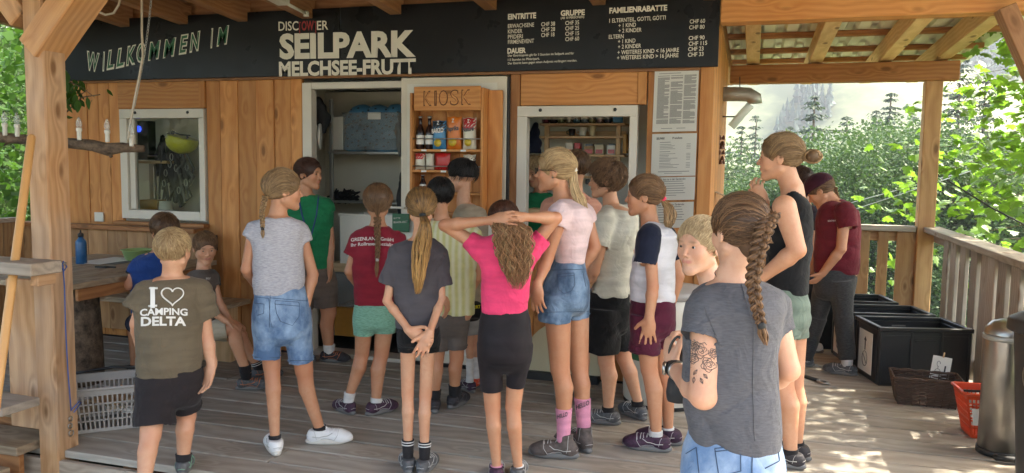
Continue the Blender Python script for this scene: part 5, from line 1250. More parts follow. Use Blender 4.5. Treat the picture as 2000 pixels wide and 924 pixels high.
    # locks spread over the shoulder blades
# --- tall blond girl with glasses
if want(13):
    s = figure((1100, 884), 'tall blond girl with glasses and ponytail in blush top and denim shorts', 'skin_tan', (1083, 334, 82, -82), (1098, 388, .01),
        dict(mat='blush', rows=[(512, 1084, 1143, .115), (495, 1083, 1145, .12), (465, 1078, 1152, .135), (440, 1073, 1158, .15), (420, 1070, 1158, .155), (404, 1074, 1150, .14), (394, 1084, 1132, .10), (387, 1090, 1118, .06)],
             sleeves=[((1094, 414, -.13), (1086, 442, -.14), 21, 20), ((1140, 414, .12), (1150, 436, .13), 20, 19)], fold=.003),
        [dict(p=[(1095, 418, -.13), (1068, 508, -.15), (1049, 556, -.20)], r=[18, 13, 9], hand=dict(to=(1050, 600, -.20), back=-150, side=1, curl=14, L=.17)),
         dict(p=[(1142, 416, .12), (1163, 484, .10), (1132, 530, .10)], r=[18, 13, 10])],
        dict(mat='denim_mid', rows=[(508, 1083, 1142, .115), (525, 1074, 1146, .135), (550, 1062, 1151, .15), (582, 1055, 1153, .155)], legs=[((1086, 580, -.07), (1083, 628, -.07), 33, 32), ((1124, 580, .07), (1126, 622, .07), 29, 27)], fold=.004, k=.02),
        [dict(p=[(1088, 590, -.07), (1094, 722, -.06), (1101, 838, -.07)], r=[29, 20, 19, 12], ang=-85, shoe=dict(mat='shoe_brown', L=.265, high=.045), sock=dict(mat='sock_pink', up=.36)),
         dict(p=[(1126, 590, .07), (1131, 716, .08), (1140, 826, .06)], r=[27, 19.5, 18, 12], ang=-25, shoe=dict(mat='shoe_brown', L=.265, high=.045), sock=dict(mat='sock_pink', up=.46))])
    hair_cap(s, 'hair_blond', .045, low=-.20); pulled(s, 'hair_blond', (-.05, -.47, .02), 210, .052)
    glasses(s)
    tail(s, 'hair_blond', [s.headW(-.05, -.46, .02), s.P(1122, 365, -.03), s.P(1134, 395, -.05), s.P(1146, 432, -.06)], [.012, .024, .030, .028, .012], 110, 3, .15, .6, .1, .9, .0027)
    tube('hair_tie', [s.headW(-.05, -.47, .06), s.headW(-.05, -.50, -.01)], .014, 'print_white', s.body, 10)
    MB().tube([Vector(s.headW(-.38, -.02, -.14)), Vector(s.headW(-.39, -.02, -.155))], .005, 6).obj('earring', 'steel', s.body)
    t_ = s.bvh(s.pants)
    s.lines(s.pants, [[(1088, 536), (1121, 533), (1123, 556), (1116, 568), (1102, 574), (1092, 566), (1088, 536)], [(1088, 541), (1121, 538)], [(1066, 528), (1142, 526)], [(1138, 530), (1144, 560)], [(1060, 610), (1150, 608)], [(1070, 533), (1062, 560)]], .0013, 'denim_seam', 'seam', t_)
    bd = s.body
    for (lx, ly, rx, ry, hp) in ((1089, 818, 1108, 812, 8), (1126, 800, 1150, 790, 9)):
        for ch in [c for c in s.root.children if c.name.startswith('sock')]:
            try: s.text(ch, 'HELLO', (lx, ly), (rx, ry), hp, 'ink', .02)
            except Exception: pass
# --- curly boy cream shirt
if want(15):
    s = figure((1200, 820), 'curly haired boy in a loose cream shirt and black knee shorts by the counter', 'skin', (1182, 352, 70, -88), (1192, 398, .01),
        dict(mat='cream', rows=[(577, 1155, 1230, .12), (540, 1153, 1232, .13), (500, 1155, 1236, .14), (460, 1160, 1242, .15), (430, 1162, 1246, .15), (412, 1168, 1240, .14), (402, 1178, 1222, .09), (396, 1184, 1208, .05)],
             sleeves=[((1185, 424, -.13), (1168, 480, -.15), 20, 21), ((1225, 420, .13), (1232, 476, .14), 20, 20)], fold=.009),
        [dict(p=[(1186, 424, -.13), (1160, 530, -.14), (1140, 570, -.05)], r=[16, 12.5, 9.5]), dict(p=[(1226, 420, .13), (1234, 510, .10), (1180, 540, .14)], r=[15, 12, 9])],
        dict(mat='black_cloth', rows=[(568, 1152, 1228, .12), (590, 1148, 1230, .13), (620, 1146, 1230, .14)], legs=[((1178, 610, -.07), (1174, 688, -.07), 34, 34), ((1204, 610, .07), (1209, 684, .07), 26, 26)], fold=.008),
        [dict(p=[(1180, 620, -.07), (1184, 706, -.07), (1188, 798, -.08)], r=[22, 17, 16.5, 9.5], ang=-80, shoe=dict(mat='shoe_grey', L=.245), sock=dict(mat='sock_black', up=.04)),
         dict(p=[(1208, 620, .07), (1219, 700, .05), (1246, 786, .06)], r=[21, 16, 15.5, 9.5], ang=-40, shoe=dict(mat='shoe_grey', L=.245), sock=dict(mat='sock_black', up=.04))])
    hair_cap(s, 'hair_brown', .075, low=-.18, top=.03); short_hair(s, 'hair_brown', 620, .26, .10, curl=.022, low=-.22, lift=.05, sh0=.1, sh1=.9)
# --- girl in raglan shirt
if want(16):
    s = figure((1275, 872), 'girl in white shirt with navy sleeves and plum shorts, hair in a pink band', 'skin_tan', (1257, 383, 78, -88), (1268, 434, .01),
        dict(mat='raglan_white', rows=[(588, 1230, 1318, .10), (550, 1230, 1318, .11), (510, 1236, 1319, .125), (480, 1242, 1322, .13), (458, 1246, 1322, .14), (444, 1252, 1308, .12), (436, 1258, 1292, .08), (431, 1262, 1282, .05)],
             sleeves=[((1270, 458, -.11), (1260, 516, -.13), 21, 21), ((1300, 458, .12), (1322, 508, .12), 18, 17)], fold=.006, sleeve_mat='navy'),
        [dict(p=[(1268, 462, -.12), (1275, 560, -.14), (1268, 622, -.15)], r=[16, 12.5, 9.5], hand=dict(to=(1264, 690, -.15), back=180, side=1, curl=6, L=.17, spread=1.8, thumb=52)),
         dict(p=[(1300, 462, .12), (1326, 540, .12), (1310, 600, .13)], r=[15, 12, 9])],
        dict(mat='plum', rows=[(582, 1232, 1317, .10), (600, 1229, 1320, .115), (630, 1228, 1320, .12)], legs=[((1260, 620, -.06), (1259, 688, -.06), 31, 31), ((1292, 620, .06), (1295, 680, .06), 26, 22)], fold=.007),
        [dict(p=[(1262, 630, -.06), (1268, 722, -.05), (1282, 850, -.06)], r=[24, 17.5, 17.5, 10], ang=-82, shoe=dict(mat='shoe_plum', L=.265), sock=dict(mat='sock_white', up=.07)),
         dict(p=[(1290, 630, .06), (1297, 735, .05), (1305, 842, .06)], r=[22, 16, 15, 9.5], ang=-80, shoe=dict(mat='shoe_plum', L=.265), sock=dict(mat='sock_white', up=.07))])
    hair_cap(s, 'hair_light_brown', .04, low=-.24); pulled(s, 'hair_light_brown', (-.02, -.46, -.08), 200, .048)
    tail(s, 'hair_dark_blond', [s.headW(-.02, -.46, -.08), s.P(1306, 404, -.03), s.P(1309, 424, -.04), s.P(1305, 448, -.05)], [.012, .026, .032, .030, .012], 90, 3, .15, .6, .1, .8, .0027)
    tube('hair_tie', [s.headW(-.02, -.46, -.05), s.headW(-.02, -.51, -.10)], .017, 'pink_tie', s.body, 10)
# --- woman with tattoo, nearest to the camera
if want(18):
    s = figure((1440, 1400), 'woman with thick brown plait, slate shirt and rose tattoo on her upper arm', 'skin_fair', (1442, 452, 133, -38, dict(pitch=4, neck_r=.2)), (1428, 548, .0),
        dict(mat='slate_heather', rows=[(868, 1348, 1522, .105), (840, 1343, 1524, .11), (800, 1338, 1521, .11), (750, 1336, 1516, .11), (700, 1336, 1514, .115), (640, 1340, 1524, .12), (600, 1345, 1530, .12), (572, 1352, 1522, .105), (556, 1372, 1500, .08), (545, 1398, 1472, .06)],
             sleeves=[((1380, 602, -.06), (1366, 662, -.09), 38, 40), ((1508, 598, .06), (1530, 652, .06), 32, 29)], fold=.006, neck_open=1.2, fs=7),
        [dict(p=[(1384, 606, -.06), (1374, 772, -.10), (1314, 716, .16)], r=[35, 30, 17], hand=dict(to=(1306, 672, .20), back=-120, side=1, curl=50, L=.165)),
         dict(p=[(1508, 602, .06), (1540, 722, .05), (1470, 770, .22)], r=[32, 25, 17], hand=dict(to=(1400, 740, .26), back=0, side=1, curl=30, L=.165))],
        dict(mat='denim_light', rows=[(845, 1346, 1520, .10), (870, 1338, 1526, .115), (920, 1332, 1530, .125), (980, 1330, 1532, .125)], legs=[((1388, 980, 0), (1384, 1330, 0), 56, 34), ((1476, 980, 0), (1480, 1330, 0), 56, 34)], fold=.004, name='jeans'),
        [dict(p=[(1388, 1000, 0), (1384, 1180, 0), (1384, 1370, 0)], r=[48, 34, 30, 20], ang=-30, shoe=dict(mat='shoe_grey', L=.25)),
         dict(p=[(1476, 1000, 0), (1480, 1180, 0), (1480, 1370, 0)], r=[48, 34, 30, 20], ang=-10, shoe=dict(mat='shoe_grey', L=.25))], D=2.22, z=-.2, h=.0045)
    hair_cap(s, 'hair_brown', .034, low=-.50, back=(.03, -.19, -.18, .20, .21, .22)); pulled(s, 'hair_brown', (.22, -.43, .20), 420, .036, sh0=.05, sh1=.8, rad=.014, front=.34, nape=-.40, G2=(.26, -.42, -.16)); pulled(s, 'hair_brown', (.24, -.44, .02), 200, .042, seed=3, sh0=.1, sh1=.9, rad=.010, front=.34, nape=-.40)
    braid(s, 'hair_brown', [s.headW(.20, -.44, .25), s.P(1492, 448, -.10), s.P(1478, 500, -.13), s.P(1470, 550, -.14), s.P(1478, 600, -.135), s.P(1486, 632, -.13)], .027, .014, 10, n=15, tassel=.06, sh0=.05, sh1=.8)
    t_ = s.bvh(s.body)
    roses = []
    R = random.Random(4)
    for (cx, cy_, r_) in ((1368, 684, 15), (1384, 712, 14), (1354, 700, 10), (1357, 676, 9), (1394, 690, 9)):
        for q, k in enumerate((1.0, .74, .5, .28)):
            n_ = 16; roses.append([(cx+r_*k*cos(a)*(1+.16*sin(a*5+q*2)), cy_+r_*k*sin(a)*(1+.16*sin(a*5+q*2))) for a in np.linspace(q, q+5.6, n_)])
    for (cx, cy_, a) in ((1362, 722, 2.2), (1356, 736, 1.7), (1368, 738, 1.2), (1374, 730, .9), (1350, 718, 2.8), (1398, 708, .4)):
        dx, dy = cos(a), sin(a); roses.append([(cx, cy_), (cx+6*dx-3*dy, cy_+6*dy+3*dx), (cx+13*dx, cy_+13*dy), (cx+6*dx+3*dy, cy_+6*dy-3*dx), (cx, cy_), (cx+11*dx, cy_+11*dy)])
    s.lines(s.body, roses, .0009, 'tattoo', 'tattoo_line', t_, off=.0004)
    nk = s.nb; W = s.headW
    mb = MB()
    ring_ = [nk+np.array([0, 0, .016])+(np.array(s.s)*cos(a)+np.array(s.v)*sin(a))*s.neck_r*1.10+np.array([0, 0, .012*sin(a-.3)]) for a in np.linspace(0, 2*pi, 40)[:-1]]
    mb.tube(ring_, .0028, 5, True); mb.obj('necklace', 'rubber', s.root, True)
    wr = s.P(1317, 719, .15); d_ = np.array(s.P(1374, 772, -.10))-wr; d_ /= np.linalg.norm(d_)
    tube('watch_strap', [Vector(wr-d_*.004), Vector(wr+d_*.028)], .0285, 'rubber', s.root, 16); tube('bracelet', [Vector(wr+d_*.034), Vector(wr+d_*.040)], .0295, 'steel', s.root, 16)
    wl_ = link('watch', lathe([(.001, 0), (.019, 0), (.021, .004), (.019, .010), (.001, .010)], 18, False), 'steel', s.root, mw=(lambda M, t: (setattr(M, 'translation', t), M)[1])(frame((0, 0, 1), -s.s).to_4x4(), Vector(wr+d_*.012)-s.s*.027))
    t_ = s.bvh(s.pants)
    s.lines(s.pants, [[(1396, 876), (1446, 871), (1447, 920), (1404, 930), (1396, 876)], [(1396, 882), (1447, 877)], [(1488, 868), (1516, 858), (1522, 900), (1494, 915)], [(1340, 886), (1360, 874), (1366, 930)], [(1470, 860), (1468, 940)]], .0014, 'denim_seam', 'seam', t_)
    t_ = s.bvh(s.shirt); s.lines(s.shirt, [[(1375, 600), (1400, 660), (1408, 676)], [(1446, 545), (1472, 640), (1470, 760), (1474, 862)]], .0012, 'slate_heather', 'seam', t_)
    # a dark bag hanging behind her arm and the clip in her hand
    bg_ = empty('shoulder_bag', tuple(s.P(1318, 770, .2)), 'small black bag hanging below the tattooed arm of the woman in slate', 'bag')
    B = Person((1318, 770), 'x', D=s.D+.2); bpy.data.objects.remove(B.root)
    B.root = bg_; R_ = B.rows([(784, 1304, 1346, .04), (765, 1300, 1348, .045), (742, 1304, 1346, .04), (732, 1312, 1342, .03)]); B.garment('bag_body', 'bag_black', [R_], fold=.004, parent=bg_)
    tube('strap', [Vector(B.P(1318, 735, 0)), Vector(B.P(1330, 700, .02)), Vector(B.P(1345, 650, .05)), Vector(B.P(1360, 600, .05))], .008, 'bag_black', bg_, 6)
    cr_ = MB(); pc_ = Vector(s.P(1318, 676, .16))
    cr_.tube([pc_+s.s*(.012*cos(a))+Vector((0, 0, .03*sin(a)))+s.s*(.01*sin(a)) for a in np.linspace(0, 2*pi, 15)[:-1]], .0045, 6, True)
    tag(cr_.obj('climbing_clip', 'dark_steel', None, True), 'dark metal climbing clip held in the hand of the woman in slate', 'carabiner')
# --- blond child peeking behind her
if want(17):
    s = figure((1390, 990), 'white blond child whose face peeks out behind the woman in slate', 'skin_pale', (1366, 480, 110, -146, dict(nose=.85, neck_r=.20)), (1392, 562, .02),
        dict(mat='grey_heather', rows=[(800, 1345, 1440, .09), (700, 1345, 1440, .09), (620, 1345, 1442, .09), (590, 1350, 1440, .085), (575, 1372, 1420, .06)], sleeves=[((1362, 602, 0), (1356, 650, 0), 20, 20), ((1425, 602, 0), (1430, 650, 0), 20, 20)]),
        [dict(p=[(1362, 604, 0), (1368, 700, .03), (1390, 770, .03)], r=[17, 14, 10]), dict(p=[(1425, 604, 0), (1426, 700, 0), (1420, 780, 0)], r=[17, 14, 10])],
        dict(mat='taupe', rows=[(790, 1350, 1436, .09), (840, 1348, 1438, .10)], legs=[((1372, 830, 0), (1372, 960, 0), 28, 26), ((1414, 830, 0), (1414, 960, 0), 28, 26)]),
        [dict(p=[(1374, 830, 0), (1374, 985, 0), (1374, 1130, 0)], r=[24, 19, 17, 12], ang=-100, shoe=dict(mat='shoe_grey', L=.2)), dict(p=[(1412, 830, 0), (1412, 985, 0), (1414, 1130, 0)], r=[24, 19, 17, 12], ang=-90, shoe=dict(mat='shoe_grey', L=.2))],
        D=2.92, z=-.2, h=.0035, eyes='iris_blue', gaze=(-.6, -.75, -.1))
    hair_cap(s, 'hair_white_blond', .022, low=-.15); short_hair(s, 'hair_white_blond', 800, .16, .032, crown=(0, -.28, .42), lift=.02, rad=.009)
# --- woman in black tank top with a bun
if want(19):
    s = figure((1548, 905), 'tall woman with a blond bun and black tank top, hand raised to her chin', 'skin', (1522, 308, 86, -86, dict(neck_r=.22)), (1548, 376, .01),
        dict(mat='black_tank', rows=[(572, 1496, 1574, .12), (540, 1498, 1576, .125), (500, 1500, 1580, .125), (460, 1500, 1583, .13), (425, 1502, 1585, .125), (400, 1512, 1582, .10), (386, 1524, 1574, .085), (376, 1532, 1566, .07), (368, 1538, 1562, .06)], sleeves=(), fold=.004, neck_open=1.35,
             cut=[((1528, 402, -.19), (1520, 400, -.11), 31, 24), ((1528, 402, .19), (1522, 402, .11), 28, 24)]),
        [dict(p=[(1532, 404, -.13), (1557, 488, -.15), (1490, 540, -.08)], r=[25, 18, 12], hand=dict(to=(1450, 560, -.04), back=180, side=1, curl=20)),
         dict(p=[(1530, 404, .13), (1500, 470, .16), (1492, 392, .05)], r=[22, 17, 10], hand=dict(to=(1476, 362, .02), back=-150, side=-1, curl=42, L=.17))],
        dict(mat='sage', rows=[(560, 1498, 1573, .12), (590, 1496, 1578, .13), (620, 1496, 1580, .135)], legs=[((1524, 620, -.06), (1528, 662, -.06), 35, 33), ((1548, 620, .06), (1552, 660, .06), 28, 26)], fold=.004),
        [dict(p=[(1526, 640, -.06), (1530, 752, -.06), (1544, 880, -.06)], r=[28, 20, 20, 12], ang=-80, shoe=dict(mat='shoe_dark', L=.25), sock=dict(mat='sock_black', up=.03)),
         dict(p=[(1550, 640, .08), (1550, 748, .06), (1556, 866, .08)], r=[26, 19, 18, 11], ang=-70, shoe=dict(mat='shoe_dark', L=.25), sock=dict(mat='sock_black', up=.03))])
    hair_cap(s, 'hair_dark_blond', .035, low=-.18); pulled(s, 'hair_dark_blond', (0, -.46, .02), 220, .045)
    R = random.Random(9); c_ = np.array(s.headW(0, -.66, .03)); st_ = []
    for i in range(70):
        a0 = R.random()*6.28; tl = R.uniform(-.9, .9); r_ = .040*R.uniform(.8, 1.05); pts = []
        for j in range(10):
            a = a0+j*.42; p_ = np.array([cos(a)*cos(tl*.8), sin(a), sin(tl)*.8*cos(a*.7)]); p_ /= np.linalg.norm(p_); pts.append(c_+(np.array(s.s)*p_[0]*1.15+np.array([0, 0, 1])*p_[1]*.85+np.array(s.v)*p_[2])*r_)
        st_.append((pts, [.0028]*10, R.uniform(.1, .9)))
    hair_obj('bun', st_, 'hair_dark_blond', s.body); link('bun_core', lathe_sphere(.036, 14), 'hair_dark_blond', s.body, mw=Matrix.Translation(Vector(c_)))
    tube('hair_tie', [s.headW(0, -.46, .02), s.headW(0, -.52, .03)], .018, 'hair_tie', s.body, 10)
# --- girl with maroon cap
if want(20):
    s = figure((1640, 726), 'girl in maroon cap and shirt with grey leggings looking down beside the crates', 'skin_tan', (1602, 373, 58, -80, dict(pitch=34)), (1624, 394, .0),
        dict(mat='maroon2', rows=[(533, 1595, 1672, .12), (500, 1594, 1674, .125), (460, 1596, 1675, .13), (430, 1598, 1675, .14), (410, 1602, 1672, .14), (400, 1608, 1662, .12), (393, 1614, 1650, .08), (388, 1619, 1642, .05)],
             sleeves=[((1650, 412, -.13), (1656, 446, -.15), 17, 17), ((1625, 412, .14), (1615, 446, .14), 15, 15)], fold=.006),
        [dict(p=[(1650, 414, -.14), (1643, 486, -.15), (1607, 534, -.14)], r=[13, 10, 7.5], hand=dict(to=(1586, 556, -.14), back=120, side=1, curl=26, L=.165)),
         dict(p=[(1625, 414, .14), (1600, 480, .16), (1585, 530, .1)], r=[12, 9, 7])],
        dict(mat='leggings', rows=[(525, 1598, 1668, .12), (545, 1594, 1668, .13), (562, 1594, 1666, .13)], legs=[((1642, 556, -.06), (1648, 628, -.06), 23, 15.5), ((1648, 628, -.06), (1655, 702, -.08), 17, 14.5), ((1612, 556, .06), (1594, 628, .04), 22, 15), ((1594, 628, .04), (1572, 700, .06), 17, 14)], tight=True, fold=.002, name='leggings'),
        [dict(p=[(1642, 560, -.06), (1648, 628, -.06), (1655, 705, -.08)], r=[19, 13, 12, 8], ang=-80, shoe=dict(mat='shoe_grey', L=.25), sock=dict(mat='sock_white', up=.08)),
         dict(p=[(1612, 560, .06), (1594, 628, .04), (1570, 702, .06)], r=[19, 13, 12, 8], ang=-100, shoe=dict(mat='shoe_grey', L=.25), sock=dict(mat='sock_white', up=.08))])
    hair_cap(s, 'hair_light_brown', .03, low=-.20); pulled(s, 'hair_light_brown', (0, -.44, -.14), 90, .035)
    braid(s, 'hair_light_brown', [s.headW(0, -.45, -.14), s.P(1632, 372, 0), s.P(1640, 392, -.02)], .014, .01, 4, tassel=.02)
    W = s.headW; HH = s.HH; f = Field(s.hc-.25, s.hc+.25, .005); M = s.hM
    f.ell(W(0, -.05, .16), np.array([.40, .48, .40])*HH, M, 0); f.cyl(W(0, 0, -1), W(0, 0, .10), .5, .5, sub=True, k=.002)
    f.ell(W(0, .50, .10), np.array([.28, .36, .035])*HH, M, .01); V_, t__, q__ = f.mesh(); link('cap', np_mesh('cap', smooth_verts(V_, t__, q__, 2), t__, q__), 'cap_maroon', s.body)
    t_ = s.bvh(s.shirt); s.text(s.shirt, 'SEILPARK', (1617, 433), (1634, 432), 3, tree=t_)
# --- someone in dark purple between the two
if want(21):
    s = figure((1588, 690), 'person in dark purple hidden between the woman with the bun and the capped girl', 'skin', (1560, 352, 50, -60), (1572, 392, 0),
        dict(mat='dark_purple', rows=[(550, 1545, 1602, .11), (500, 1545, 1603, .12), (440, 1545, 1603, .13), (412, 1548, 1598, .12), (402, 1558, 1588, .07)], sleeves=[((1585, 416, -.1), (1590, 450, -.1), 15, 15), ((1562, 416, .1), (1556, 450, .1), 15, 15)]),
        [dict(p=[(1585, 418, -.1), (1588, 480, -.1), (1570, 530, -.1)], r=[11, 9, 7]), dict(p=[(1562, 418, .1), (1556, 480, .1), (1550, 530, .1)], r=[11, 9, 7])],
        dict(mat='black_cloth', rows=[(545, 1547, 1600, .11), (570, 1545, 1600, .12)], legs=[((1562, 565, 0), (1570, 660, 0), 17, 13), ((1585, 565, 0), (1590, 660, 0), 17, 13)], name='trousers'),
        [dict(p=[(1562, 570, 0), (1570, 620, 0), (1574, 672, 0)], r=[14, 11, 10, 7], ang=-90, shoe=dict(mat='shoe_white', L=.25)), dict(p=[(1585, 570, 0), (1588, 620, 0), (1590, 672, 0)], r=[14, 11, 10, 7], ang=-80, shoe=dict(mat='shoe_white', L=.25))], D=6.95, h=.008)
    hair_cap(s, 'hair_dark_brown', .05); short_hair(s, 'hair_dark_brown', 150)
# --- staff member in the doorway
if want(5):
    s = figure((648, 706), 'young woman in green staff shirt with blue lanyard standing in the doorway', 'skin_tan', (604, 340, 58, 122, dict(neck_r=.22)), (596, 386, 0),
        dict(mat='staff_green', rows=[(524, 566, 648, .105), (490, 568, 646, .105), (450, 566, 648, .11), (420, 562, 650, .115), (398, 566, 648, .10), (386, 578, 636, .08), (380, 586, 620, .06)],
             sleeves=[((577, 398, 0), (570, 430, 0), 14, 15), ((636, 400, -.02), (640, 414, -.02), 14, 14)], fold=.004),
        [dict(p=[(577, 402, 0), (568, 460, 0), (580, 520, 0)], r=[12, 10, 8]),
         dict(p=[(637, 402, -.02), (644, 468, -.02), (644, 522, -.06)], r=[12, 10, 7.5], hand=dict(to=(645, 560, -.08), back=100, side=-1, curl=12, L=.165))],
        dict(mat='taupe', rows=[(512, 570, 646, .10), (535, 568, 654, .11), (560, 568, 658, .115)], legs=[((592, 555, .0), (590, 600, .05), 24, 23), ((634, 555, 0), (638, 600, 0), 24, 23)]),
        [dict(p=[(594, 560, .05), (594, 620, .05), (592, 690, .08)], r=[20, 15, 14, 9], ang=150, shoe=dict(mat='shoe_dark', L=.24), sock=dict(mat='sock_white', up=.2)),
         dict(p=[(636, 560, 0), (642, 612, 0), (643, 690, .0)], r=[20, 15.5, 14, 8.5], ang=112, shoe=dict(mat='shoe_dark', L=.25, lace='lace_orange'), sock=dict(mat='sock_white', up=.22))], gaze=(.9, -.1, -.1))
    hair_cap(s, 'hair_auburn', .045, low=-.30); pulled(s, 'hair_auburn', (0, -.46, -.10), 170, .05)
    s.lines(s.shirt, [[(583, 384), (590, 420), (600, 452), (606, 470)], [(622, 384), (618, 420), (610, 452), (606, 470)]], .006, 'lanyard', 'lanyard')
    box('badge', Vector(s.P(601, 486, -.125))-Vector((.02, .002, .03)), Vector(s.P(601, 486, -.125))+Vector((.025, .004, .04)), 'bag_black', s.root)
# --- boy in plaid shirt
if want(8):
    s = figure((872, 800), 'black haired boy in yellow green checked shirt facing the kiosk door', 'skin_tan', (860, 381, 64, -12), (862, 426, 0),
        dict(mat='plaid', rows=[(614, 832, 928, .10), (570, 830, 930, .105), (520, 826, 932, .11), (480, 822, 934, .11), (450, 822, 932, .105), (436, 832, 920, .085), (428, 846, 890, .06)],
             sleeves=[((834, 458, 0), (824, 510, 0), 17, 18), ((922, 458, 0), (936, 506, 0), 17, 19)], fold=.006),
        [dict(p=[(834, 460, 0), (838, 540, -.02), (872, 580, -.08)], r=[13, 11, 8], hand=dict(to=(876, 610, -.1), back=120, side=1, curl=20, L=.15)),
         dict(p=[(922, 460, 0), (938, 530, 0), (918, 572, .04)], r=[13, 11, 8], hand=dict(to=(914, 600, .06), back=60, side=1, curl=20, L=.15))],
        dict(mat='grey_short', rows=[(606, 836, 920, .095), (630, 834, 918, .105)], legs=[((856, 628, 0), (852, 684, 0), 24, 23), ((892, 628, 0), (894, 682, 0), 22, 20)]),
        [dict(p=[(858, 640, 0), (852, 700, 0), (848, 774, -.02)], r=[20, 16, 15, 10], ang=-5, shoe=dict(mat='shoe_dark', L=.24, lace='shoe_grey'), sock=dict(mat='sock_black', up=.18)),
         dict(p=[(892, 640, 0), (892, 700, .02), (888, 764, .06)], r=[19, 15, 14, 10], ang=30, shoe=dict(mat='shoe_dark', L=.24, lace='shoe_grey'), sock=dict(mat='sock_black', up=.2))])
    hair_cap(s, 'hair_black', .05, low=-.28); short_hair(s, 'hair_black', 320, .2, .06, low=-.28)
    w0 = s.P(921, 562, .035); tube('wrist_watch', [Vector(w0-np.array([0, 0, .008])), Vector(w0+np.array([0, 0, .012]))], .027, 'rubber', s.root, 12)
# --- boy with fade haircut reaching into the kiosk shelf
if want(9):
    s = figure((922, 735), 'black haired boy with faded neckline and beige shirt choosing snacks at the shelf', 'skin', (900, 345, 62, -70), (905, 394, 0),
        dict(mat='beige', rows=[(620, 880, 948, .11), (560, 882, 950, .12), (480, 884, 955, .13), (430, 884, 955, .14), (410, 888, 948, .13), (400, 893, 930, .08), (394, 898, 915, .05)], sleeves=[((910, 418, -.1), (900, 460, -.12), 16, 16), ((930, 418, .12), (935, 460, .12), 16, 16)], fold=.005),
        [dict(p=[(910, 420, -.1), (896, 480, -.12), (880, 520, .0)], r=[12, 10, 8]), dict(p=[(930, 420, .12), (940, 480, .12), (925, 560, .1)], r=[12, 10, 8])],
        dict(mat='light_short', rows=[(610, 892, 940, .11), (630, 892, 942, .12)], legs=[((912, 625, -.05), (915, 652, -.05), 20, 19), ((924, 625, .06), (926, 652, .06), 18, 17)]),
        [dict(p=[(914, 640, -.05), (916, 672, -.05), (918, 716, -.05)], r=[14, 9, 8.5, 6], ang=-30, shoe=dict(mat='shoe_plum', L=.2), sock=dict(mat='sock_white', up=.4)), dict(p=[(926, 640, .06), (928, 672, .05), (930, 712, .05)], r=[14, 9, 8.5, 6], ang=30, shoe=dict(mat='red_plastic', L=.2), sock=dict(mat='sock_white', up=.4))], D=5.25)
    hair_cap(s, 'hair_black', .06, low=.02, top=.03); short_hair(s, 'hair_black', 300, .2, .085, low=.02)
    c_ = Vector(s.P(926, 606, -.12)); f = Field(np.array(c_)-.14, np.array(c_)+.14, .006); f.ell(np.array(c_), (.075, .06, .062), None, 0); f.ell(np.array(c_)+np.array([-.02, -.05, -.05]), (.07, .07, .012), None, .01); V_, t__, q__ = f.mesh()
    cp = tag(link('baseball_cap', np_mesh('cap', smooth_verts(V_, t__, q__, 2), t__, q__), 'black_cloth'), 'black cap with yellow stitching held by the boy in beige', 'cap'); s.text(cp, 'SPORT', (918, 604), (938, 602), 6, 'yellow_plastic', .03)
# --- person in peach and staff behind the counter
if want(14):
    s = figure((1120, 760), 'brown haired person in a peach shirt leaning at the counter window', 'skin', (1126, 326, 60, -25), (1124, 374, 0),
        dict(mat='peach', rows=[(560, 1068, 1166, .11), (480, 1062, 1170, .115), (420, 1056, 1174, .12), (396, 1062, 1168, .11), (382, 1082, 1150, .085), (374, 1102, 1140, .06)], sleeves=[((1072, 402, 0), (1066, 436, 0), 16, 16), ((1158, 402, 0), (1166, 440, 0), 16, 16)]),
        [dict(p=[(1072, 404, 0), (1064, 480, 0), (1080, 520, .1)], r=[13, 10, 8]), dict(p=[(1158, 404, 0), (1168, 480, 0), (1150, 520, .1)], r=[13, 10, 8])],
        dict(mat='charcoal', rows=[(552, 1072, 1162, .10), (590, 1070, 1164, .11)], legs=[((1096, 585, 0), (1096, 680, 0), 22, 20), ((1140, 585, 0), (1140, 680, 0), 22, 20)]),
        [dict(p=[(1096, 600, 0), (1096, 680, 0), (1096, 760, 0)], r=[18, 13, 13, 8], ang=0, shoe=dict(mat='shoe_dark', L=.24)), dict(p=[(1140, 600, 0), (1140, 680, 0), (1140, 760, 0)], r=[18, 13, 13, 8], ang=0, shoe=dict(mat='shoe_dark', L=.24))], D=5.0, h=.008)
    hair_cap(s, 'hair_brown', .06, low=-.3, ear=False); short_hair(s, 'hair_brown', 300, .25, .07, low=-.3)
if want(12):
    s = figure((1058, 715), 'blond staff member in green behind the counter, head bent beside the blond girl', 'skin', (1044, 334, 56, -150, dict(pitch=22)), (1056, 376, 0),
        dict(mat='staff_green', rows=[(520, 1015, 1098, .11), (450, 1012, 1100, .11), (400, 1014, 1098, .11), (384, 1024, 1088, .085), (376, 1038, 1074, .06)], sleeves=[((1026, 400, 0), (1020, 436, -.02), 14, 14), ((1086, 400, 0), (1092, 436, -.02), 14, 14)]),
        [dict(p=[(1026, 402, 0), (1020, 456, -.03), (1036, 470, -.18)], r=[12, 9, 7]), dict(p=[(1086, 402, 0), (1092, 456, -.03), (1080, 470, -.18)], r=[12, 9, 7])],
        dict(mat='charcoal', rows=[(510, 1018, 1096, .10), (550, 1016, 1098, .11)], legs=[((1038, 545, 0), (1038, 690, 0), 20, 14), ((1076, 545, 0), (1076, 690, 0), 20, 14)], name='trousers'),
        [dict(p=[(1038, 560, 0), (1038, 640, 0), (1038, 705, 0)], r=[16, 12, 11, 8], ang=180, shoe=dict(mat='shoe_dark', L=.24)), dict(p=[(1076, 560, 0), (1076, 640, 0), (1076, 705, 0)], r=[16, 12, 11, 8], ang=180, shoe=dict(mat='shoe_dark', L=.24))], D=6.05, h=.007)
    hair_cap(s, 'hair_blond', .05, low=-.2); short_hair(s, 'hair_blond', 260, .25, .06)
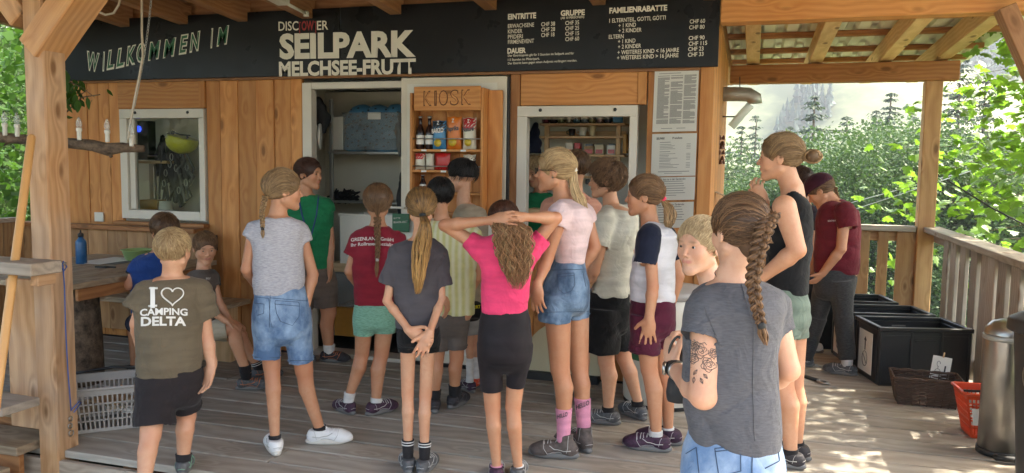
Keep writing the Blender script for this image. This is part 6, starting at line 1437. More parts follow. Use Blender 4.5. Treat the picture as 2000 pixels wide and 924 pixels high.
# --- two boys on the bench
if want(2):
    s = figure((500, 745), 'seated boy in dark grey shirt and beige shorts looking back at the camera', 'skin', (401, 484, 58, 165, dict(pitch=12, nose=.85)), (398, 524, .02),
        dict(mat='dark_tee', rows=[(640, 372, 430, .10), (600, 374, 424, .095), (565, 374, 420, .10), (545, 370, 424, .10), (532, 376, 418, .085), (524, 386, 410, .06)],
             sleeves=[((377, 540, .0), (368, 570, -.0), 11, 12), ((415, 538, 0), (420, 560, -.02), 11, 12)], fold=.004),
        [dict(p=[(377, 541, 0), (384, 590, -.10), (440, 626, -.14)], r=[9, 8, 6.5], hand=dict(to=(470, 640, -.12), back=90, el=70, side=1, curl=16, L=.14)),
         dict(p=[(415, 540, 0), (428, 590, -.02), (450, 628, -.08)], r=[9, 8, 6.5], hand=dict(to=(478, 636, -.05), back=90, el=70, side=-1, curl=16, L=.14))],
        dict(mat='beige_short', rows=[(655, 376, 430, .11), (630, 378, 428, .11)], legs=[((405, 645, -.05), (444, 640, -.06), 21, 20), ((405, 645, .08), (446, 648, .08), 20, 19)], k=.03),
        [dict(p=[(400, 645, -.06), (457, 640, -.08), (482, 728, -.10)], r=[17, 13.5, 13, 8], ang=100, shoe=dict(mat='shoe_grey', L=.23, lace='lace_orange'), sock=dict(mat='sock_black', up=.16)),
         dict(p=[(400, 648, .08), (470, 655, .12), (508, 718, .14)], r=[17, 13, 12, 8], ang=80, shoe=dict(mat='shoe_grey', L=.23, lace='lace_orange'), sock=dict(mat='sock_black', up=.2, stripes=[(.05, 'sock_white'), (.25, 'sock_white')]))],
        D=5.55, h=.0045, gaze=(.55, -.8, 0))
    hair_cap(s, 'hair_light_brown', .035, low=-.1, face=(0, .52, -.20, .32, .34, .46)); short_hair(s, 'hair_light_brown', 500, .12, .034, lift=.015)
    t_ = s.bvh(s.shirt); s.text(s.shirt, 'SPORT', (402, 546), (411, 546), 3.5, tree=t_)
if want(1):
    s = figure((300, 700), 'boy in blue shirt with black cuffs sitting with his back turned at the table', 'skin_tan', (320, 450, 60, -20), (312, 492, 0),
        dict(mat='royal', rows=[(610, 262, 338, .11), (560, 262, 338, .11), (525, 262, 340, .12), (505, 268, 338, .11), (495, 284, 330, .08), (490, 300, 324, .05)], sleeves=[((276, 514, 0), (262, 538, -.02), 15, 15), ((330, 512, .02), (338, 544, .02), 14, 14)], fold=.005),
        [dict(p=[(275, 514, 0), (252, 556, -.02), (235, 540, .2)], r=[12, 11, 8]), dict(p=[(330, 514, .02), (340, 560, .02), (300, 560, .2)], r=[11, 10, 8])],
        dict(mat='navy', rows=[(640, 266, 336, .12), (600, 268, 334, .11)], legs=[((285, 630, .0), (262, 632, .25), 18, 17), ((318, 630, 0), (300, 632, .28), 18, 17)], k=.03),
        [dict(p=[(285, 630, 0), (262, 634, .33), (262, 690, .35)], r=[16, 13, 12, 8], ang=-10, shoe=dict(mat='shoe_dark', L=.22)), dict(p=[(318, 630, 0), (298, 634, .33), (298, 690, .35)], r=[16, 13, 12, 8], ang=-10, shoe=dict(mat='shoe_dark', L=.22))], D=5.75, h=.007)
    c_ = [(s.P(262, 538, -.02)-s.P(276, 514, 0))]; e_ = s.P(262, 538, -.02); tube('cuff', [Vector(e_-c_[0]*.12), Vector(e_+c_[0]*.05)], s.m(15.8), 'black_cloth', s.shirt, 14)
    hair_cap(s, 'hair_brown', .05, low=-.25); short_hair(s, 'hair_brown', 300, .2, .055, low=-.25)
# ================================================================ THINGS IN AND AROUND THE KIOSK
def OB(name, m, label, cat, px0, py0, px1, py1, Y, dep, parent=None, bev=.004, group=None):
    a = ony(px0, py1, Y); b = ony(px1, py0, Y)
    o = box(name, (a.x, Y, a.z), (b.x, Y+dep, b.z), m, parent, bev)
    if label: tag(o, label, cat, group)
    return o
# ---- kiosk shelf on the door
YF = YW-.21
ks = empty('kiosk_shelf', tuple(ony(870, 420, YF)), 'open wooden shelf under a carved KIOSK board on the open door', 'shelf')
xa, xb = ony(805, 300, YF).x, ony(938, 300, YF).x; zt = ony(870, 172, YF).z; zb = ony(870, 430, YF).z
for i in range(5): box('back_plank', (xa+(xb-xa)*i/5+.001, YF+.135, zb), (xa+(xb-xa)*(i+1)/5-.001, YF+.147, zt), 'pine', ks, axis=2)
box('side_board', (xa-.02, YF+.0, zb), (xa-.001, YF+.147, zt-.03), 'pine', ks, axis=2); box('side_board', (xb, YF, zb), (xb+.018, YF+.147, zt), 'pine', ks, axis=2)
box('outer_plank', (xb+.020, YF+.10, zb), (xb+.125, YF+.125, zt-.01), 'pine', ks, axis=2)
hd = box('name_board', (xa+.02, YF-.018, ony(870, 216, YF).z), (xb+.004, YF-.002, zt+.01), 'pine', ks, axis=0)
for ch, x0, x1 in (('K', 827, 843), ('I', 848, 853), ('O', 857, 875), ('S', 879, 896), ('K', 901, 920)):
    a, b = ony(x0, 207-(x0-827)*.03, YF-.019), ony(x1, 207-(x1-827)*.03, YF-.019)
    fit_text('carved_letter', ch, a, b, .108, 'carved', ks, (0, 0, 0), .012); s_ = (b-a).normalized()*.0075
    fit_text('carved_letter', ch, a+s_+Vector((0, 0, .006)), b-s_+Vector((0, 0, .006)), .096, 'pine', ks, (0, -.001, 0), -.006)
for py_ in (294, 335, 378, 418):
    z = ony(870, py_, YF).z; box('shelf_board', (xa, YF+.004, z-.009), (xb-.001, YF+.134, z+.009), 'pine', ks, axis=0)
    for k in range(3): box('price_tag', (xa+.07+k*.15, YF+.0005, z-.007), (xa+.11+k*.15, YF+.0035, z+.007), 'paper', ks, bev=.0005)
for py_ in (271, 325): z = ony(870, py_, YF).z; tube('guard_rail', [(xa, YF+.01, z), (xb, YF+.01, z)], .004, 'steel', ks)
zs = ony(870, 294, YF).z+.009
def bottle(x, y, z, lab, h=.235, r=.03, m='rubber', band='paper'):
    k = h/.235
    o = link('bottle', lathe([(r*.9, 0), (r, .006), (r, .12*k), (r*.75, .15*k), (.013, .175*k), (.0125, .215*k), (.015, .218*k), (.015, .235*k)], 18), m, None, loc=(x, y, z)); tag(o, lab, 'bottle', 'bottles on the kiosk shelf')
    link('label', lathe([(r+.0008, .035*k), (r+.0008, .10*k)], 18, False), band, o, mw=Matrix.Translation((x, y, z))); link('cap', lathe([(.0155, .219*k), (.0155, .237*k)], 12), 'steel', o, mw=Matrix.Translation((x, y, z)))
    return o
plain('bottle_dark', (.025, .012, .01, 1), .15)
bottle(ony(821, 290, YF+.06).x, YF+.06, zs, 'dark beer bottle at the left end of the KIOSK shelf', m='bottle_dark'); bottle(ony(839, 290, YF+.06).x, YF+.06, zs, 'dark beer bottle beside the blue crisp bag', m='bottle_dark')
zl = ony(870, 378, YF).z+.009; bottle(ony(826, 360, YF+.06).x, YF+.06, zl, 'small dark bottle on the lower kiosk shelf above the ponytail', .12, .024, 'bottle_dark')
bag_cols = dict(chips_blue=(.05, .25, .48, 1), chips_black=(.02, .025, .03, 1), chips_orange=(.62, .17, .02, 1), chips_white=(.66, .62, .50, 1), chips_red=(.48, .02, .02, 1), chips_yellow=(.62, .45, .05, 1))
for n_, c_ in bag_cols.items(): plain(n_, c_, .3, noise_amt=.15, scale=15, bump=.5)
def pillow(name, x0, x1, z0, z1, y, dep, m, parent=None, tilt=0, f0=0, f1=1):
    V = []; F = []; nx, nz = 8, 12
    for sgn in (-1, 1):
        for j in range(nz+1):
            for i in range(nx+1):
                u = -1+2*i/nx; v = -1+2*(f0+(f1-f0)*j/nz); b = (max(0, 1-abs(u)**2.2)*max(0, 1-abs(v)**3))**.5
                x = (x0+x1)/2+u*(x1-x0)/2*(1-.06*(1-abs(v)))+tilt*v; V.append((x, y+sgn*dep*(b*.5+.02)+.002*sin(i*3+j*2), (z0+z1)/2+v*(z1-z0)/2+.003*sin(i*5)*(abs(v) > .95)))
    n = (nx+1)*(nz+1)
    for s_ in (0, 1):
        for j in range(nz):
            for i in range(nx):
                a = s_*n+j*(nx+1)+i; q = (a, a+1, a+nx+2, a+nx+1); F.append(q if s_ == 0 else q[::-1])
    return link(name, mesh(name, V, F, True), m, parent)
def crisp(px0, px1, pyt, pyb, main, top, words_, lab, Y=YF+.055, tc='chips_black', zfix=None):
    a = ony(px0, pyb, Y); b = ony(px1, pyt, Y); z0 = zfix if zfix is not None else zs
    o = pillow('crisp_bag', a.x, b.x, z0, b.z, Y, .06, main); tag(o, lab, 'crisp bag', 'crisp bags on the kiosk shelf')
    pillow('top_band', a.x+.001, b.x-.001, z0, b.z, Y-.0015, .06, top, o, f0=.62, f1=.985)
    if words_:
        w_ = b.x-a.x; zc = z0+(b.z-z0)*.55
        fit_text('lettering', words_, (a.x+w_*.08, Y-.036, zc), (b.x-w_*.08, Y-.036, zc+.01), .032, tc, o, offset=.03)
        fit_text('lettering', 'Z', (a.x+w_*.42, Y-.032, zc+.062), (a.x+w_*.6, Y-.032, zc+.064), .026, 'print_white', o, offset=.03)
        link('picture', lathe([(.001, 0), (w_*.26, 0), (w_*.27, .003), (.001, .005)], 14, False), 'chips_yellow', o, mw=Matrix.Translation((a.x+w_*.5, Y-.0335, z0+(b.z-z0)*.22)) @ Matrix.Rotation(pi/2, 4, 'X'))
crisp(845, 872, 236, 291, 'chips_blue', 'chips_black', 'BARZO', 'blue and black crisp bag between the bottles and the orange bag', tc='print_white')
crisp(873, 902, 228, 291, 'chips_orange', 'chips_orange', 'Paprika', 'orange crisp bag in the middle of the upper kiosk shelf'); crisp(904, 931, 230, 291, 'chips_white', 'chips_red', 'Nature', 'white and red crisp bag at the right end of the upper kiosk shelf')
z2 = ony(870, 335, YF).z+.009
crisp(811, 831, 299, 333, 'chips_white', 'chips_red', '', 'small white and red snack bag at the left of the lower shelf', zfix=z2); crisp(832, 848, 300, 333, 'chips_white', 'chips_white', '', 'small white snack bag second on the lower shelf', zfix=z2); crisp(850, 880, 299, 333, 'chips_red', 'chips_red', '', 'wide red snack bag on the lower kiosk shelf', zfix=z2)
crisp(905, 930, 302, 333, 'chips_black', 'chips_white', '', 'black and white snack bag at the right of the lower shelf', zfix=z2)
# ---- papers on the wall
def poster(px0, py0, px1, py1, lab, body, sl=0.0):
    a, b, c, d = [ony(x, y, YW-.034) for x, y in ((px0-sl, py1), (px1-sl, py1-2), (px1, py0-2), (px0, py0))]
    V = []
    for p in (a, b, c, d): V.append(p)
    for p in (a, b, c, d): V.append(p+Vector((0, .0025, 0)))
    o = link('notice_sheet', mesh('notice_sheet', V, [(0, 1, 2, 3), (7, 6, 5, 4), (0, 4, 5, 1), (1, 5, 6, 2), (2, 6, 7, 3), (3, 7, 4, 0)]), 'paper'); tag(o, lab, 'notice', 'paper notices on the wall right of the window')
    X = (b-a); Z = (d-a); off = Vector((0, -.0012, 0)); mb = MB()
    def ln(u0, v, u1, th=.006):
        p = a+X*u0+Z*v+off; q = a+X*u1+Z*v+off; t = Z*th; k = len(mb.V); mb.V += [tuple(p), tuple(q), tuple(q+t), tuple(p+t)]; mb.F.append((k, k+1, k+2, k+3))
    body(ln, a, X, Z, off, o)
    if mb.V: mb.obj('printed_lines', 'ink_grey', o)
    f_ = [p+Vector((0, -.004, 0)) for p in (a-X*.02-Z*.02, b+X*.02-Z*.02, c+X*.02+Z*.02, d-X*.02+Z*.02)]
    mbf = []; n = 8
    for j in range(n+1):
        for i in range(n+1):
            u, v = i/n, j/n; p = f_[0]*(1-u)*(1-v)+f_[1]*u*(1-v)+f_[2]*u*v+f_[3]*(1-u)*v; mbf.append(p+Vector((0, -.004*noise.noise(Vector((i*.7, j*.7, px0))), 0)))
    link('plastic_sleeve', mesh('sleeve', mbf, [(j*(n+1)+i, j*(n+1)+i+1, (j+1)*(n+1)+i+1, (j+1)*(n+1)+i) for j in range(n) for i in range(n)], True), 'film', o)
def dense(ln, a, X, Z, off, o):
    R = random.Random(2)
    for c_ in range(3):
        for r_ in range(54):
            if R.random() < .12: continue
            ln(.08+c_*.30, .90-r_*.0145, .08+c_*.30+.27*R.choice((1, 1, 1, .95, .6)), .0085)
    ln(.1, .94, .6, .008); ln(.2, .05, .45, .008); ln(.55, .05, .75, .008)
def price(ln, a, X, Z, off, o):
    R = random.Random(3)
    for b_, n_ in ((.74, 4), (.52, 5), (.30, 4)):
        ln(.18, b_+.05, .42, .012)
        for r_ in range(n_): ln(.18, b_-r_*.035, .18+R.uniform(.2, .45), .009); ln(.78, b_-r_*.035, .87, .009)
    ln(.16, .10, .86, .014); ln(.3, .06, .7, .009)
    fit_text('lettering', 'SEILPARK', a+X*.10+Z*.865+off, a+X*.29+Z*.867+off, .014, 'ink', o, offset=.03); fit_text('lettering', 'Preisliste', a+X*.46+Z*.865+off, a+X*.68+Z*.867+off, .014, 'ink', o, offset=.02)
def note(ln, a, X, Z, off, o):
    R = random.Random(5)
    for r_ in range(7): ln(.18, .8-r_*.1, .18+R.uniform(.4, .62), .022)
    fit_text('lettering', 'Bitte, dass du in der Garderobe', a+X*.15+Z*.86+off, a+X*.78+Z*.87+off, .013, 'ink', o, offset=.01)
poster(1279, 138, 1365, 258, 'topmost notice in its column, a densely printed sheet in three columns', dense, 5)
poster(1274, 262, 1361, 345, 'price list sheet directly below the densely printed notice', price, 3)
poster(1272, 347, 1358, 392, 'short notice with a few lines of text below the price list', note, 2)
poster(1271, 396, 1355, 446, 'lowest notice sheet, partly behind the girl with the pink hair band', note, 2)
# ---- window 1 contents
Yi = YW+.32
OB('wall_shelf', 'ply', 'short plywood shelf seen through the left window', 'shelf', 268, 314, 325, 319, Yi-.1, .2)
hm = empty('climbing_helmet', tuple(ony(362, 285, Yi)), 'bright yellow climbing helmet hanging among harnesses in the left window', 'helmet')
c = ony(356, 275, Yi); f = Field(np.array(c)-.2, np.array(c)+.2, .008); f.ell(np.array(c), (.145, .12, .115), None, 0); f.cyl(np.array(c)+np.array([0, 0, .30]), np.array(c)+np.array([-.06, 0, .05]), .3, .3, k=0.01, sub=True)
V_, t__, q__ = f.mesh(); link('shell', np_mesh('shell', V_, t__, q__), 'yellow_plastic', hm); link('vent', lathe([(.001, 0), (.02, 0), (.001, .004)], 3, False), 'rubber', hm, mw=Matrix.Translation(ony(366, 268, Yi-.12)) @ Matrix.Rotation(pi/2, 4, 'X'))
tube('rim_cord', [ony(337, 258, Yi-.03), ony(352, 263, Yi-.12), ony(372, 265, Yi-.1)], .006, 'rubber', hm)
R = random.Random(12)
for gi, (cx, wd, y0, y1, lab, mt_) in enumerate(((318, 9, 262, 400, 'black climbing harness hanging nearest the window shelf', 'strap_black'), (333, 12, 255, 405, 'tangle of black harness straps under the yellow helmet', 'strap_black'), (345, 12, 300, 412, 'black harness straps hanging lowest in the left window', 'strap_black'), (358, 12, 305, 395, 'grey looped webbing at the right of the harnesses', 'strap_grey'))):
    hr = empty('harness', tuple(ony(cx, y0, Yi)), lab, 'harness', 'harnesses hanging in the left window'); mb = MB(); mg = MB()
    for k in range(9):
        p0_ = ony(cx+R.uniform(-wd, wd)*.5, y0+R.uniform(0, 20), Yi+R.uniform(-.05, .05)); yy = R.uniform(.45, 1)*(y1-y0)+y0; xx = cx+R.uniform(-wd, wd)
        mb.tube([p0_, ony((cx+xx)/2+R.uniform(-wd, wd), (y0+yy)/2, Yi+R.uniform(-.1, .1)), ony(xx, yy, Yi+R.uniform(-.05, .05)), ony(xx+R.uniform(4, 12), yy-R.uniform(5, 30), Yi), ony(cx+R.uniform(-4, 8), yy-R.uniform(30, 60), Yi)], R.uniform(.008, .02), 5)
    mb.obj('webbing', mt_, hr, True)
    for k in range(2):
        p_ = ony(cx+R.uniform(-wd, wd)*.7, R.uniform(y0+20, y1-10), Yi-.07); MB().tube([p_+Vector((.017*cos(a), 0, .03*sin(a))) for a in np.linspace(0, 2*pi, 9)[:-1]], .004, 5, True).obj('buckle', 'steel', hr, True)
OB('storage_box', 'orange_box', 'small orange cardboard box on the sill inside the left window', 'box', 273, 391, 306, 413, Yi-.15, .12)
c = ony(324, 413, Yi-.1); tag(link('white_bucket', lathe([(.065, 0), (.062, .005), (.05, .09), (.048, .09), (.001, .088)], 20, False), 'white_plastic', None, loc=tuple(c)), 'small white upturned tub inside the left window', 'tub')
OB('battery_tray', 'steel', 'white shelf bracket ledge left of the harnesses in the window', 'shelf', 288, 303, 306, 307, Yi-.05, .1)
ck = OB('equipment_rack', 'dark_steel', 'black rack with a blue light behind the left window', 'rack', 263, 236, 288, 312, Yi, .1); link('status_lamp', lathe([(.001, 0), (.028, 0), (.028, .01), (.001, .014)], 18, False), 'blue_led', ck, mw=Matrix.Translation(ony(271, 252, Yi-.002)) @ Matrix.Rotation(pi/2, 4, 'X'))
OB('upright', 'steel', 'steel upright behind the harnesses in the left window', 'post', 292, 320, 300, 398, Yi+.05, .04)
# ---- doorway contents
Yd = YW+.62
rk = empty('storage_rack', tuple(ony(700, 600, Yd)), 'metal storage rack inside the open doorway', 'rack')
for px_ in (645, 786):
    for dy in (0, .42): a = ony(px_, 170, Yd+dy); box('upright', (a.x-.015, Yd+dy, 0), (a.x+.015, Yd+dy+.03, 2.05), 'zinc', rk, axis=2)
for py_ in (296, 393, 520, 640): z = ony(700, py_, Yd).z; a, b = ony(643, py_, Yd), ony(788, py_, Yd); box('rack_shelf', (a.x-.01, Yd-.01, z-.02), (b.x+.01, Yd+.46, z), 'zinc', rk, axis=0)
zsh = ony(700, 293, Yd).z
cr_ = empty('helmet_crate', tuple(ony(720, 290, Yd)), 'clear plastic crate packed with blue climbing helmets on the top rack shelf', 'crate')
a, b = ony(670, 290, Yd+.02), ony(782, 222, Yd+.02)
for (lo, hi) in (((a.x, Yd+.02, zsh), (b.x, Yd+.024, b.z)), ((a.x, Yd+.36, zsh), (b.x, Yd+.364, b.z)), ((a.x, Yd+.025, zsh), (a.x+.004, Yd+.359, b.z)), ((b.x-.004, Yd+.025, zsh), (b.x, Yd+.359, b.z))): box('wall_panel', lo, hi, 'clear_plastic', cr_, bev=.0008)
box('rim', (a.x-.008, Yd+.012, b.z), (b.x+.008, Yd+.03, b.z+.012), 'clear_plastic', cr_); box('paper_label', (ony(717, 230, Yd).x, Yd+.012, ony(717, 233, Yd).z), (ony(742, 230, Yd).x, Yd+.016, ony(742, 219, Yd).z), 'paper', cr_, bev=.0008)
hs_ = lathe([(.118, 0), (.12, .01), (.115, .05), (.095, .09), (.055, .118), (.001, .127)], 20, False); hs_.materials.append(MATS['blue_plastic'])
k = 0; hz = [(688, 284), (722, 286), (757, 284), (697, 262), (733, 264), (768, 262), (690, 243), (726, 246), (762, 244), (708, 226), (741, 227), (775, 226)]
for hx_, hy_ in hz:
    p_ = ony(hx_, hy_, Yd+.16); h_ = link('blue_helmet', hs_, None, None, mw=Matrix.Translation(p_+Vector((0, 0, -.03))) @ Matrix.Rotation(R.uniform(-.5, .5), 4, 'X') @ Matrix.Rotation(R.uniform(-.4, .4), 4, 'Y'))
    rw_, cl_ = divmod(k, 3); k += 1; tag(h_, ['leftmost', 'middle', 'rightmost'][cl_]+' pale blue helmet in the '+['bottom', 'second', 'third', 'top'][rw_]+' layer of the clear crate', 'helmet', 'blue helmets piled in the clear crate'); mb = MB()
    for q in range(5):
        an = q*1.25; c_ = p_+Vector((.06*cos(an), -.125, .02+.035*sin(an))); mb.tube([c_, c_+Vector((.014, -.001, .003))], .006, 5)
    mb.obj('vent_slots', 'rubber', h_, True)
OB('white_box', 'white_plastic', 'white lidded storage box beside the helmet crate', 'box', 648, 228, 669, 293, Yd+.02, .3)
c = ony(622, 267, YW+.2); ckk = tag(link('wall_clock', lathe([(.001, .0), (.10, 0), (.105, .015), (.10, .022), (.092, .018), (.001, .018)], 28, False), 'paper', None, mw=Matrix.Translation(c) @ Matrix.Rotation(radians(115), 4, 'Z') @ Matrix.Rotation(pi/2, 4, 'X')), 'round white clock just inside the door frame', 'clock')
tube('clock_hand', [c+Vector((.012, -.02, 0)), c+Vector((.03, -.03, .05))], .003, 'ink', ckk)
def drape(name, mat, lab, cat, rows_, Y, b=.06, fold=.012):
    B = Person((rows_[0][1], rows_[0][0]), 'x', D=(Vector(ony(rows_[0][1], rows_[0][0], Y)).xy).length); e = B.root; B.root = None
    Rr = B.rows([(y_, x0_, x1_, b) for y_, x0_, x1_ in rows_]); o = B.garment(name, mat, [Rr], fold=fold, h=.008); bpy.data.objects.remove(e); tag(o, lab, cat); return o
drape('black_jacket', 'bag_black', 'black jacket hanging behind the door frame above the clock', 'jacket', [(190, 612, 622), (205, 612, 636), (225, 612, 645), (245, 618, 642), (262, 626, 638)], YW+.35)
drape('dark_bag', 'bag_black', 'black bag hanging at the right of the doorway', 'bag', [(330, 784, 790), (350, 778, 792), (390, 776, 792), (416, 779, 790)], YW+.4, .08)
drape('grey_straps', 'strap_grey', 'bunch of grey straps hanging right of the helmet crate', 'straps', [(218, 778, 786), (240, 774, 788), (280, 773, 788), (308, 776, 786)], YW+.45, .05, .02)
mb = MB()
for i in range(60):
    p_ = ony(R.uniform(650, 698), R.uniform(376, 394), Yd+.1); mb.tube([p_, p_+Vector((R.uniform(-.05, .05), R.uniform(-.05, .05), R.uniform(-.02, .04))), p_+Vector((R.uniform(-.08, .08), R.uniform(-.05, .05), R.uniform(-.02, .02)))], .009, 5)
tag(mb.obj('harness_heap', 'strap_black', None, True), 'heap of black harnesses lying on the counter shelf in the doorway', 'harness heap')
def crate_open(name, lab, cat, px0, py0, px1, py1, Y, dep, m, group=None, t=.008, lip=.012):
    a = ony(px0, py1, Y); b = ony(px1, py0, Y); e = empty(name, (a.x, Y, a.z), lab, cat, group)
    x0, x1, z0, z1 = a.x, b.x, a.z, b.z
    box('wall_panel', (x0, Y, z0), (x1, Y+t, z1), m, e); box('wall_panel', (x0, Y+dep-t, z0), (x1, Y+dep, z1), m, e)
    box('wall_panel', (x0, Y+t, z0), (x0+t, Y+dep-t, z1), m, e); box('wall_panel', (x1-t, Y+t, z0), (x1, Y+dep-t, z1), m, e)
    box('base_panel', (x0+t, Y+t, z0), (x1-t, Y+dep-t, z0+t), m, e); box('rim', (x0-lip, Y-lip, z1-.004), (x1+lip, Y+t+.002, z1+lip), m, e)
    return e
crate_open('storage_tub', 'large cream storage tub on the door counter behind the maroon shirt', 'tub', 664, 424, 786, 518, YW+.05, .4, 'white_plastic')
crate_open('grey_tub', 'translucent grey tub with a label low in the doorway', 'tub', 653, 535, 700, 598, YW+.08, .4, 'clear_plastic')
OB('tub_lid', 'orange_box', 'stack of tan boards lying below the grey tub', 'boards', 653, 602, 700, 655, YW+.1, .4)
OB('counter_board', 'ply', 'pale counter edge inside the doorway', 'counter', 640, 521, 788, 530, YW+.04, .5)
sg = OB('green_sign', 'green_print', 'small green sign board between the two ponytailed girls', 'sign', 766, 418, 799, 452, YW-.1, .008)
a = ony(769, 428, YW-.101); b = ony(782, 427.5, YW-.101); fit_text('lettering', 'BITTE', a, b, .012, 'cream_print', sg); a = ony(769, 436, YW-.101); b = ony(796, 435, YW-.101); fit_text('lettering', 'BLACK-OUT', a, b, .014, 'cream_print', sg, offset=.02)
sl_ = OB('shelf_rail', 'alu', 'thin rail across the lower doorway beside the green sign', 'rail', 745, 404, 790, 407, YW-.08, .02)
# ---- window 2 contents
Yv = YW+.62
sh = empty('drinks_shelf', tuple(ony(1140, 303, Yv)), 'pale wooden shelf with cans and cups behind the counter window', 'shelf')
xa, xb = ony(1058, 240, Yv).x, ony(1216, 240, Yv).x
zz = [ony(1140, y_, Yv).z for y_ in (242, 267, 303, 345)]
for z in zz: box('shelf_board', (xa-.02, Yv, z-.012), (xb+.02, Yv+.2, z+.006), 'pine_pale', sh, axis=0)
for x_ in (xa+.02, xb-.05): box('shelf_post', (x_, Yv+.01, zz[3]+.006), (x_+.035, Yv+.05, zz[2]-.012), 'pine_pale', sh, axis=2); box('shelf_post', (x_, Yv+.01, zz[2]+.006), (x_+.035, Yv+.05, zz[1]-.012), 'pine_pale', sh, axis=2); box('shelf_post', (x_, Yv+.01, zz[1]+.006), (x_+.035, Yv+.05, zz[0]-.012), 'pine_pale', sh, axis=2)
box('back_board', (xa, Yv+.19, zz[1]+.006), (xb, Yv+.2, zz[1]+.05), 'pine_pale', sh, axis=0)
cans = [('can_maroon', (.16, .03, .04, 1)), ('can_black', (.03, .03, .03, 1)), ('can_lime', (.35, .40, .22, 1)), ('can_silver', (.45, .42, .36, 1)), ('can_blue', (.10, .22, .34, 1)), ('can_teal', (.25, .32, .36, 1)), ('can_gold', (.32, .28, .14, 1)), ('can_red', (.45, .30, .28, 1)), ('can_navy', (.05, .06, .10, 1))]
names = ['maroon', 'black', 'lime green', 'silver', 'blue', 'pale teal', 'gold', 'rosy', 'navy']
for i, (n_, c_) in enumerate(cans):
    plain(n_, c_, .25, .6, noise_amt=.3, scale=40); x_ = ony(1066+i*15.2, 240, Yv+.06).x
    o = link('drink_can', lathe([(.024, 0), (.031, .008), (.031, .112), (.026, .122), (.025, .122), (.001, .118)], 18, False), n_, None, loc=(x_, Yv+.06, zz[0]+.007)); tag(o, names[i]+' drink can in the row along the top of the counter shelf', 'can', 'cans on top of the drinks shelf')
    link('print_band', lathe([(.0315, .03), (.0315, .075)], 18, False), 'cream_print' if i % 2 else 'can_silver' if 'can_silver' in MATS else 'cream_print', o, mw=Matrix.Translation((x_, Yv+.06, zz[0]+.007)))
OB('snack_pack', 'chips_blue', 'blue snack pack at the right end of the can row', 'pack', 1197, 221, 1216, 240, Yv+.05, .04)
for px_, m_, lab, h_, r_ in ((1117, 'rubber', 'dark grey mug on the middle drinks shelf', .055, .028), (1138, 'white_plastic', 'white cup on the middle drinks shelf', .065, .033), (1157, 'cream_board', 'tall beige paper cup on the middle drinks shelf', .08, .03)):
    x_ = ony(px_, 265, Yv+.06).x; o = tag(link('cup', lathe([(r_*.7, 0), (r_*.75, .003), (r_, h_), (r_*.94, h_), (r_*.68, .005), (.001, .005)], 20, False), m_, None, loc=(x_, Yv+.06, zz[1]+.007)), lab, 'cup', 'cups on the drinks shelf')
    if px_ < 1150: MB().tube([Vector((x_-r_*.9, Yv+.06, zz[1]+.007+h_*.75)), Vector((x_-r_*1.5, Yv+.06, zz[1]+.007+h_*.7)), Vector((x_-r_*1.45, Yv+.06, zz[1]+.007+h_*.35)), Vector((x_-r_*.8, Yv+.06, zz[1]+.007+h_*.25))], .004, 6).obj('handle', m_, o, True)
for px0_, px1_, py0_, m_, lab in ((1104, 1119, 278, 'chips_white', 'white and red snack bag leftmost on the lowest drinks shelf'), (1121, 1133, 279, 'chips_red', 'narrow dark red snack bag beside the white carton'), (1140, 1159, 285, 'cardboard', 'open carton of bars left of the other carton'), (1161, 1179, 282, 'cream_board', 'open cream carton of bars in the middle of the lowest shelf'), (1185, 1202, 284, 'white_plastic', 'open white carton with black content at the right')):
    o = OB('snack_carton', m_, lab, 'carton', px0_, py0_, px1_, 302, Yv+.03, .09, None, group='snack packs on the drinks shelf'); a, b = ony(px0_+2, 300, Yv+.028), ony(px1_-2, 292, Yv+.028); box('front_print', (a.x, Yv+.027, a.z), (b.x, Yv+.0295, b.z), 'chips_red' if m_ != 'chips_red' else 'cream_print', o, bev=.0005); box('content', (a.x, Yv+.04, b.z+.012), (b.x, Yv+.10, b.z+.045), 'chips_black', o)
OB('orange_folder', 'orange_box', 'orange folder standing right of the drinks shelf', 'folder', 1216, 262, 1224, 300, Yv-.02, .1)
drape('navy_jacket', 'navy', 'dark navy jacket hanging at the left of the counter window', 'jacket', [(240, 1044, 1050), (252, 1036, 1054), (275, 1029, 1057), (300, 1028, 1058)], Yv-.1)
OB('serving_counter', 'ply', 'pale counter behind the window with the till', 'counter', 1030, 414, 1240, 420, YW+.1, .5)
OB('card_reader', 'rubber', 'small black card reader held at the window', 'card reader', 1143, 350, 1151, 360, YW-.2, .03)
# ---- white drum and curved board below the window
c = onz(1296, 772); c = Vector((onz(1298, 770).x, 5.12, 0))
dm = tag(link('white_drum', lathe([(.235, .0), (.24, .01), (.255, .03), (.262, .60), (.262, .70), (.001, .70)], 36, False), 'white_plastic', None, loc=tuple(c)), 'cream white drum bin with grey lid against the wall behind the plum shorts', 'bin')
link('lid', lathe([(.265, .69), (.275, .70), (.275, .73), (.25, .745), (.001, .76)], 36, False), 'grey_plastic', dm, mw=Matrix.Translation(c)); link('foot_ring', lathe([(.24, .0), (.25, .0), (.25, .025), (.24, .03)], 30, False), 'rubber', dm, mw=Matrix.Translation(c))
a = ony(1222, 640, 4.95); link('sticker', lathe([(.2635, .30), (.2635, .42)], 36, False), 'green_print', dm, mw=Matrix.Translation(c))
mb = MB(); n = 20; cx_ = ony(1100, 700, YW-.12).x; R_x, R_z = .30, .36
V_ = [(cx_+R_x*cos(pi*i/n), 0, .06+R_z*sin(pi*i/n)) for i in range(n+1)]; W_ = [(x, YW-.14, z) for x, _, z in V_]+[(x, YW-.12, z) for x, _, z in V_]
F_ = [tuple(range(n+1)), tuple(range(2*n+1, n, -1))]+[(i, i+n+1, i+n+2, i+1) for i in range(n)]+[(n, 2*n+1, n+1, 0)]
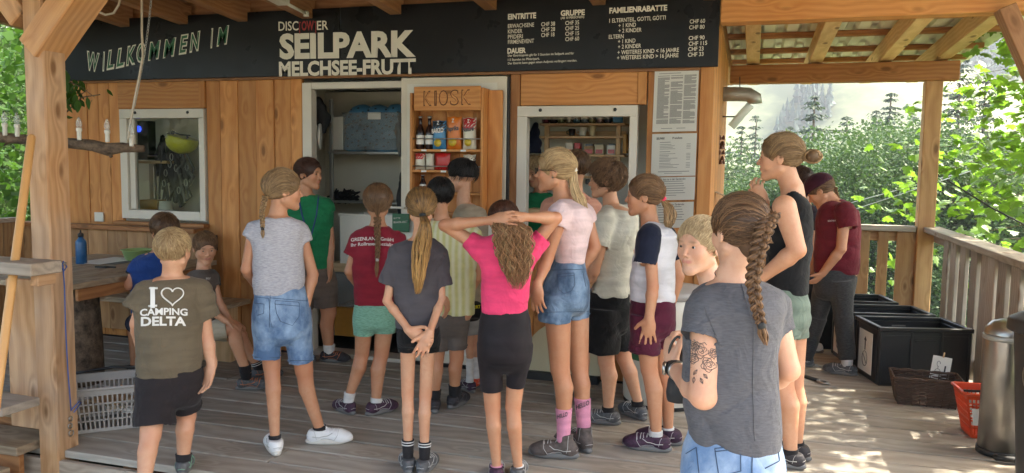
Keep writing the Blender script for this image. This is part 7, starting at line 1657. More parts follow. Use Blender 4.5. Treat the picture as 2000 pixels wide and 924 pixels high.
cbd = empty('curved_board', (cx_, YW-.13, .06), 'cream half round board standing against the wall behind the denim shorts', 'board'); link('half_disc', mesh('half_disc', W_, F_), 'cream_board', cbd); box('skid', (cx_-.26, YW-.17, 0), (cx_+.26, YW-.09, .058), 'dark_steel', cbd)
# ---- hanging log with candle bulbs, chain, cord
lg_ = empty('branch_chandelier', tuple(ony(150, 275, 4.1)), 'rough branch hung on a chain carrying candle shaped bulbs', 'lamp')
pts = [ony(x, y, 3.95+(x/280)*.35) for x, y in ((-60, 262), (0, 268), (40, 272), (90, 276), (140, 280), (180, 284), (210, 292), (240, 288), (281, 291))]
tube('branch', pts, [.035, .034, .032, .036, .034, .037, .042, .033, .022], 'bark', lg_, 12)
tube('twig', [pts[6], pts[6]+Vector((.03, 0, -.05))], [.02, .01], 'bark', lg_, 8)
for px_, py_ in ((10, 262), (34, 264), (155, 271), (210, 275), (257, 283)):
    p_ = ony(px_, py_, 3.95+(px_/280)*.35-.02); bs = link('bulb_socket', lathe([(.012, -.01), (.014, .0), (.014, .045), (.018, .05), (.018, .068), (.013, .07)], 14), 'white_plastic', lg_, mw=Matrix.Translation(p_))
    link('bulb', lathe([(.013, .07), (.019, .088), (.018, .105), (.009, .13), (.002, .142)], 14, False), 'lamp_glass', bs, mw=Matrix.Translation(p_)); tube('filament', [p_+Vector((0, 0, .075)), p_+Vector((0, 0, .11))], .002, 'steel', bs, 4)
cc = [ony(277, 0-30, 4.25), ony(277, 60, 4.25), ony(279, 110, 4.25), ony(272, 150, 4.25), ony(263, 195, 4.25), ony(253, 250, 4.25), ony(250, 272, 4.2)]
tube('cord', cc, .0075, 'rope_cream', lg_, 6)
c0_, c1_ = ony(298, -30, 4.28), ony(262, 210, 4.28); nL = 40
lk = None
for i in range(nL):
    p_ = c0_.lerp(c1_, i/nL)+Vector((.018*sin(i/nL*pi), 0, 0)); d_ = (c1_-c0_).normalized(); s2 = Vector((1, 0, 0)) if i % 2 else Vector((0, 1, 0))
    if i < 2: V_, F_ = tube_vf([Vector((0, 0, 0))+d_*(.014*sin(a))+s2*(.006*cos(a)) for a in np.linspace(0, 2*pi, 9)[:-1]], .0021, 4, True); lks = mesh('chain_link', V_, F_, True); lks.materials.append(MATS['zinc']); lk = (lk or [])+[lks]
    link('chain_link', lk[i % 2], None, lg_, mw=Matrix.Translation(p_))
lc = tag(tube('loose_cable', [ony(236, -10, 4.6), ony(232, 10, 4.6), ony(222, 26, 4.6), ony(206, 29, 4.6), ony(190, 22, 4.6), ony(178, 10, 4.6), ony(165, -14, 4.6)], .008, 'rope_cream', n=8), 'cream cable looping down under the roof at the upper left', 'cable')
# ---- lamp fixture under the roof
fx = empty('fluorescent_fixture', tuple(ony(540, 5, 4.9)), 'slim white lamp fixture under the rafters above the sign', 'lamp')
p0_, p1_ = ony(505, -22, 4.6), ony(598, 27, 5.3); beam('housing', p0_, p0_.lerp(p1_, .5), .09, .05, 'white_plastic', fx); tube('tube', [p0_.lerp(p1_, .5), p1_], .012, 'white_plastic', fx)
link('end_socket', lathe([(.02, 0), (.022, .03), (.015, .04)], 12), 'white_plastic', fx, mw=Matrix.Translation(p1_+Vector((0, 0, -.02))))
# ---- steel tube and chute beyond the corner
tb_ = empty('steel_flue', tuple(ony(1440, 190, 7.2)), 'steel pipe with an elbow hanging past the right corner of the hut', 'pipe')
pp = [ony(x, y, 7.0) for x, y in ((1380, 184), (1440, 184), (1462, 185), (1474, 192), (1474, 202))]; tube('pipe', pp, .060, 'zinc', tb_, 20)
tube('clear_hose', [ony(1466, 205, 7.0), ony(1450, 222, 7.0), ony(1428, 248, 7.0)], .034, 'tube_plastic', tb_, 16); tube('hanger', [ony(1445, 150, 7.0), ony(1445, 178, 7.0)], .004, 'dark_steel', tb_, 5); tube('bracket', [ony(1392, 228, 7.0), ony(1440, 228, 7.0)], .006, 'dark_steel', tb_, 6)
MB().tube([ony(1471+3*cos(a)*4, 193+9*sin(a), 7.0)+Vector((0, 0, 0)) for a in np.linspace(0, 2*pi, 13)[:-1]], .004, 5, True).obj('clamp', 'dark_steel', tb_, True)
wc = empty('wind_chime', tuple(ony(1406, 290, 6.6)), 'string of small bronze bells hanging by the corner of the hut', 'wind chime'); tube('string', [ony(1406, 225, 6.6), ony(1406, 320, 6.6)], .002, 'dark_steel', wc, 4)
plain('bronze', (.14, .06, .035, 1), .4, .6)
for i, py_ in enumerate((268, 279, 286, 297, 308, 316)):
    for j in range(4):
        p_ = ony(1406, py_, 6.6)+Vector((.028*cos(j*1.6+i), .028*sin(j*1.6+i), 0)); link('bell', lathe([(.017, -.02), (.012, 0), (.004, .014)], 10, False), 'bronze', wc, mw=Matrix.Translation(p_))
# a brown cardboard sheet behind the woman's head
cs = box('cardboard_sheet', (0, 0, 0), (.17, .006, .24), 'cardboard', None); cs.matrix_world = Matrix.Translation(ony(1405, 378, 6.2)) @ Matrix.Rotation(radians(22), 4, 'Y'); tag(cs, 'tilted brown cardboard sheet just right of the hut corner', 'cardboard')
# ---- black euro crates
def eurocrate(x0, y0, L, Wd, Hh, ang, lab, sign_=None):
    e = empty('black_crate', (x0, y0, 0), lab, 'crate', 'black stacking crates by the railing', rz=ang); M = Matrix.Translation((x0, y0, 0)) @ Matrix.Rotation(ang, 4, 'Z'); t = .02
    def bx(nm, lo, hi, m='black_plastic', bev=.004):
        o = box(nm, lo, hi, m, None, bev); o.matrix_world = M @ o.matrix_world; o.parent = e; o.matrix_parent_inverse = M.inverted(); return o
    bx('side_panel', (0, 0, .01), (L, t, Hh-.03)); bx('side_panel', (0, Wd-t, .01), (L, Wd, Hh-.03)); bx('end_panel', (0, t, .01), (t, Wd-t, Hh-.03)); bx('end_panel', (L-t, t, .01), (L, Wd-t, Hh-.03)); bx('base', (.01, .01, 0), (L-.01, Wd-.01, .0095))
    for (lo, hi) in (((-.012, -.012, Hh-.029), (L+.012, t, Hh)), ((-.012, Wd-t, Hh-.029), (L+.012, Wd+.012, Hh)), ((-.012, t+.001, Hh-.029), (t, Wd-t-.001, Hh)), ((L-t, t+.001, Hh-.029), (L+.012, Wd-t-.001, Hh))): bx('rim', lo, hi)
    for x_ in (.0, L*.33, L*.66, L-.02): bx('rib', (x_+.002, -.008, .02), (x_+.018, -.0005, Hh-.031))
    for y_ in (.02, Wd-.04): bx('rib', (-.008, y_, .02), (-.0005, y_+.018, Hh-.031))
    bx('handle', (L*.38, -.010, Hh-.10), (L*.62, -.0005, Hh-.085)); bx('handle', (L*.40, Wd-t-.008, Hh-.07), (L*.56, Wd-t-.001, Hh-.06), 'sole_grey'); bx('rib_band', (.02, -.004, Hh-.075), (L-.02, -.0003, Hh-.055))
    s_ = bx('paper_sign', (-.013, Wd*.22, .05), (-.0095, Wd*.78, Hh-.07), 'paper', .0006)
    def arrow(up, yc, zc, k):
        ar = [(0, 1), (.5, .4), (.2, .4), (.2, -1), (-.2, -1), (-.2, .4), (-.5, .4)]; V_ = [M @ Vector((-.0145, yc+a*k, zc+b*k*(1 if up else -1))) for a, b in ar]
        o = link('arrow', mesh('arrow', V_, [(0, 1, 6), (2, 3, 4, 5)]), 'ink', s_); return o
    if sign_ == 'up': arrow(True, Wd*.5, Hh*.62, .05)
    mb = MB(); cz = Hh*.35
    if sign_ == 'glove':
        arrow(False, Wd*.62, Hh*.7, .04); hp = [(-.04, -.07), (-.045, .0), (-.07, .03), (-.05, .045), (-.03, .02), (-.028, .08), (-.012, .085), (-.01, .03), (-.004, .095), (.012, .095), (.012, .03), (.02, .085), (.034, .08), (.032, .02), (.044, .06), (.054, .05), (.045, .0), (.045, -.07)]
        mb.tube([M @ Vector((-.0145, Wd*.5+a*.9, cz+b*.9)) for a, b in hp], .002, 4, True)
    else: mb.tube([M @ Vector((-.0145, Wd*.5+.045*cos(a), cz+.055*sin(a))) for a in np.linspace(0, 2*pi, 15)[:-1]], .002, 4, True); mb.tube([M @ Vector((-.0145, Wd*.5-.03, cz-.03)), M @ Vector((-.0145, Wd*.5+.03, cz+.03))], .002, 4)
    mb.obj('drawing', 'ink', s_); return e
eurocrate(.88, 5.97, .62, .43, .42, radians(14), 'black crate nearest the wicker basket with an arrow sheet on its end', 'up'); eurocrate(.74, 6.52, .62, .40, .42, radians(12), 'middle black crate of the three beside the railing', 'circle'); eurocrate(.56, 7.06, .62, .42, .42, radians(10), 'farthest black crate with a glove drawing behind the leggings', 'glove')
# ---- wicker basket
def wicker():
    c = Vector((1.115, 5.64, 0)); L0, W0, L1, W1, Hh = .33, .19, .40, .25, .16; an = radians(-2); e = empty('wicker_basket', tuple(c), 'dark brown wicker basket on the deck before the black crates', 'basket', rz=0)
    M = Matrix.Translation(c) @ Matrix.Rotation(an, 4, 'Z')
    def rect(f, n, z, r=.0):
        Lx = (L0+(L1-L0)*f)/2; Ly = (W0+(W1-W0)*f)/2; o = []
        for i in range(n):
            t = i/n*4; s_ = int(t); u = (t-s_)*2-1
            p = [(u*Lx, -Ly), (Lx, u*Ly), (-u*Lx, Ly), (-Lx, -u*Ly)][s_]; o.append((p[0], p[1], z))
        return o
    n = 64; rows_ = 15; mb = MB()
    for k in range(rows_):
        f = k/(rows_-1); z = .012+Hh*f; ring = rect(f, n, z); pts = []
        for i, (x, y, z_) in enumerate(ring):
            o = .004*(1 if (i//2+k) % 2 else -1); l = math.hypot(x, y); dip = -.03*max(0, 1-abs(x)/.06)*(f > .8)*0; pts.append(M @ Vector((x*(1+o/l), y*(1+o/l), z_+.0015*sin(i*1.7+k))))
        mb.tube(pts, .0052, 4, True)
    mb.obj('weave', 'wicker', e, True)['kind'] = 'stuff'
    for i in range(32):
        a0 = rect(0, 32, .0)[i]; a1 = rect(1, 32, Hh+.012)[i]; tube('stake', [M @ Vector(a0), M @ Vector(a1)], .004, 'wicker', e, 5)
    for k in range(2):
        ring = rect(1.03, n, Hh+.018); tube('rim', [M @ Vector((x, y, z+.006*sin(i*.9+k*3.14))) for i, (x, y, z) in enumerate(ring)], .007, 'wicker', e, 5, True)
    box('base', (c.x-L0/2, c.y-W0/2, .002), (c.x+L0/2, c.y+W0/2, .01), 'wicker', e)
    return e
wicker()
sg = box('basket_sign', (0, 0, 0), (.115, .004, .155), 'paper', None, .0008); Ms = Matrix.Translation((1.16, 5.755, .14)) @ Matrix.Rotation(radians(8), 4, 'Y') @ Matrix.Rotation(radians(-8), 4, 'X'); sg.matrix_world = Ms @ Matrix.Translation((.0575, .002, .0775)) @ frame((0, 0, 1), (0, 1, 0)).to_4x4(); tag(sg, 'white card with a drawn carabiner and down arrow in the wicker basket', 'sign')
ar = [(0, -1), (.5, -.4), (.2, -.4), (.2, 1), (-.2, 1), (-.2, -.4), (-.5, -.4)]; link('arrow', mesh('arrow', [Ms @ Vector((.082+a*.025, -.0016, .07+b*.028)) for a, b in ar], [(0, 6, 1), (2, 5, 4, 3)]), 'ink', sg)
mb = MB(); mb.tube([Ms @ Vector((.04+.016*cos(a), -.0016, .055+.016*sin(a))) for a in np.linspace(0, 2*pi, 13)[:-1]], .0015, 4, True); mb.tube([Ms @ Vector((.04+.010*cos(a), -.0016, .105+.018*sin(a))) for a in np.linspace(0, 5, 9)], .0015, 4); mb.tube([Ms @ Vector((.04, -.0016, .072)), Ms @ Vector((.038, -.0016, .088))], .0015, 4); mb.obj('drawing', 'ink', sg)
tube('clip', [Ms @ Vector((.06, -.003, .15)), Ms @ Vector((.062, -.003, .185))], .005, 'pine_pale', sg, 6)
# ---- slotted plastic baskets
def slotbasket(name, lab, cat, M, L0, W0, L1, W1, Hh, m, nx, ny, nz, rim=.03, solid_band=.16):
    """tapered shopping-basket: bars and cross bars leave real slots"""
    e = empty(name, tuple(M.translation), lab, cat)
    def pt(side, u, f):
        Lx = (L0+(L1-L0)*f)/2; Ly = (W0+(W1-W0)*f)/2; return [(u*Lx, -Ly), (Lx, u*Ly), (-u*Lx, Ly), (-Lx, -u*Ly)][side]
    def P_(side, u, f, o=0.0):
        x, y = pt(side, u, f); n_ = [(0, -1), (1, 0), (0, 1), (-1, 0)][side]; return M @ Vector((x+n_[0]*o, y+n_[1]*o, Hh*f))
    for side in range(4):
        n = nx if side % 2 == 0 else ny; mb = MB(); t = .004
        def quadbox(u0, u1, f0, f1):
            V_ = [P_(side, u, f, o) for o in (0, t) for f in (f0, f1) for u in (u0, u1)]; mb.add(V_, [(0, 1, 3, 2), (4, 6, 7, 5), (0, 4, 5, 1), (2, 3, 7, 6), (0, 2, 6, 4), (1, 5, 7, 3)])
        quadbox(-1, 1, 0, .08); quadbox(-1, 1, 1-solid_band, 1)
        for i in range(n+1):
            u = -1+2*i/n; wv = .35/n if 0 < i < n else .5/n; quadbox(max(-1, u-wv), min(1, u+wv), .08, 1-solid_band)
        for k in range(1, nz):
            f = .08+(1-solid_band-.08)*k/nz; quadbox(-1, 1, f-.018, f+.018)
        mb.obj('side_panel', m, e)
    box_ = MB(); a = [(M @ Vector((sx*L0/2, sy*W0/2, z))) for z in (0, .006) for sx, sy in ((-1, -1), (1, -1), (1, 1), (-1, 1))]; box_.add(a, [(3, 2, 1, 0), (4, 5, 6, 7), (0, 1, 5, 4), (1, 2, 6, 5), (2, 3, 7, 6), (3, 0, 4, 7)]); box_.obj('base', m, e)
    ring = []
    for side in range(4):
        for u in np.linspace(-.96, .96, 8): x, y = pt(side, u, 1); n_ = [(0, -1), (1, 0), (0, 1), (-1, 0)][side]; ring.append(M @ Vector((x+n_[0]*.008, y+n_[1]*.008, Hh)))
    tube('rim', ring, .009, m, e, 8, True)
    return e, P_
Mg = Matrix.Translation((-3.47, 3.60, .0)) @ Matrix.Rotation(radians(42), 4, 'Z')
gb, PG = slotbasket('grey_basket', 'grey slotted plastic shopping basket on the deck behind the front post', 'basket', Mg, .44, .28, .50, .34, .25, 'grey_plastic', 20, 12, 4)
hb = MB(); hb.tube([PG(3, -.8, 1, .0)+Vector((0, 0, .02)), PG(2, 0, 1, .02)+Vector((0, 0, .03)), PG(1, .8, 1, 0)+Vector((0, 0, .02))], .009, 6); hb.obj('handle', 'black_plastic', gb, True)
box('board_piece', (-3.62, 3.55, .12), (-3.42, 3.72, .13), 'cardboard', gb)
for i, (x_, y_, m_) in enumerate(((-3.40, 3.66, 'red_print'), (-3.36, 3.62, 'paper'), (-3.45, 3.58, 'rope_cream'))): tag(tube('rope_coil', [(x_+.05*cos(a), y_+.05*sin(a), .05+i*.02+.002*a) for a in np.linspace(0, 12, 26)], .006, m_), ['red cord coil in the grey basket', 'white cord coil in the grey basket', 'cream cord coil in the grey basket'][i], 'cord coil')
Mr = Matrix.Translation((1.345, 5.06, .0)) @ Matrix.Rotation(radians(4), 4, 'Z')
rb, PR = slotbasket('red_basket', 'orange red plastic shopping basket beside the steel pedal bin', 'basket', Mr, .23, .17, .33, .24, .26, 'red_plastic', 14, 10, 5, solid_band=.12)
V_ = [PR(0, u, f, .0062) for u, f in ((-.9, .30), (-.45, .30), (-.45, .68), (-.9, .68))]; pl_ = link('white_label', mesh('label', V_, [(0, 1, 2, 3)]), 'paper', rb)
V_ = [PR(0, u, f, .0068) for u, f in ((-.46, .50), (-.30, .50), (-.30, .62), (-.46, .62))]
hb = MB(); hb.tube([PR(3, .8, 1, .01)+Vector((0, 0, .012)), PR(0, 0, 1, -.03)+Vector((0, 0, .018)), PR(1, -.8, 1, .01)+Vector((0, 0, .012))], .007, 6); hb.obj('handle', 'black_plastic', rb, True)
# ---- pedal bin and black bin
c = onz(1952, 893); c = Vector((1.315, 4.74, 0)); pb = empty('pedal_bin', tuple(c), 'tall brushed steel pedal bin beside the black bin at the right edge', 'bin')
link('bin_body', lathe([(.10, .03), (.105, .035), (.105, .62)], 40, False), 'steel', pb, mw=Matrix.Translation(c)); link('bin_base', lathe([(.10, .0), (.112, .002), (.112, .03), (.104, .034)], 40), 'rubber', pb, mw=Matrix.Translation(c)); link('collar', lathe([(.106, .62), (.113, .625), (.113, .645), (.106, .65)], 40), 'zinc', pb, mw=Matrix.Translation(c)); link('bin_lid', lathe([(.109, .651), (.106, .68), (.075, .715), (.03, .73), (.001, .731)], 40, False), 'steel', pb, mw=Matrix.Translation(c))
pe = MB(); pe.tube([c+Vector((-.05+.0*k, -.13-.02*k, .02)) for k in (0, 1)]+[c+Vector((.0, -.165, .025)), c+Vector((.05, -.15, .02)), c+Vector((.05, -.13, .02))], .016, 8); pe.obj('pedal', 'rubber', pb, True)
c = Vector((1.375, 3.98, 0)); bb = empty('black_bin', tuple(c), 'large black waste bin cut by the right edge of the picture', 'bin')
f_ = Field(np.array(c)+np.array([-.3, -.3, 0]), np.array(c)+np.array([.3, .3, .9]), .012); f_.loft([(.01, c.x, c.y, .155, .155, .3), (.80, c.x, c.y, .20, .20, .3)], n=4.5, k=0); V_, t__, q__ = f_.mesh(); link('bin_body', np_mesh('bin', smooth_verts(V_, t__, q__, 1), t__, q__), 'black_plastic', bb)
f_ = Field(np.array(c)+np.array([-.3, -.3, .7]), np.array(c)+np.array([.3, .3, 1.0]), .008); f_.loft([(.79, c.x, c.y, .225, .225, .3), (.85, c.x, c.y, .222, .222, .3), (.885, c.x, c.y, .17, .17, .3)], n=4.5, k=0); V_, t__, q__ = f_.mesh(); link('bin_lid', np_mesh('lid', smooth_verts(V_, t__, q__, 2), t__, q__), 'black_plastic', bb)
n_ = Vector((-.80, -.6, .05)).normalized(); pc_ = c+Vector((-.172, -.075, .62)); tM = frame((0, 0, 1), n_).to_4x4(); tM.translation = pc_+n_*.022
em = link('emblem', lathe([(.001, 0), (.055, 0), (.055, .003), (.001, .003)], 28, False), 'steel', bb, mw=tM @ Matrix.Diagonal((1.3, .8, 1, 1))); link('emblem_core', lathe([(.001, .0032), (.045, .0032), (.045, .0045), (.001, .0045)], 28, False), 'rubber', em, mw=tM @ Matrix.Diagonal((1.3, .8, 1, 1)))
mb = MB()
for pts_ in ([(-.028, -.010), (.0, -.010), (.022, -.004)], [(-.028, .006), (.022, .006)], [(.03, -.012), (.034, .0), (.03, .012)]): mb.tube([tM @ Vector((a, b, .006)) for a, b in pts_], .0025, 5)
mb.obj('emblem_mark', 'steel', em, True)
# ---- carabiner tool lying on the deck
c = onz(1590, 742, .012); tl = empty('belay_tool', tuple(c), 'black handled metal tool with a round end lying on the deck behind the girls shoe', 'tool')
a, b = onz(1562, 732, .014), onz(1598, 743, .014); tube('grip', [a, a.lerp(b, .5), b], [.012, .014, .012], 'rubber', tl, 8); tube('strap_end', [a-(b-a)*.25, a], .008, 'red_plastic', tl, 6)
d_ = (b-a).normalized(); sd_ = Vector((-d_.y, d_.x, 0)); e_ = b+d_*.045; MB().tube([e_+d_*(.045*cos(t))+sd_*(.028*sin(t)) for t in np.linspace(0, 2*pi, 17)[:-1]], .008, 7, True).obj('ring_head', 'steel', tl, True); link('ring_plate', lathe([(.001, 0), (.017, 0), (.017, .006), (.001, .006)], 14, False), 'dark_steel', tl, loc=None, mw=Matrix.Translation(e_))
# ================================================================ VEGETATION
def leaf_mat(name, c, tr, var=.35, rough=.5):
    m, t, b = newmat(name); N = t.nodes.new; L = t.links.new
    oi = N('ShaderNodeObjectInfo'); gi = N('ShaderNodeNewGeometry'); tc = N('ShaderNodeTexCoord'); nz = N('ShaderNodeTexNoise'); nz.inputs['Scale'].default_value = 1.3; nz.inputs['Detail'].default_value = 3; L(tc.outputs['Object'], nz.inputs['Vector'])
    a1 = N('ShaderNodeMath'); a1.operation = 'ADD'; L(gi.outputs['Random Per Island'], a1.inputs[0]); L(oi.outputs['Random'], a1.inputs[1]); fr = N('ShaderNodeMath'); fr.operation = 'FRACT'; L(a1.outputs[0], fr.inputs[0])
    ad = N('ShaderNodeMath'); ad.operation = 'MULTIPLY_ADD'; ad.inputs[1].default_value = .5; L(fr.outputs[0], ad.inputs[0]); L(nz.outputs['Fac'], ad.inputs[2])
    mr = N('ShaderNodeMapRange'); mr.inputs['From Min'].default_value = .3; mr.inputs['From Max'].default_value = 1.2; mr.inputs['To Min'].default_value = 1-var; mr.inputs['To Max'].default_value = 1+var; L(ad.outputs[0], mr.inputs['Value'])
    sv = N('ShaderNodeVectorMath'); sv.operation = 'SCALE'; sv.inputs[0].default_value = c; L(mr.outputs[0], sv.inputs['Scale']); L(sv.outputs[0], b.inputs['Base Color']); b.inputs['Roughness'].default_value = rough; b.inputs['Specular IOR Level'].default_value = .3 if 'maple' in name else .08
    ts = N('ShaderNodeBsdfTranslucent'); s2 = N('ShaderNodeVectorMath'); s2.operation = 'SCALE'; s2.inputs[0].default_value = tr; L(mr.outputs[0], s2.inputs['Scale']); L(s2.outputs[0], ts.inputs[0])
    mx = N('ShaderNodeAddShader'); L(b.outputs[0], mx.inputs[0]); L(ts.outputs[0], mx.inputs[1]); L(mx.outputs[0], t.nodes['Material Output'].inputs[0]); MATS[name] = m
leaf_mat('maple_leaf', (.070, .125, .018), (.085, .165, .014)); leaf_mat('beech_leaf', (.032, .070, .015), (.030, .070, .008)); leaf_mat('spruce_needle', (.030, .050, .028), (.01, .018, .006), .5); leaf_mat('ash_leaf', (.044, .076, .026), (.014, .028, .005), .35); leaf_mat('far_needle', (.035, .06, .045), (.0, .0, .0), .4)
def maple_leaf():
    # five lobes with teeth, folded along the midrib
    out = [(0, 0), (.12, -.05), (.28, -.14), (.31, -.02), (.44, .0), (.58, .02), (.52, .14), (.56, .28), (.42, .28), (.33, .30), (.40, .42), (.40, .58), (.28, .56), (.17, .58), (.12, .72), (0, .90)]
    V = [(0, .12, .0)]; F = []
    for x, y in out: V.append((x, y, -.22*abs(x)-.10*max(0, y-.3)))
    n = len(out)
    for i in range(n-1): F.append((0, i+1, i+2))
    m0 = len(V)
    for x, y in out: V.append((-x, y, -.22*abs(x)-.10*max(0, y-.3)))
    for i in range(n-1): F.append((0, m0+i+1, m0+i))
    V += [(.006, 0, 0), (-.006, 0, 0), (0, -.42, -.06)]; k = len(V); F.append((k-3, k-1, k-2))
    me = mesh('leaf', V, F); me.materials.append(MATS['maple_leaf']); return me, np.array(V), F
MLEAF, MLV, MLF = maple_leaf()
def spray(path, rng, n, size, spread=.16):
    """leaf matrices along a twig"""
    o = []; L_ = len(path)-1
    for i in range(n):
        f = rng.random()**.8*L_; k = min(int(f), L_-1); p = path[k].lerp(path[k+1], f-k); d = (path[k+1]-path[k]).normalized()
        off = Vector((rng.gauss(0, spread), rng.gauss(0, spread), rng.gauss(0, spread*.7))); p = p+off
        s_ = size*rng.uniform(.6, 1.15); yaw = rng.random()*6.28; pit = rng.gauss(-.5, .45); rol = rng.gauss(0, .5)
        o.append(Matrix.Translation(p) @ Matrix.Rotation(yaw, 4, 'Z') @ Matrix.Rotation(pit, 4, 'X') @ Matrix.Rotation(rol, 4, 'Y') @ Matrix.Scale(s_, 4))
    return o
def bake(name, mats, V0, F0, m, parent, kind='stuff'):
    V0 = np.c_[V0, np.ones(len(V0))]; nf = len(V0); VV = []; n = len(mats)
    A = np.array([np.array(M_) for M_ in mats]); P_ = np.einsum('nij,vj->nvi', A, V0)[:, :, :3].reshape(-1, 3)
    t = np.array(F0); T = (t[None]+np.arange(n)[:, None, None]*nf).reshape(-1, t.shape[1])
    e3 = np.zeros((0, 3), int); me = np_mesh(name, P_, T if t.shape[1] == 3 else e3, T if t.shape[1] == 4 else np.zeros((0, 4), int), flip=False)
    me.shade_flat(); o = link(name, me, m, parent)
    if kind: o['kind'] = kind
    return o
# ---- the maple by the railing
rg = random.Random(21)
mt = empty('maple_tree', (3.3, 8.6, -1.5), 'bright green maple with big lobed leaves just outside the right railing', 'tree')
tube('trunk', [(3.4, 8.9, -4), (3.3, 8.6, -1.2), (3.5, 8.3, 1.2), (3.3, 8.4, 3.6), (3.5, 8.2, 7)], [.13, .10, .085, .07, .04], 'bark', mt, 10)
BR = []
def twig(a, b, sag=.12, r=.012):
    a, b = Vector(a), Vector(b); m_ = a.lerp(b, .5)+Vector((rg.uniform(-.1, .1), rg.uniform(-.1, .1), sag)); p = [a, a.lerp(m_, .55)+Vector((0, 0, sag*.3)), m_, m_.lerp(b, .55)+Vector((0, 0, sag*.1)), b]; tube('branch', p, [r*.6, r*.4, r*.3, r*.22, r*.14], 'bark', mt, 5); BR.append(p)
stem_ = lambda z: Vector((3.3, 8.45, z))
tg = []
for px_, py_, Y_ in ((1700, 400, 9.2), (1715, 425, 9.0), (1745, 345, 9.3), (1760, 300, 9.1), (1785, 250, 8.9), (1790, 215, 9.2), (1740, 380, 8.8), (1775, 395, 9.4), (1790, 350, 8.7), (1795, 190, 9.0),
        (1870, 90, 8.4), (1905, 70, 8.0), (1950, 60, 7.6), (1880, 150, 8.2), (1925, 135, 7.8), (1975, 120, 7.4), (1890, 215, 8.0), (1940, 200, 7.6), (1990, 190, 7.2), (1880, 280, 8.2), (1925, 270, 7.8), (1975, 265, 7.4), (1885, 340, 8.0), (1940, 330, 7.6), (1990, 330, 7.2), (1880, 400, 8.0), (1920, 400, 7.6), (1970, 410, 7.2), (2010, 380, 7.0), (1900, 440, 7.8), (1990, 460, 7.0), (2030, 250, 7.0), (2040, 120, 7.0),
        (1880, 520, 7.8), (1930, 540, 7.4), (1975, 560, 7.0), (1740, 470, 9.2), (1700, 520, 9.6), (1860, 480, 8.4)):
    e_ = ony(px_, py_, Y_); tg.append(e_); z0 = min(6.2, max(-1.0, e_.z+rg.uniform(-.3, .7))); twig(stem_(z0), e_, .15)
for e_ in ((2.6, 5.8, 3.2), (2.2, 6.6, 3.4), (2.8, 4.6, 3.0), (3.4, 5.2, 2.0), (3.0, 6.4, 4.0), (3.8, 6.0, 3.0), (2.4, 5.2, 3.6), (4.2, 5.0, 4.0), (3.6, 4.0, 3.4), (4.6, 6.6, 4.4), (2.2, 7.8, 3.6), (3.2, 7.4, 4.6), (4.6, 7.6, 2.6), (3.0, 9.6, 4.6), (4.0, 9.4, 5.4), (4.8, 8.6, 5.2), (3.8, 8.0, 5.9), (4.2, 6.4, 5.2), (3.4, 6.0, 5.0), (5.0, 5.6, 4.2), (5.2, 6.8, 5.2)): twig(stem_(min(6.2, e_[2]-.3)), e_, .2, .016)
LV = []
for i, p in enumerate(BR):
    LV += spray(p[1:], rg, 34 if i < len(tg) else 150, .108, .12 if i < len(tg) else .26)  # upper sprays out of view get extra leaves to cut sun patches
def scr(M_): v = np.array(M_.translation)-CAM; d = v@_f; return (1000+FPX*(v@_r)/d, 462-FPX*(v@_u)/d, d) if d > .1 else (1e9, 1e9, 1e9)
vis = []; rest = []
for M_ in LV:
    q = M_.translation
    if q.x < 1.72 and q.y < 8.2 and q.z < 3.2: continue
    x, y, d = scr(M_); (vis if (1690 < x < 2000 and 40 < y < 620 and not (1812 < x < 1850)) else rest).append((d, M_))
vis.sort(key=lambda t: t[0])
for d, M_ in vis[:290]: link('leaf', MLEAF, None, mt, mw=M_)
bake('foliage', [M_ for d, M_ in vis[290:]+rest], MLV, MLF, 'maple_leaf', mt)
# ---- generic broad-leaved crown from many small leaves
QV = np.array([(-.5, -.1, 0), (.5, -.1, 0), (.32, .75, -.12), (-.32, .75, -.12)]); QF = [(0, 1, 2, 3)]
def crown_mats(rng, c, R_, nclump, per, leaf, sq=(1, 1, 1)):
    o = []
    for i in range(nclump):
        d = Vector((rng.gauss(0, 1), rng.gauss(0, 1), rng.gauss(.15, .9))).normalized(); rr = R_*rng.uniform(.45, 1)**.6
        cc = Vector(c)+Vector((d.x*rr*sq[0], d.y*rr*sq[1], d.z*rr*sq[2])); cr = R_*rng.uniform(.14, .30)
        for j in range(per):
            e = Vector((rng.gauss(0, 1), rng.gauss(0, 1), rng.gauss(0, .8))).normalized()*rng.random()**.5; p = cc+e*cr
            o.append(Matrix.Translation(p) @ Matrix.Rotation(rng.random()*6.28, 4, 'Z') @ Matrix.Rotation(rng.gauss(-.4, .7), 4, 'X') @ Matrix.Rotation(rng.gauss(0, .6), 4, 'Y') @ Matrix.Scale(leaf*rng.uniform(.6, 1.3), 4))
    return o
# ---- left tree close behind the post and the branch over the sign
rg = random.Random(5)
lt = empty('beech_tree', (-8.5, 5.5, -1), 'leafy green tree filling the gap at the far left behind the front post', 'tree')
tube('trunk', [(-8.6, 6.4, -3), (-8.5, 6.2, 1), (-8.3, 6.0, 5)], [.2, .16, .1], 'bark', lt, 10)
for k in range(10):
    a = Vector((-8.4, 6.1, rg.uniform(.2, 4))); b = a+Vector((rg.uniform(-.3, 2.2), rg.uniform(-2.4, .6), rg.uniform(.1, .8))); tube('branch', [a, a.lerp(b, .5)+Vector((0, 0, .15)), b], [.04, .025, .01], 'bark', lt, 5)
ml = crown_mats(rg, (-8.3, 5.2, 1.7), 2.7, 130, 100, .078, (.9, 1.1, 1.0))
ml = [m_ for m_ in ml if not (m_.translation.x > -6.15 and m_.translation.y > 2.9)]
ml += crown_mats(rg, (-9.2, 5.0, .2), 2.0, 60, 90, .085)
bake('foliage', ml, QV, QF, 'beech_leaf', lt)
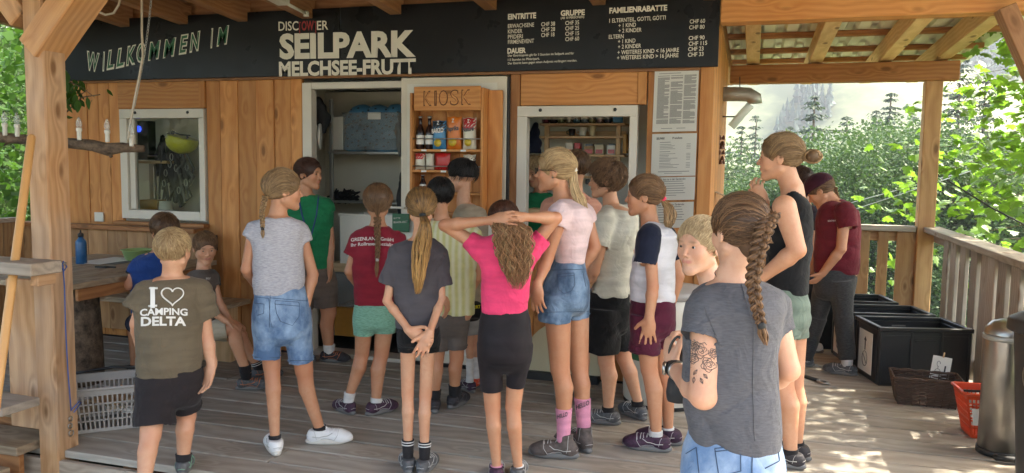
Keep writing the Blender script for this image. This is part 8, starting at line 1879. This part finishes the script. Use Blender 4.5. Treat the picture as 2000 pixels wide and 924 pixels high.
lb = empty('overhanging_branch', tuple(ony(140, 200, 4.6)), 'dark leafy branch poking in front of the lower left end of the sign', 'branch')
for pts_ in (((95, 250), (125, 215), (150, 190), (172, 175)), ((118, 230), (160, 190), (195, 185)), ((118, 150), (135, 160), (158, 170), (185, 190))): tube('twig', [ony(x, y, 4.7) for x, y in pts_], [.006, .005, .004, .002], 'bark', lb, 5)
OV = MLV.copy(); OV = np.array([(0, -.25, 0), (.22, .0, -.05), (.28, .25, -.06), (.16, .55, -.07), (0, .8, -.1), (-.16, .55, -.07), (-.28, .25, -.06), (-.22, .0, -.05)]); ovl = mesh('leaf', OV, [(0, 1, 2, 3, 4), (0, 4, 5, 6, 7)]); ovl.materials.append(MATS['beech_leaf'])
for i in range(46):
    px_, py_ = rg.choice(((128, 160), (140, 178), (150, 190), (160, 186), (136, 205), (145, 200), (190, 180), (130, 140), (155, 165)))
    p_ = ony(px_+rg.gauss(0, 9), py_+rg.gauss(0, 8), 4.7+rg.uniform(-.15, .15)); link('leaf', ovl, None, lb, mw=Matrix.Translation(p_) @ Matrix.Rotation(rg.random()*6.28, 4, 'Z') @ Matrix.Rotation(rg.gauss(-1.0, .5), 4, 'X') @ Matrix.Rotation(rg.gauss(0, .6), 4, 'Y') @ Matrix.Scale(.085*rg.uniform(.7, 1.2), 4))
# ---- distant trees: shared meshes, every tree its own object with trunk and crown
def terrain_z(x, y):
    z = -.21; d = max(max(y-9, 0), max(x-3.2, 0)*.8 if y > 3 else max(x-7, 0)*.5); z -= min(d*.42, 16)
    if y > 160: z += (y-160)*.5
    if x > 60: z += (x-60)*.05
    return z-.4
def spruce_mesh(seed, h, n_wh=62):
    R = random.Random(seed); M_ = []
    for i in range(n_wh):
        f = (i+R.random())/n_wh; z = h*(.10+.89*f); rad = h*.33*(1-f)**.8+.10; nb = max(6, int(16*(1-f)+6))
        for b in range(nb):
            a = R.random()*6.28; L_ = rad*R.uniform(.45, 1.2)*(1+.25*sin(i*1.9+seed)); ns = max(3, int(L_/.17))
            for s_ in range(ns):
                g = (s_+R.random())/ns; droop = -.22*g*L_+.12*(g**2)*L_
                p = Vector((cos(a)*L_*g, sin(a)*L_*g, z+droop)); sz = .27*(1.15-.5*g)
                for sd in (-1, 1): M_.append(Matrix.Translation(p) @ Matrix.Rotation(a-pi/2+sd*R.uniform(.3, .9), 4, 'Z') @ Matrix.Rotation(R.uniform(-.75, -.15), 4, 'X') @ Matrix.Rotation(R.gauss(0, .4), 4, 'Y') @ Matrix.Diagonal((sz*.34, sz*1.15, sz, 1)))
    A = np.array([np.array(m_) for m_ in M_]); V0 = np.c_[QV, np.ones(4)]; P_ = np.einsum('nij,vj->nvi', A, V0)[:, :, :3].reshape(-1, 3)
    T = (np.array(QF)[None]+np.arange(len(M_))[:, None, None]*4).reshape(-1, 4); me = np_mesh('crown', P_, np.zeros((0, 3), int), T, flip=False); me.shade_flat(); me.materials.append(MATS['spruce_needle']); return me
def broad_mesh(seed, h):
    R = random.Random(seed); M_ = crown_mats(R, (0, 0, h*.60), h*.38, 120, 400, .15, (.85, .85, 1.1)); A = np.array([np.array(m_) for m_ in M_]); V0 = np.c_[QV, np.ones(4)]; P_ = np.einsum('nij,vj->nvi', A, V0)[:, :, :3].reshape(-1, 3)
    T = (np.array(QF)[None]+np.arange(len(M_))[:, None, None]*4).reshape(-1, 4); me = np_mesh('crown', P_, np.zeros((0, 3), int), T, flip=False); me.shade_flat(); me.materials.append(MATS['ash_leaf']); return me
SPR = [spruce_mesh(1, 20), spruce_mesh(2, 20), spruce_mesh(3, 20)]; BRD = [broad_mesh(4, 22), broad_mesh(5, 22), broad_mesh(6, 22)]
TR = mesh('trunk', *tube_vf([(0, 0, -1), (0, 0, 7), (0, 0, 14), (.1, 0, 19.5)], [.28, .22, .12, .03], 7)); TR.materials.append(MATS['bark']); TB = mesh('trunk', *tube_vf([(0, 0, -1), (.1, 0, 6), (-.2, .1, 13), (0, 0, 18)], [.36, .27, .16, .03], 7)); TB.materials.append(MATS['bark'])
def plant_tree(kind, px_, topy, D_, lab, grp, rng, sx=1.0):
    d = ray(px_, topy); k = D_/np.hypot(d[0], d[1]); top = CAM+d*k; x, y = top[0], top[1]; zb = terrain_z(x, y); h = max(4, top[2]-zb)
    s_ = h/20 if kind == 's' else h/22.5; w_ = s_*sx if kind == 's' else s_*sx
    if kind == 's': w_ = min(max(s_*sx, .55), 1.3)
    r = empty('spruce_tree' if kind == 's' else 'broadleaf_tree', (x, y, zb), lab, 'tree', grp); M = Matrix.Translation((x, y, zb)) @ Matrix.Rotation(rng.random()*6.28, 4, 'Z') @ Matrix.Diagonal((w_, w_, s_, 1))
    link('trunk', TR if kind == 's' else TB, None, r, mw=M); link('crown', rng.choice(SPR if kind == 's' else BRD), None, r, mw=M); return r
rg = random.Random(8)
ORD = 'first second third fourth fifth sixth seventh eighth ninth tenth eleventh twelfth thirteenth fourteenth fifteenth sixteenth seventeenth eighteenth nineteenth twentieth twenty-first twenty-second twenty-third twenty-fourth twenty-fifth twenty-sixth'.split()
named = [('s', 1592, 172, 46, 'tall pointed spruce rising highest in the middle of the valley view', 1.3), ('s', 1448, 235, 52, 'smaller spruce left of the tallest one, above the bun womans forehead', .9), ('s', 1476, 212, 56, 'slim spruce between the two leftmost conifers', .8), ('s', 1742, 168, 52, 'broad spruce just left of the corner post', 1.1), ('s', 1712, 205, 64, 'dark spruce beside the broad one near the corner post', .9), ('s', 1420, 285, 52, 'spruce nearest the steel pipe', .9), ('s', 1882, 100, 55, 'spruce showing right of the corner post above the maple', 1.0), ('s', 1930, 140, 48, 'spruce behind the maple at the upper right', 1.0),
 ('b', 1670, 262, 40, 'round pale green tree right of the tallest spruce', 1.2), ('s', 1655, 215, 50, 'spruce standing just right of the tallest one', 1.1), ('s', 1545, 235, 54, 'spruce standing just left of the tallest one', 1.0), ('s', 1505, 262, 44, 'dense spruce above the bun womans hair', 1.2), ('s', 1785, 215, 52, 'spruce touching the left edge of the corner post', 1.1), ('b', 1760, 300, 42, 'wide leafy tree in front of the broad spruce', 1.3), ('b', 1530, 330, 36, 'leafy tree behind the hair bun of the tank top woman', 1.2), ('b', 1430, 360, 32, 'low leafy tree just right of the hut corner', 1.0), ('b', 1700, 300, 33, 'dense leafy tree above the cap of the maroon girl', 1.3)]
for k, px_, ty, D_, lab, sx in named: plant_tree(k, px_, ty, D_, lab, 'trees in the valley beyond the railing', rg, sx)
for kd, n_, nm_ in (('b', 24, 'leafy tree'), ('s', 10, 'spruce')):
    for i, px_ in enumerate(sorted(rg.uniform(1380, 2150) for _ in range(n_))):
        plant_tree(kd, px_, rg.uniform(290, 410)-62*max(0, min(1, (px_-1530)/200)), rg.uniform(26, 50), ORD[i]+' '+nm_+' from the hut corner along the slope below the railing', nm_+'s on the slope below the railing', rg, rg.uniform(1.0, 1.4))
for i, px_ in enumerate(sorted(rg.uniform(-500, 70) for _ in range(14))):
    plant_tree('b', px_, rg.uniform(-60, 120), rg.uniform(18, 34), ORD[13-i]+' leafy tree leftwards of the front post beyond the deck', 'trees beyond the left end of the deck', rg, 1.3)
# far forest patches on the opposite hillside
def cone_tree():
    V = []; F = []; n = 7
    for k in range(4):
        z0, z1, r = .08+k*.21, .08+k*.21+.30, .20*(1-k*.22); b = len(V); V += [(r*cos(2*pi*i/n+k)*(1+.25*(i % 2)), r*sin(2*pi*i/n+k)*(1+.25*(i % 2)), z0) for i in range(n)]+[(0, 0, z1)]; F += [(b+i, b+(i+1) % n, b+n) for i in range(n)]
    return np.array(V), F
CV, CF = cone_tree(); fm = []
for i in range(15000):
    x = rg.uniform(-160, 330); y = rg.uniform(185, 400); v_ = noise.noise(Vector((x*.011, y*.009, 7)))+.45*noise.noise(Vector((x*.04, y*.03, 1)))
    if v_ < .27: continue
    z = terrain_z(x, y)+noise.noise(Vector((x*.02, y*.02, 0)))*14; s_ = rg.uniform(5, 9); fm.append(Matrix.Translation((x, y, z)) @ Matrix.Rotation(rg.random()*6, 4, 'Z') @ Matrix.Diagonal((s_*.9, s_*.9, s_, 1)))
ff = bake('far_forest', fm, CV, CF, 'far_needle', None); tag(ff, 'patches of dark forest on the hazy opposite hillside', 'forest')
# thin wires crossing the valley view
for i, (a, b, lab) in enumerate((((1655, 398), (1905, 330), 'upper thin steel cable across the valley'), ((1660, 412), (2000, 300), 'lower thin steel cable across the valley'))):
    tag(tube('steel_cable', [ony(*a, 14), ony(*b, 11)], .006, 'zinc', n=5), lab, 'cable')
tag(tube('dark_cable', [ony(1850, 352, 6.4), ony(1935, 405, 6.1), ony(2100, 490, 5.8)], .006, 'rubber', n=6), 'thick dark cable slanting down through the maple right of the post', 'cable')
# grass tufts and low plants on the bank outside the railing
gm = []
for i in range(2600):
    x = rg.uniform(1.9, 7); y = rg.uniform(2.5, 12)
    z = terrain_z(x, y)+.4; gm.append(Matrix.Translation((x, y, z)) @ Matrix.Rotation(rg.random()*6.28, 4, 'Z') @ Matrix.Rotation(rg.uniform(.9, 1.5), 4, 'X') @ Matrix.Diagonal((.05, rg.uniform(.15, .4), .1, 1)))
gg = bake('grass', gm, QV, QF, 'maple_leaf', None); tag(gg, 'rough green grass on the bank outside the railing', 'grass')

# ---- valley haze
hz_ = link('haze', mesh('haze', [(x, y, z) for z in (-60, 175) for x, y in ((-440, -75), (440, -75), (440, 425), (-440, 425))], [(0, 3, 2, 1), (4, 5, 6, 7), (0, 1, 5, 4), (1, 2, 6, 5), (2, 3, 7, 6), (3, 0, 4, 7)])); hz_['kind'] = 'stuff'
m_ = bpy.data.materials.new('haze_air'); m_.use_nodes = True; t_ = m_.node_tree; t_.nodes.remove(t_.nodes['Principled BSDF']); pv = t_.nodes.new('ShaderNodeVolumePrincipled'); pv.inputs['Color'].default_value = (.86, .92, 1, 1); pv.inputs['Density'].default_value = .0007; pv.inputs['Anisotropy'].default_value = .3
t_.links.new(pv.outputs[0], t_.nodes['Material Output'].inputs['Volume']); hz_.data.materials.append(m_)
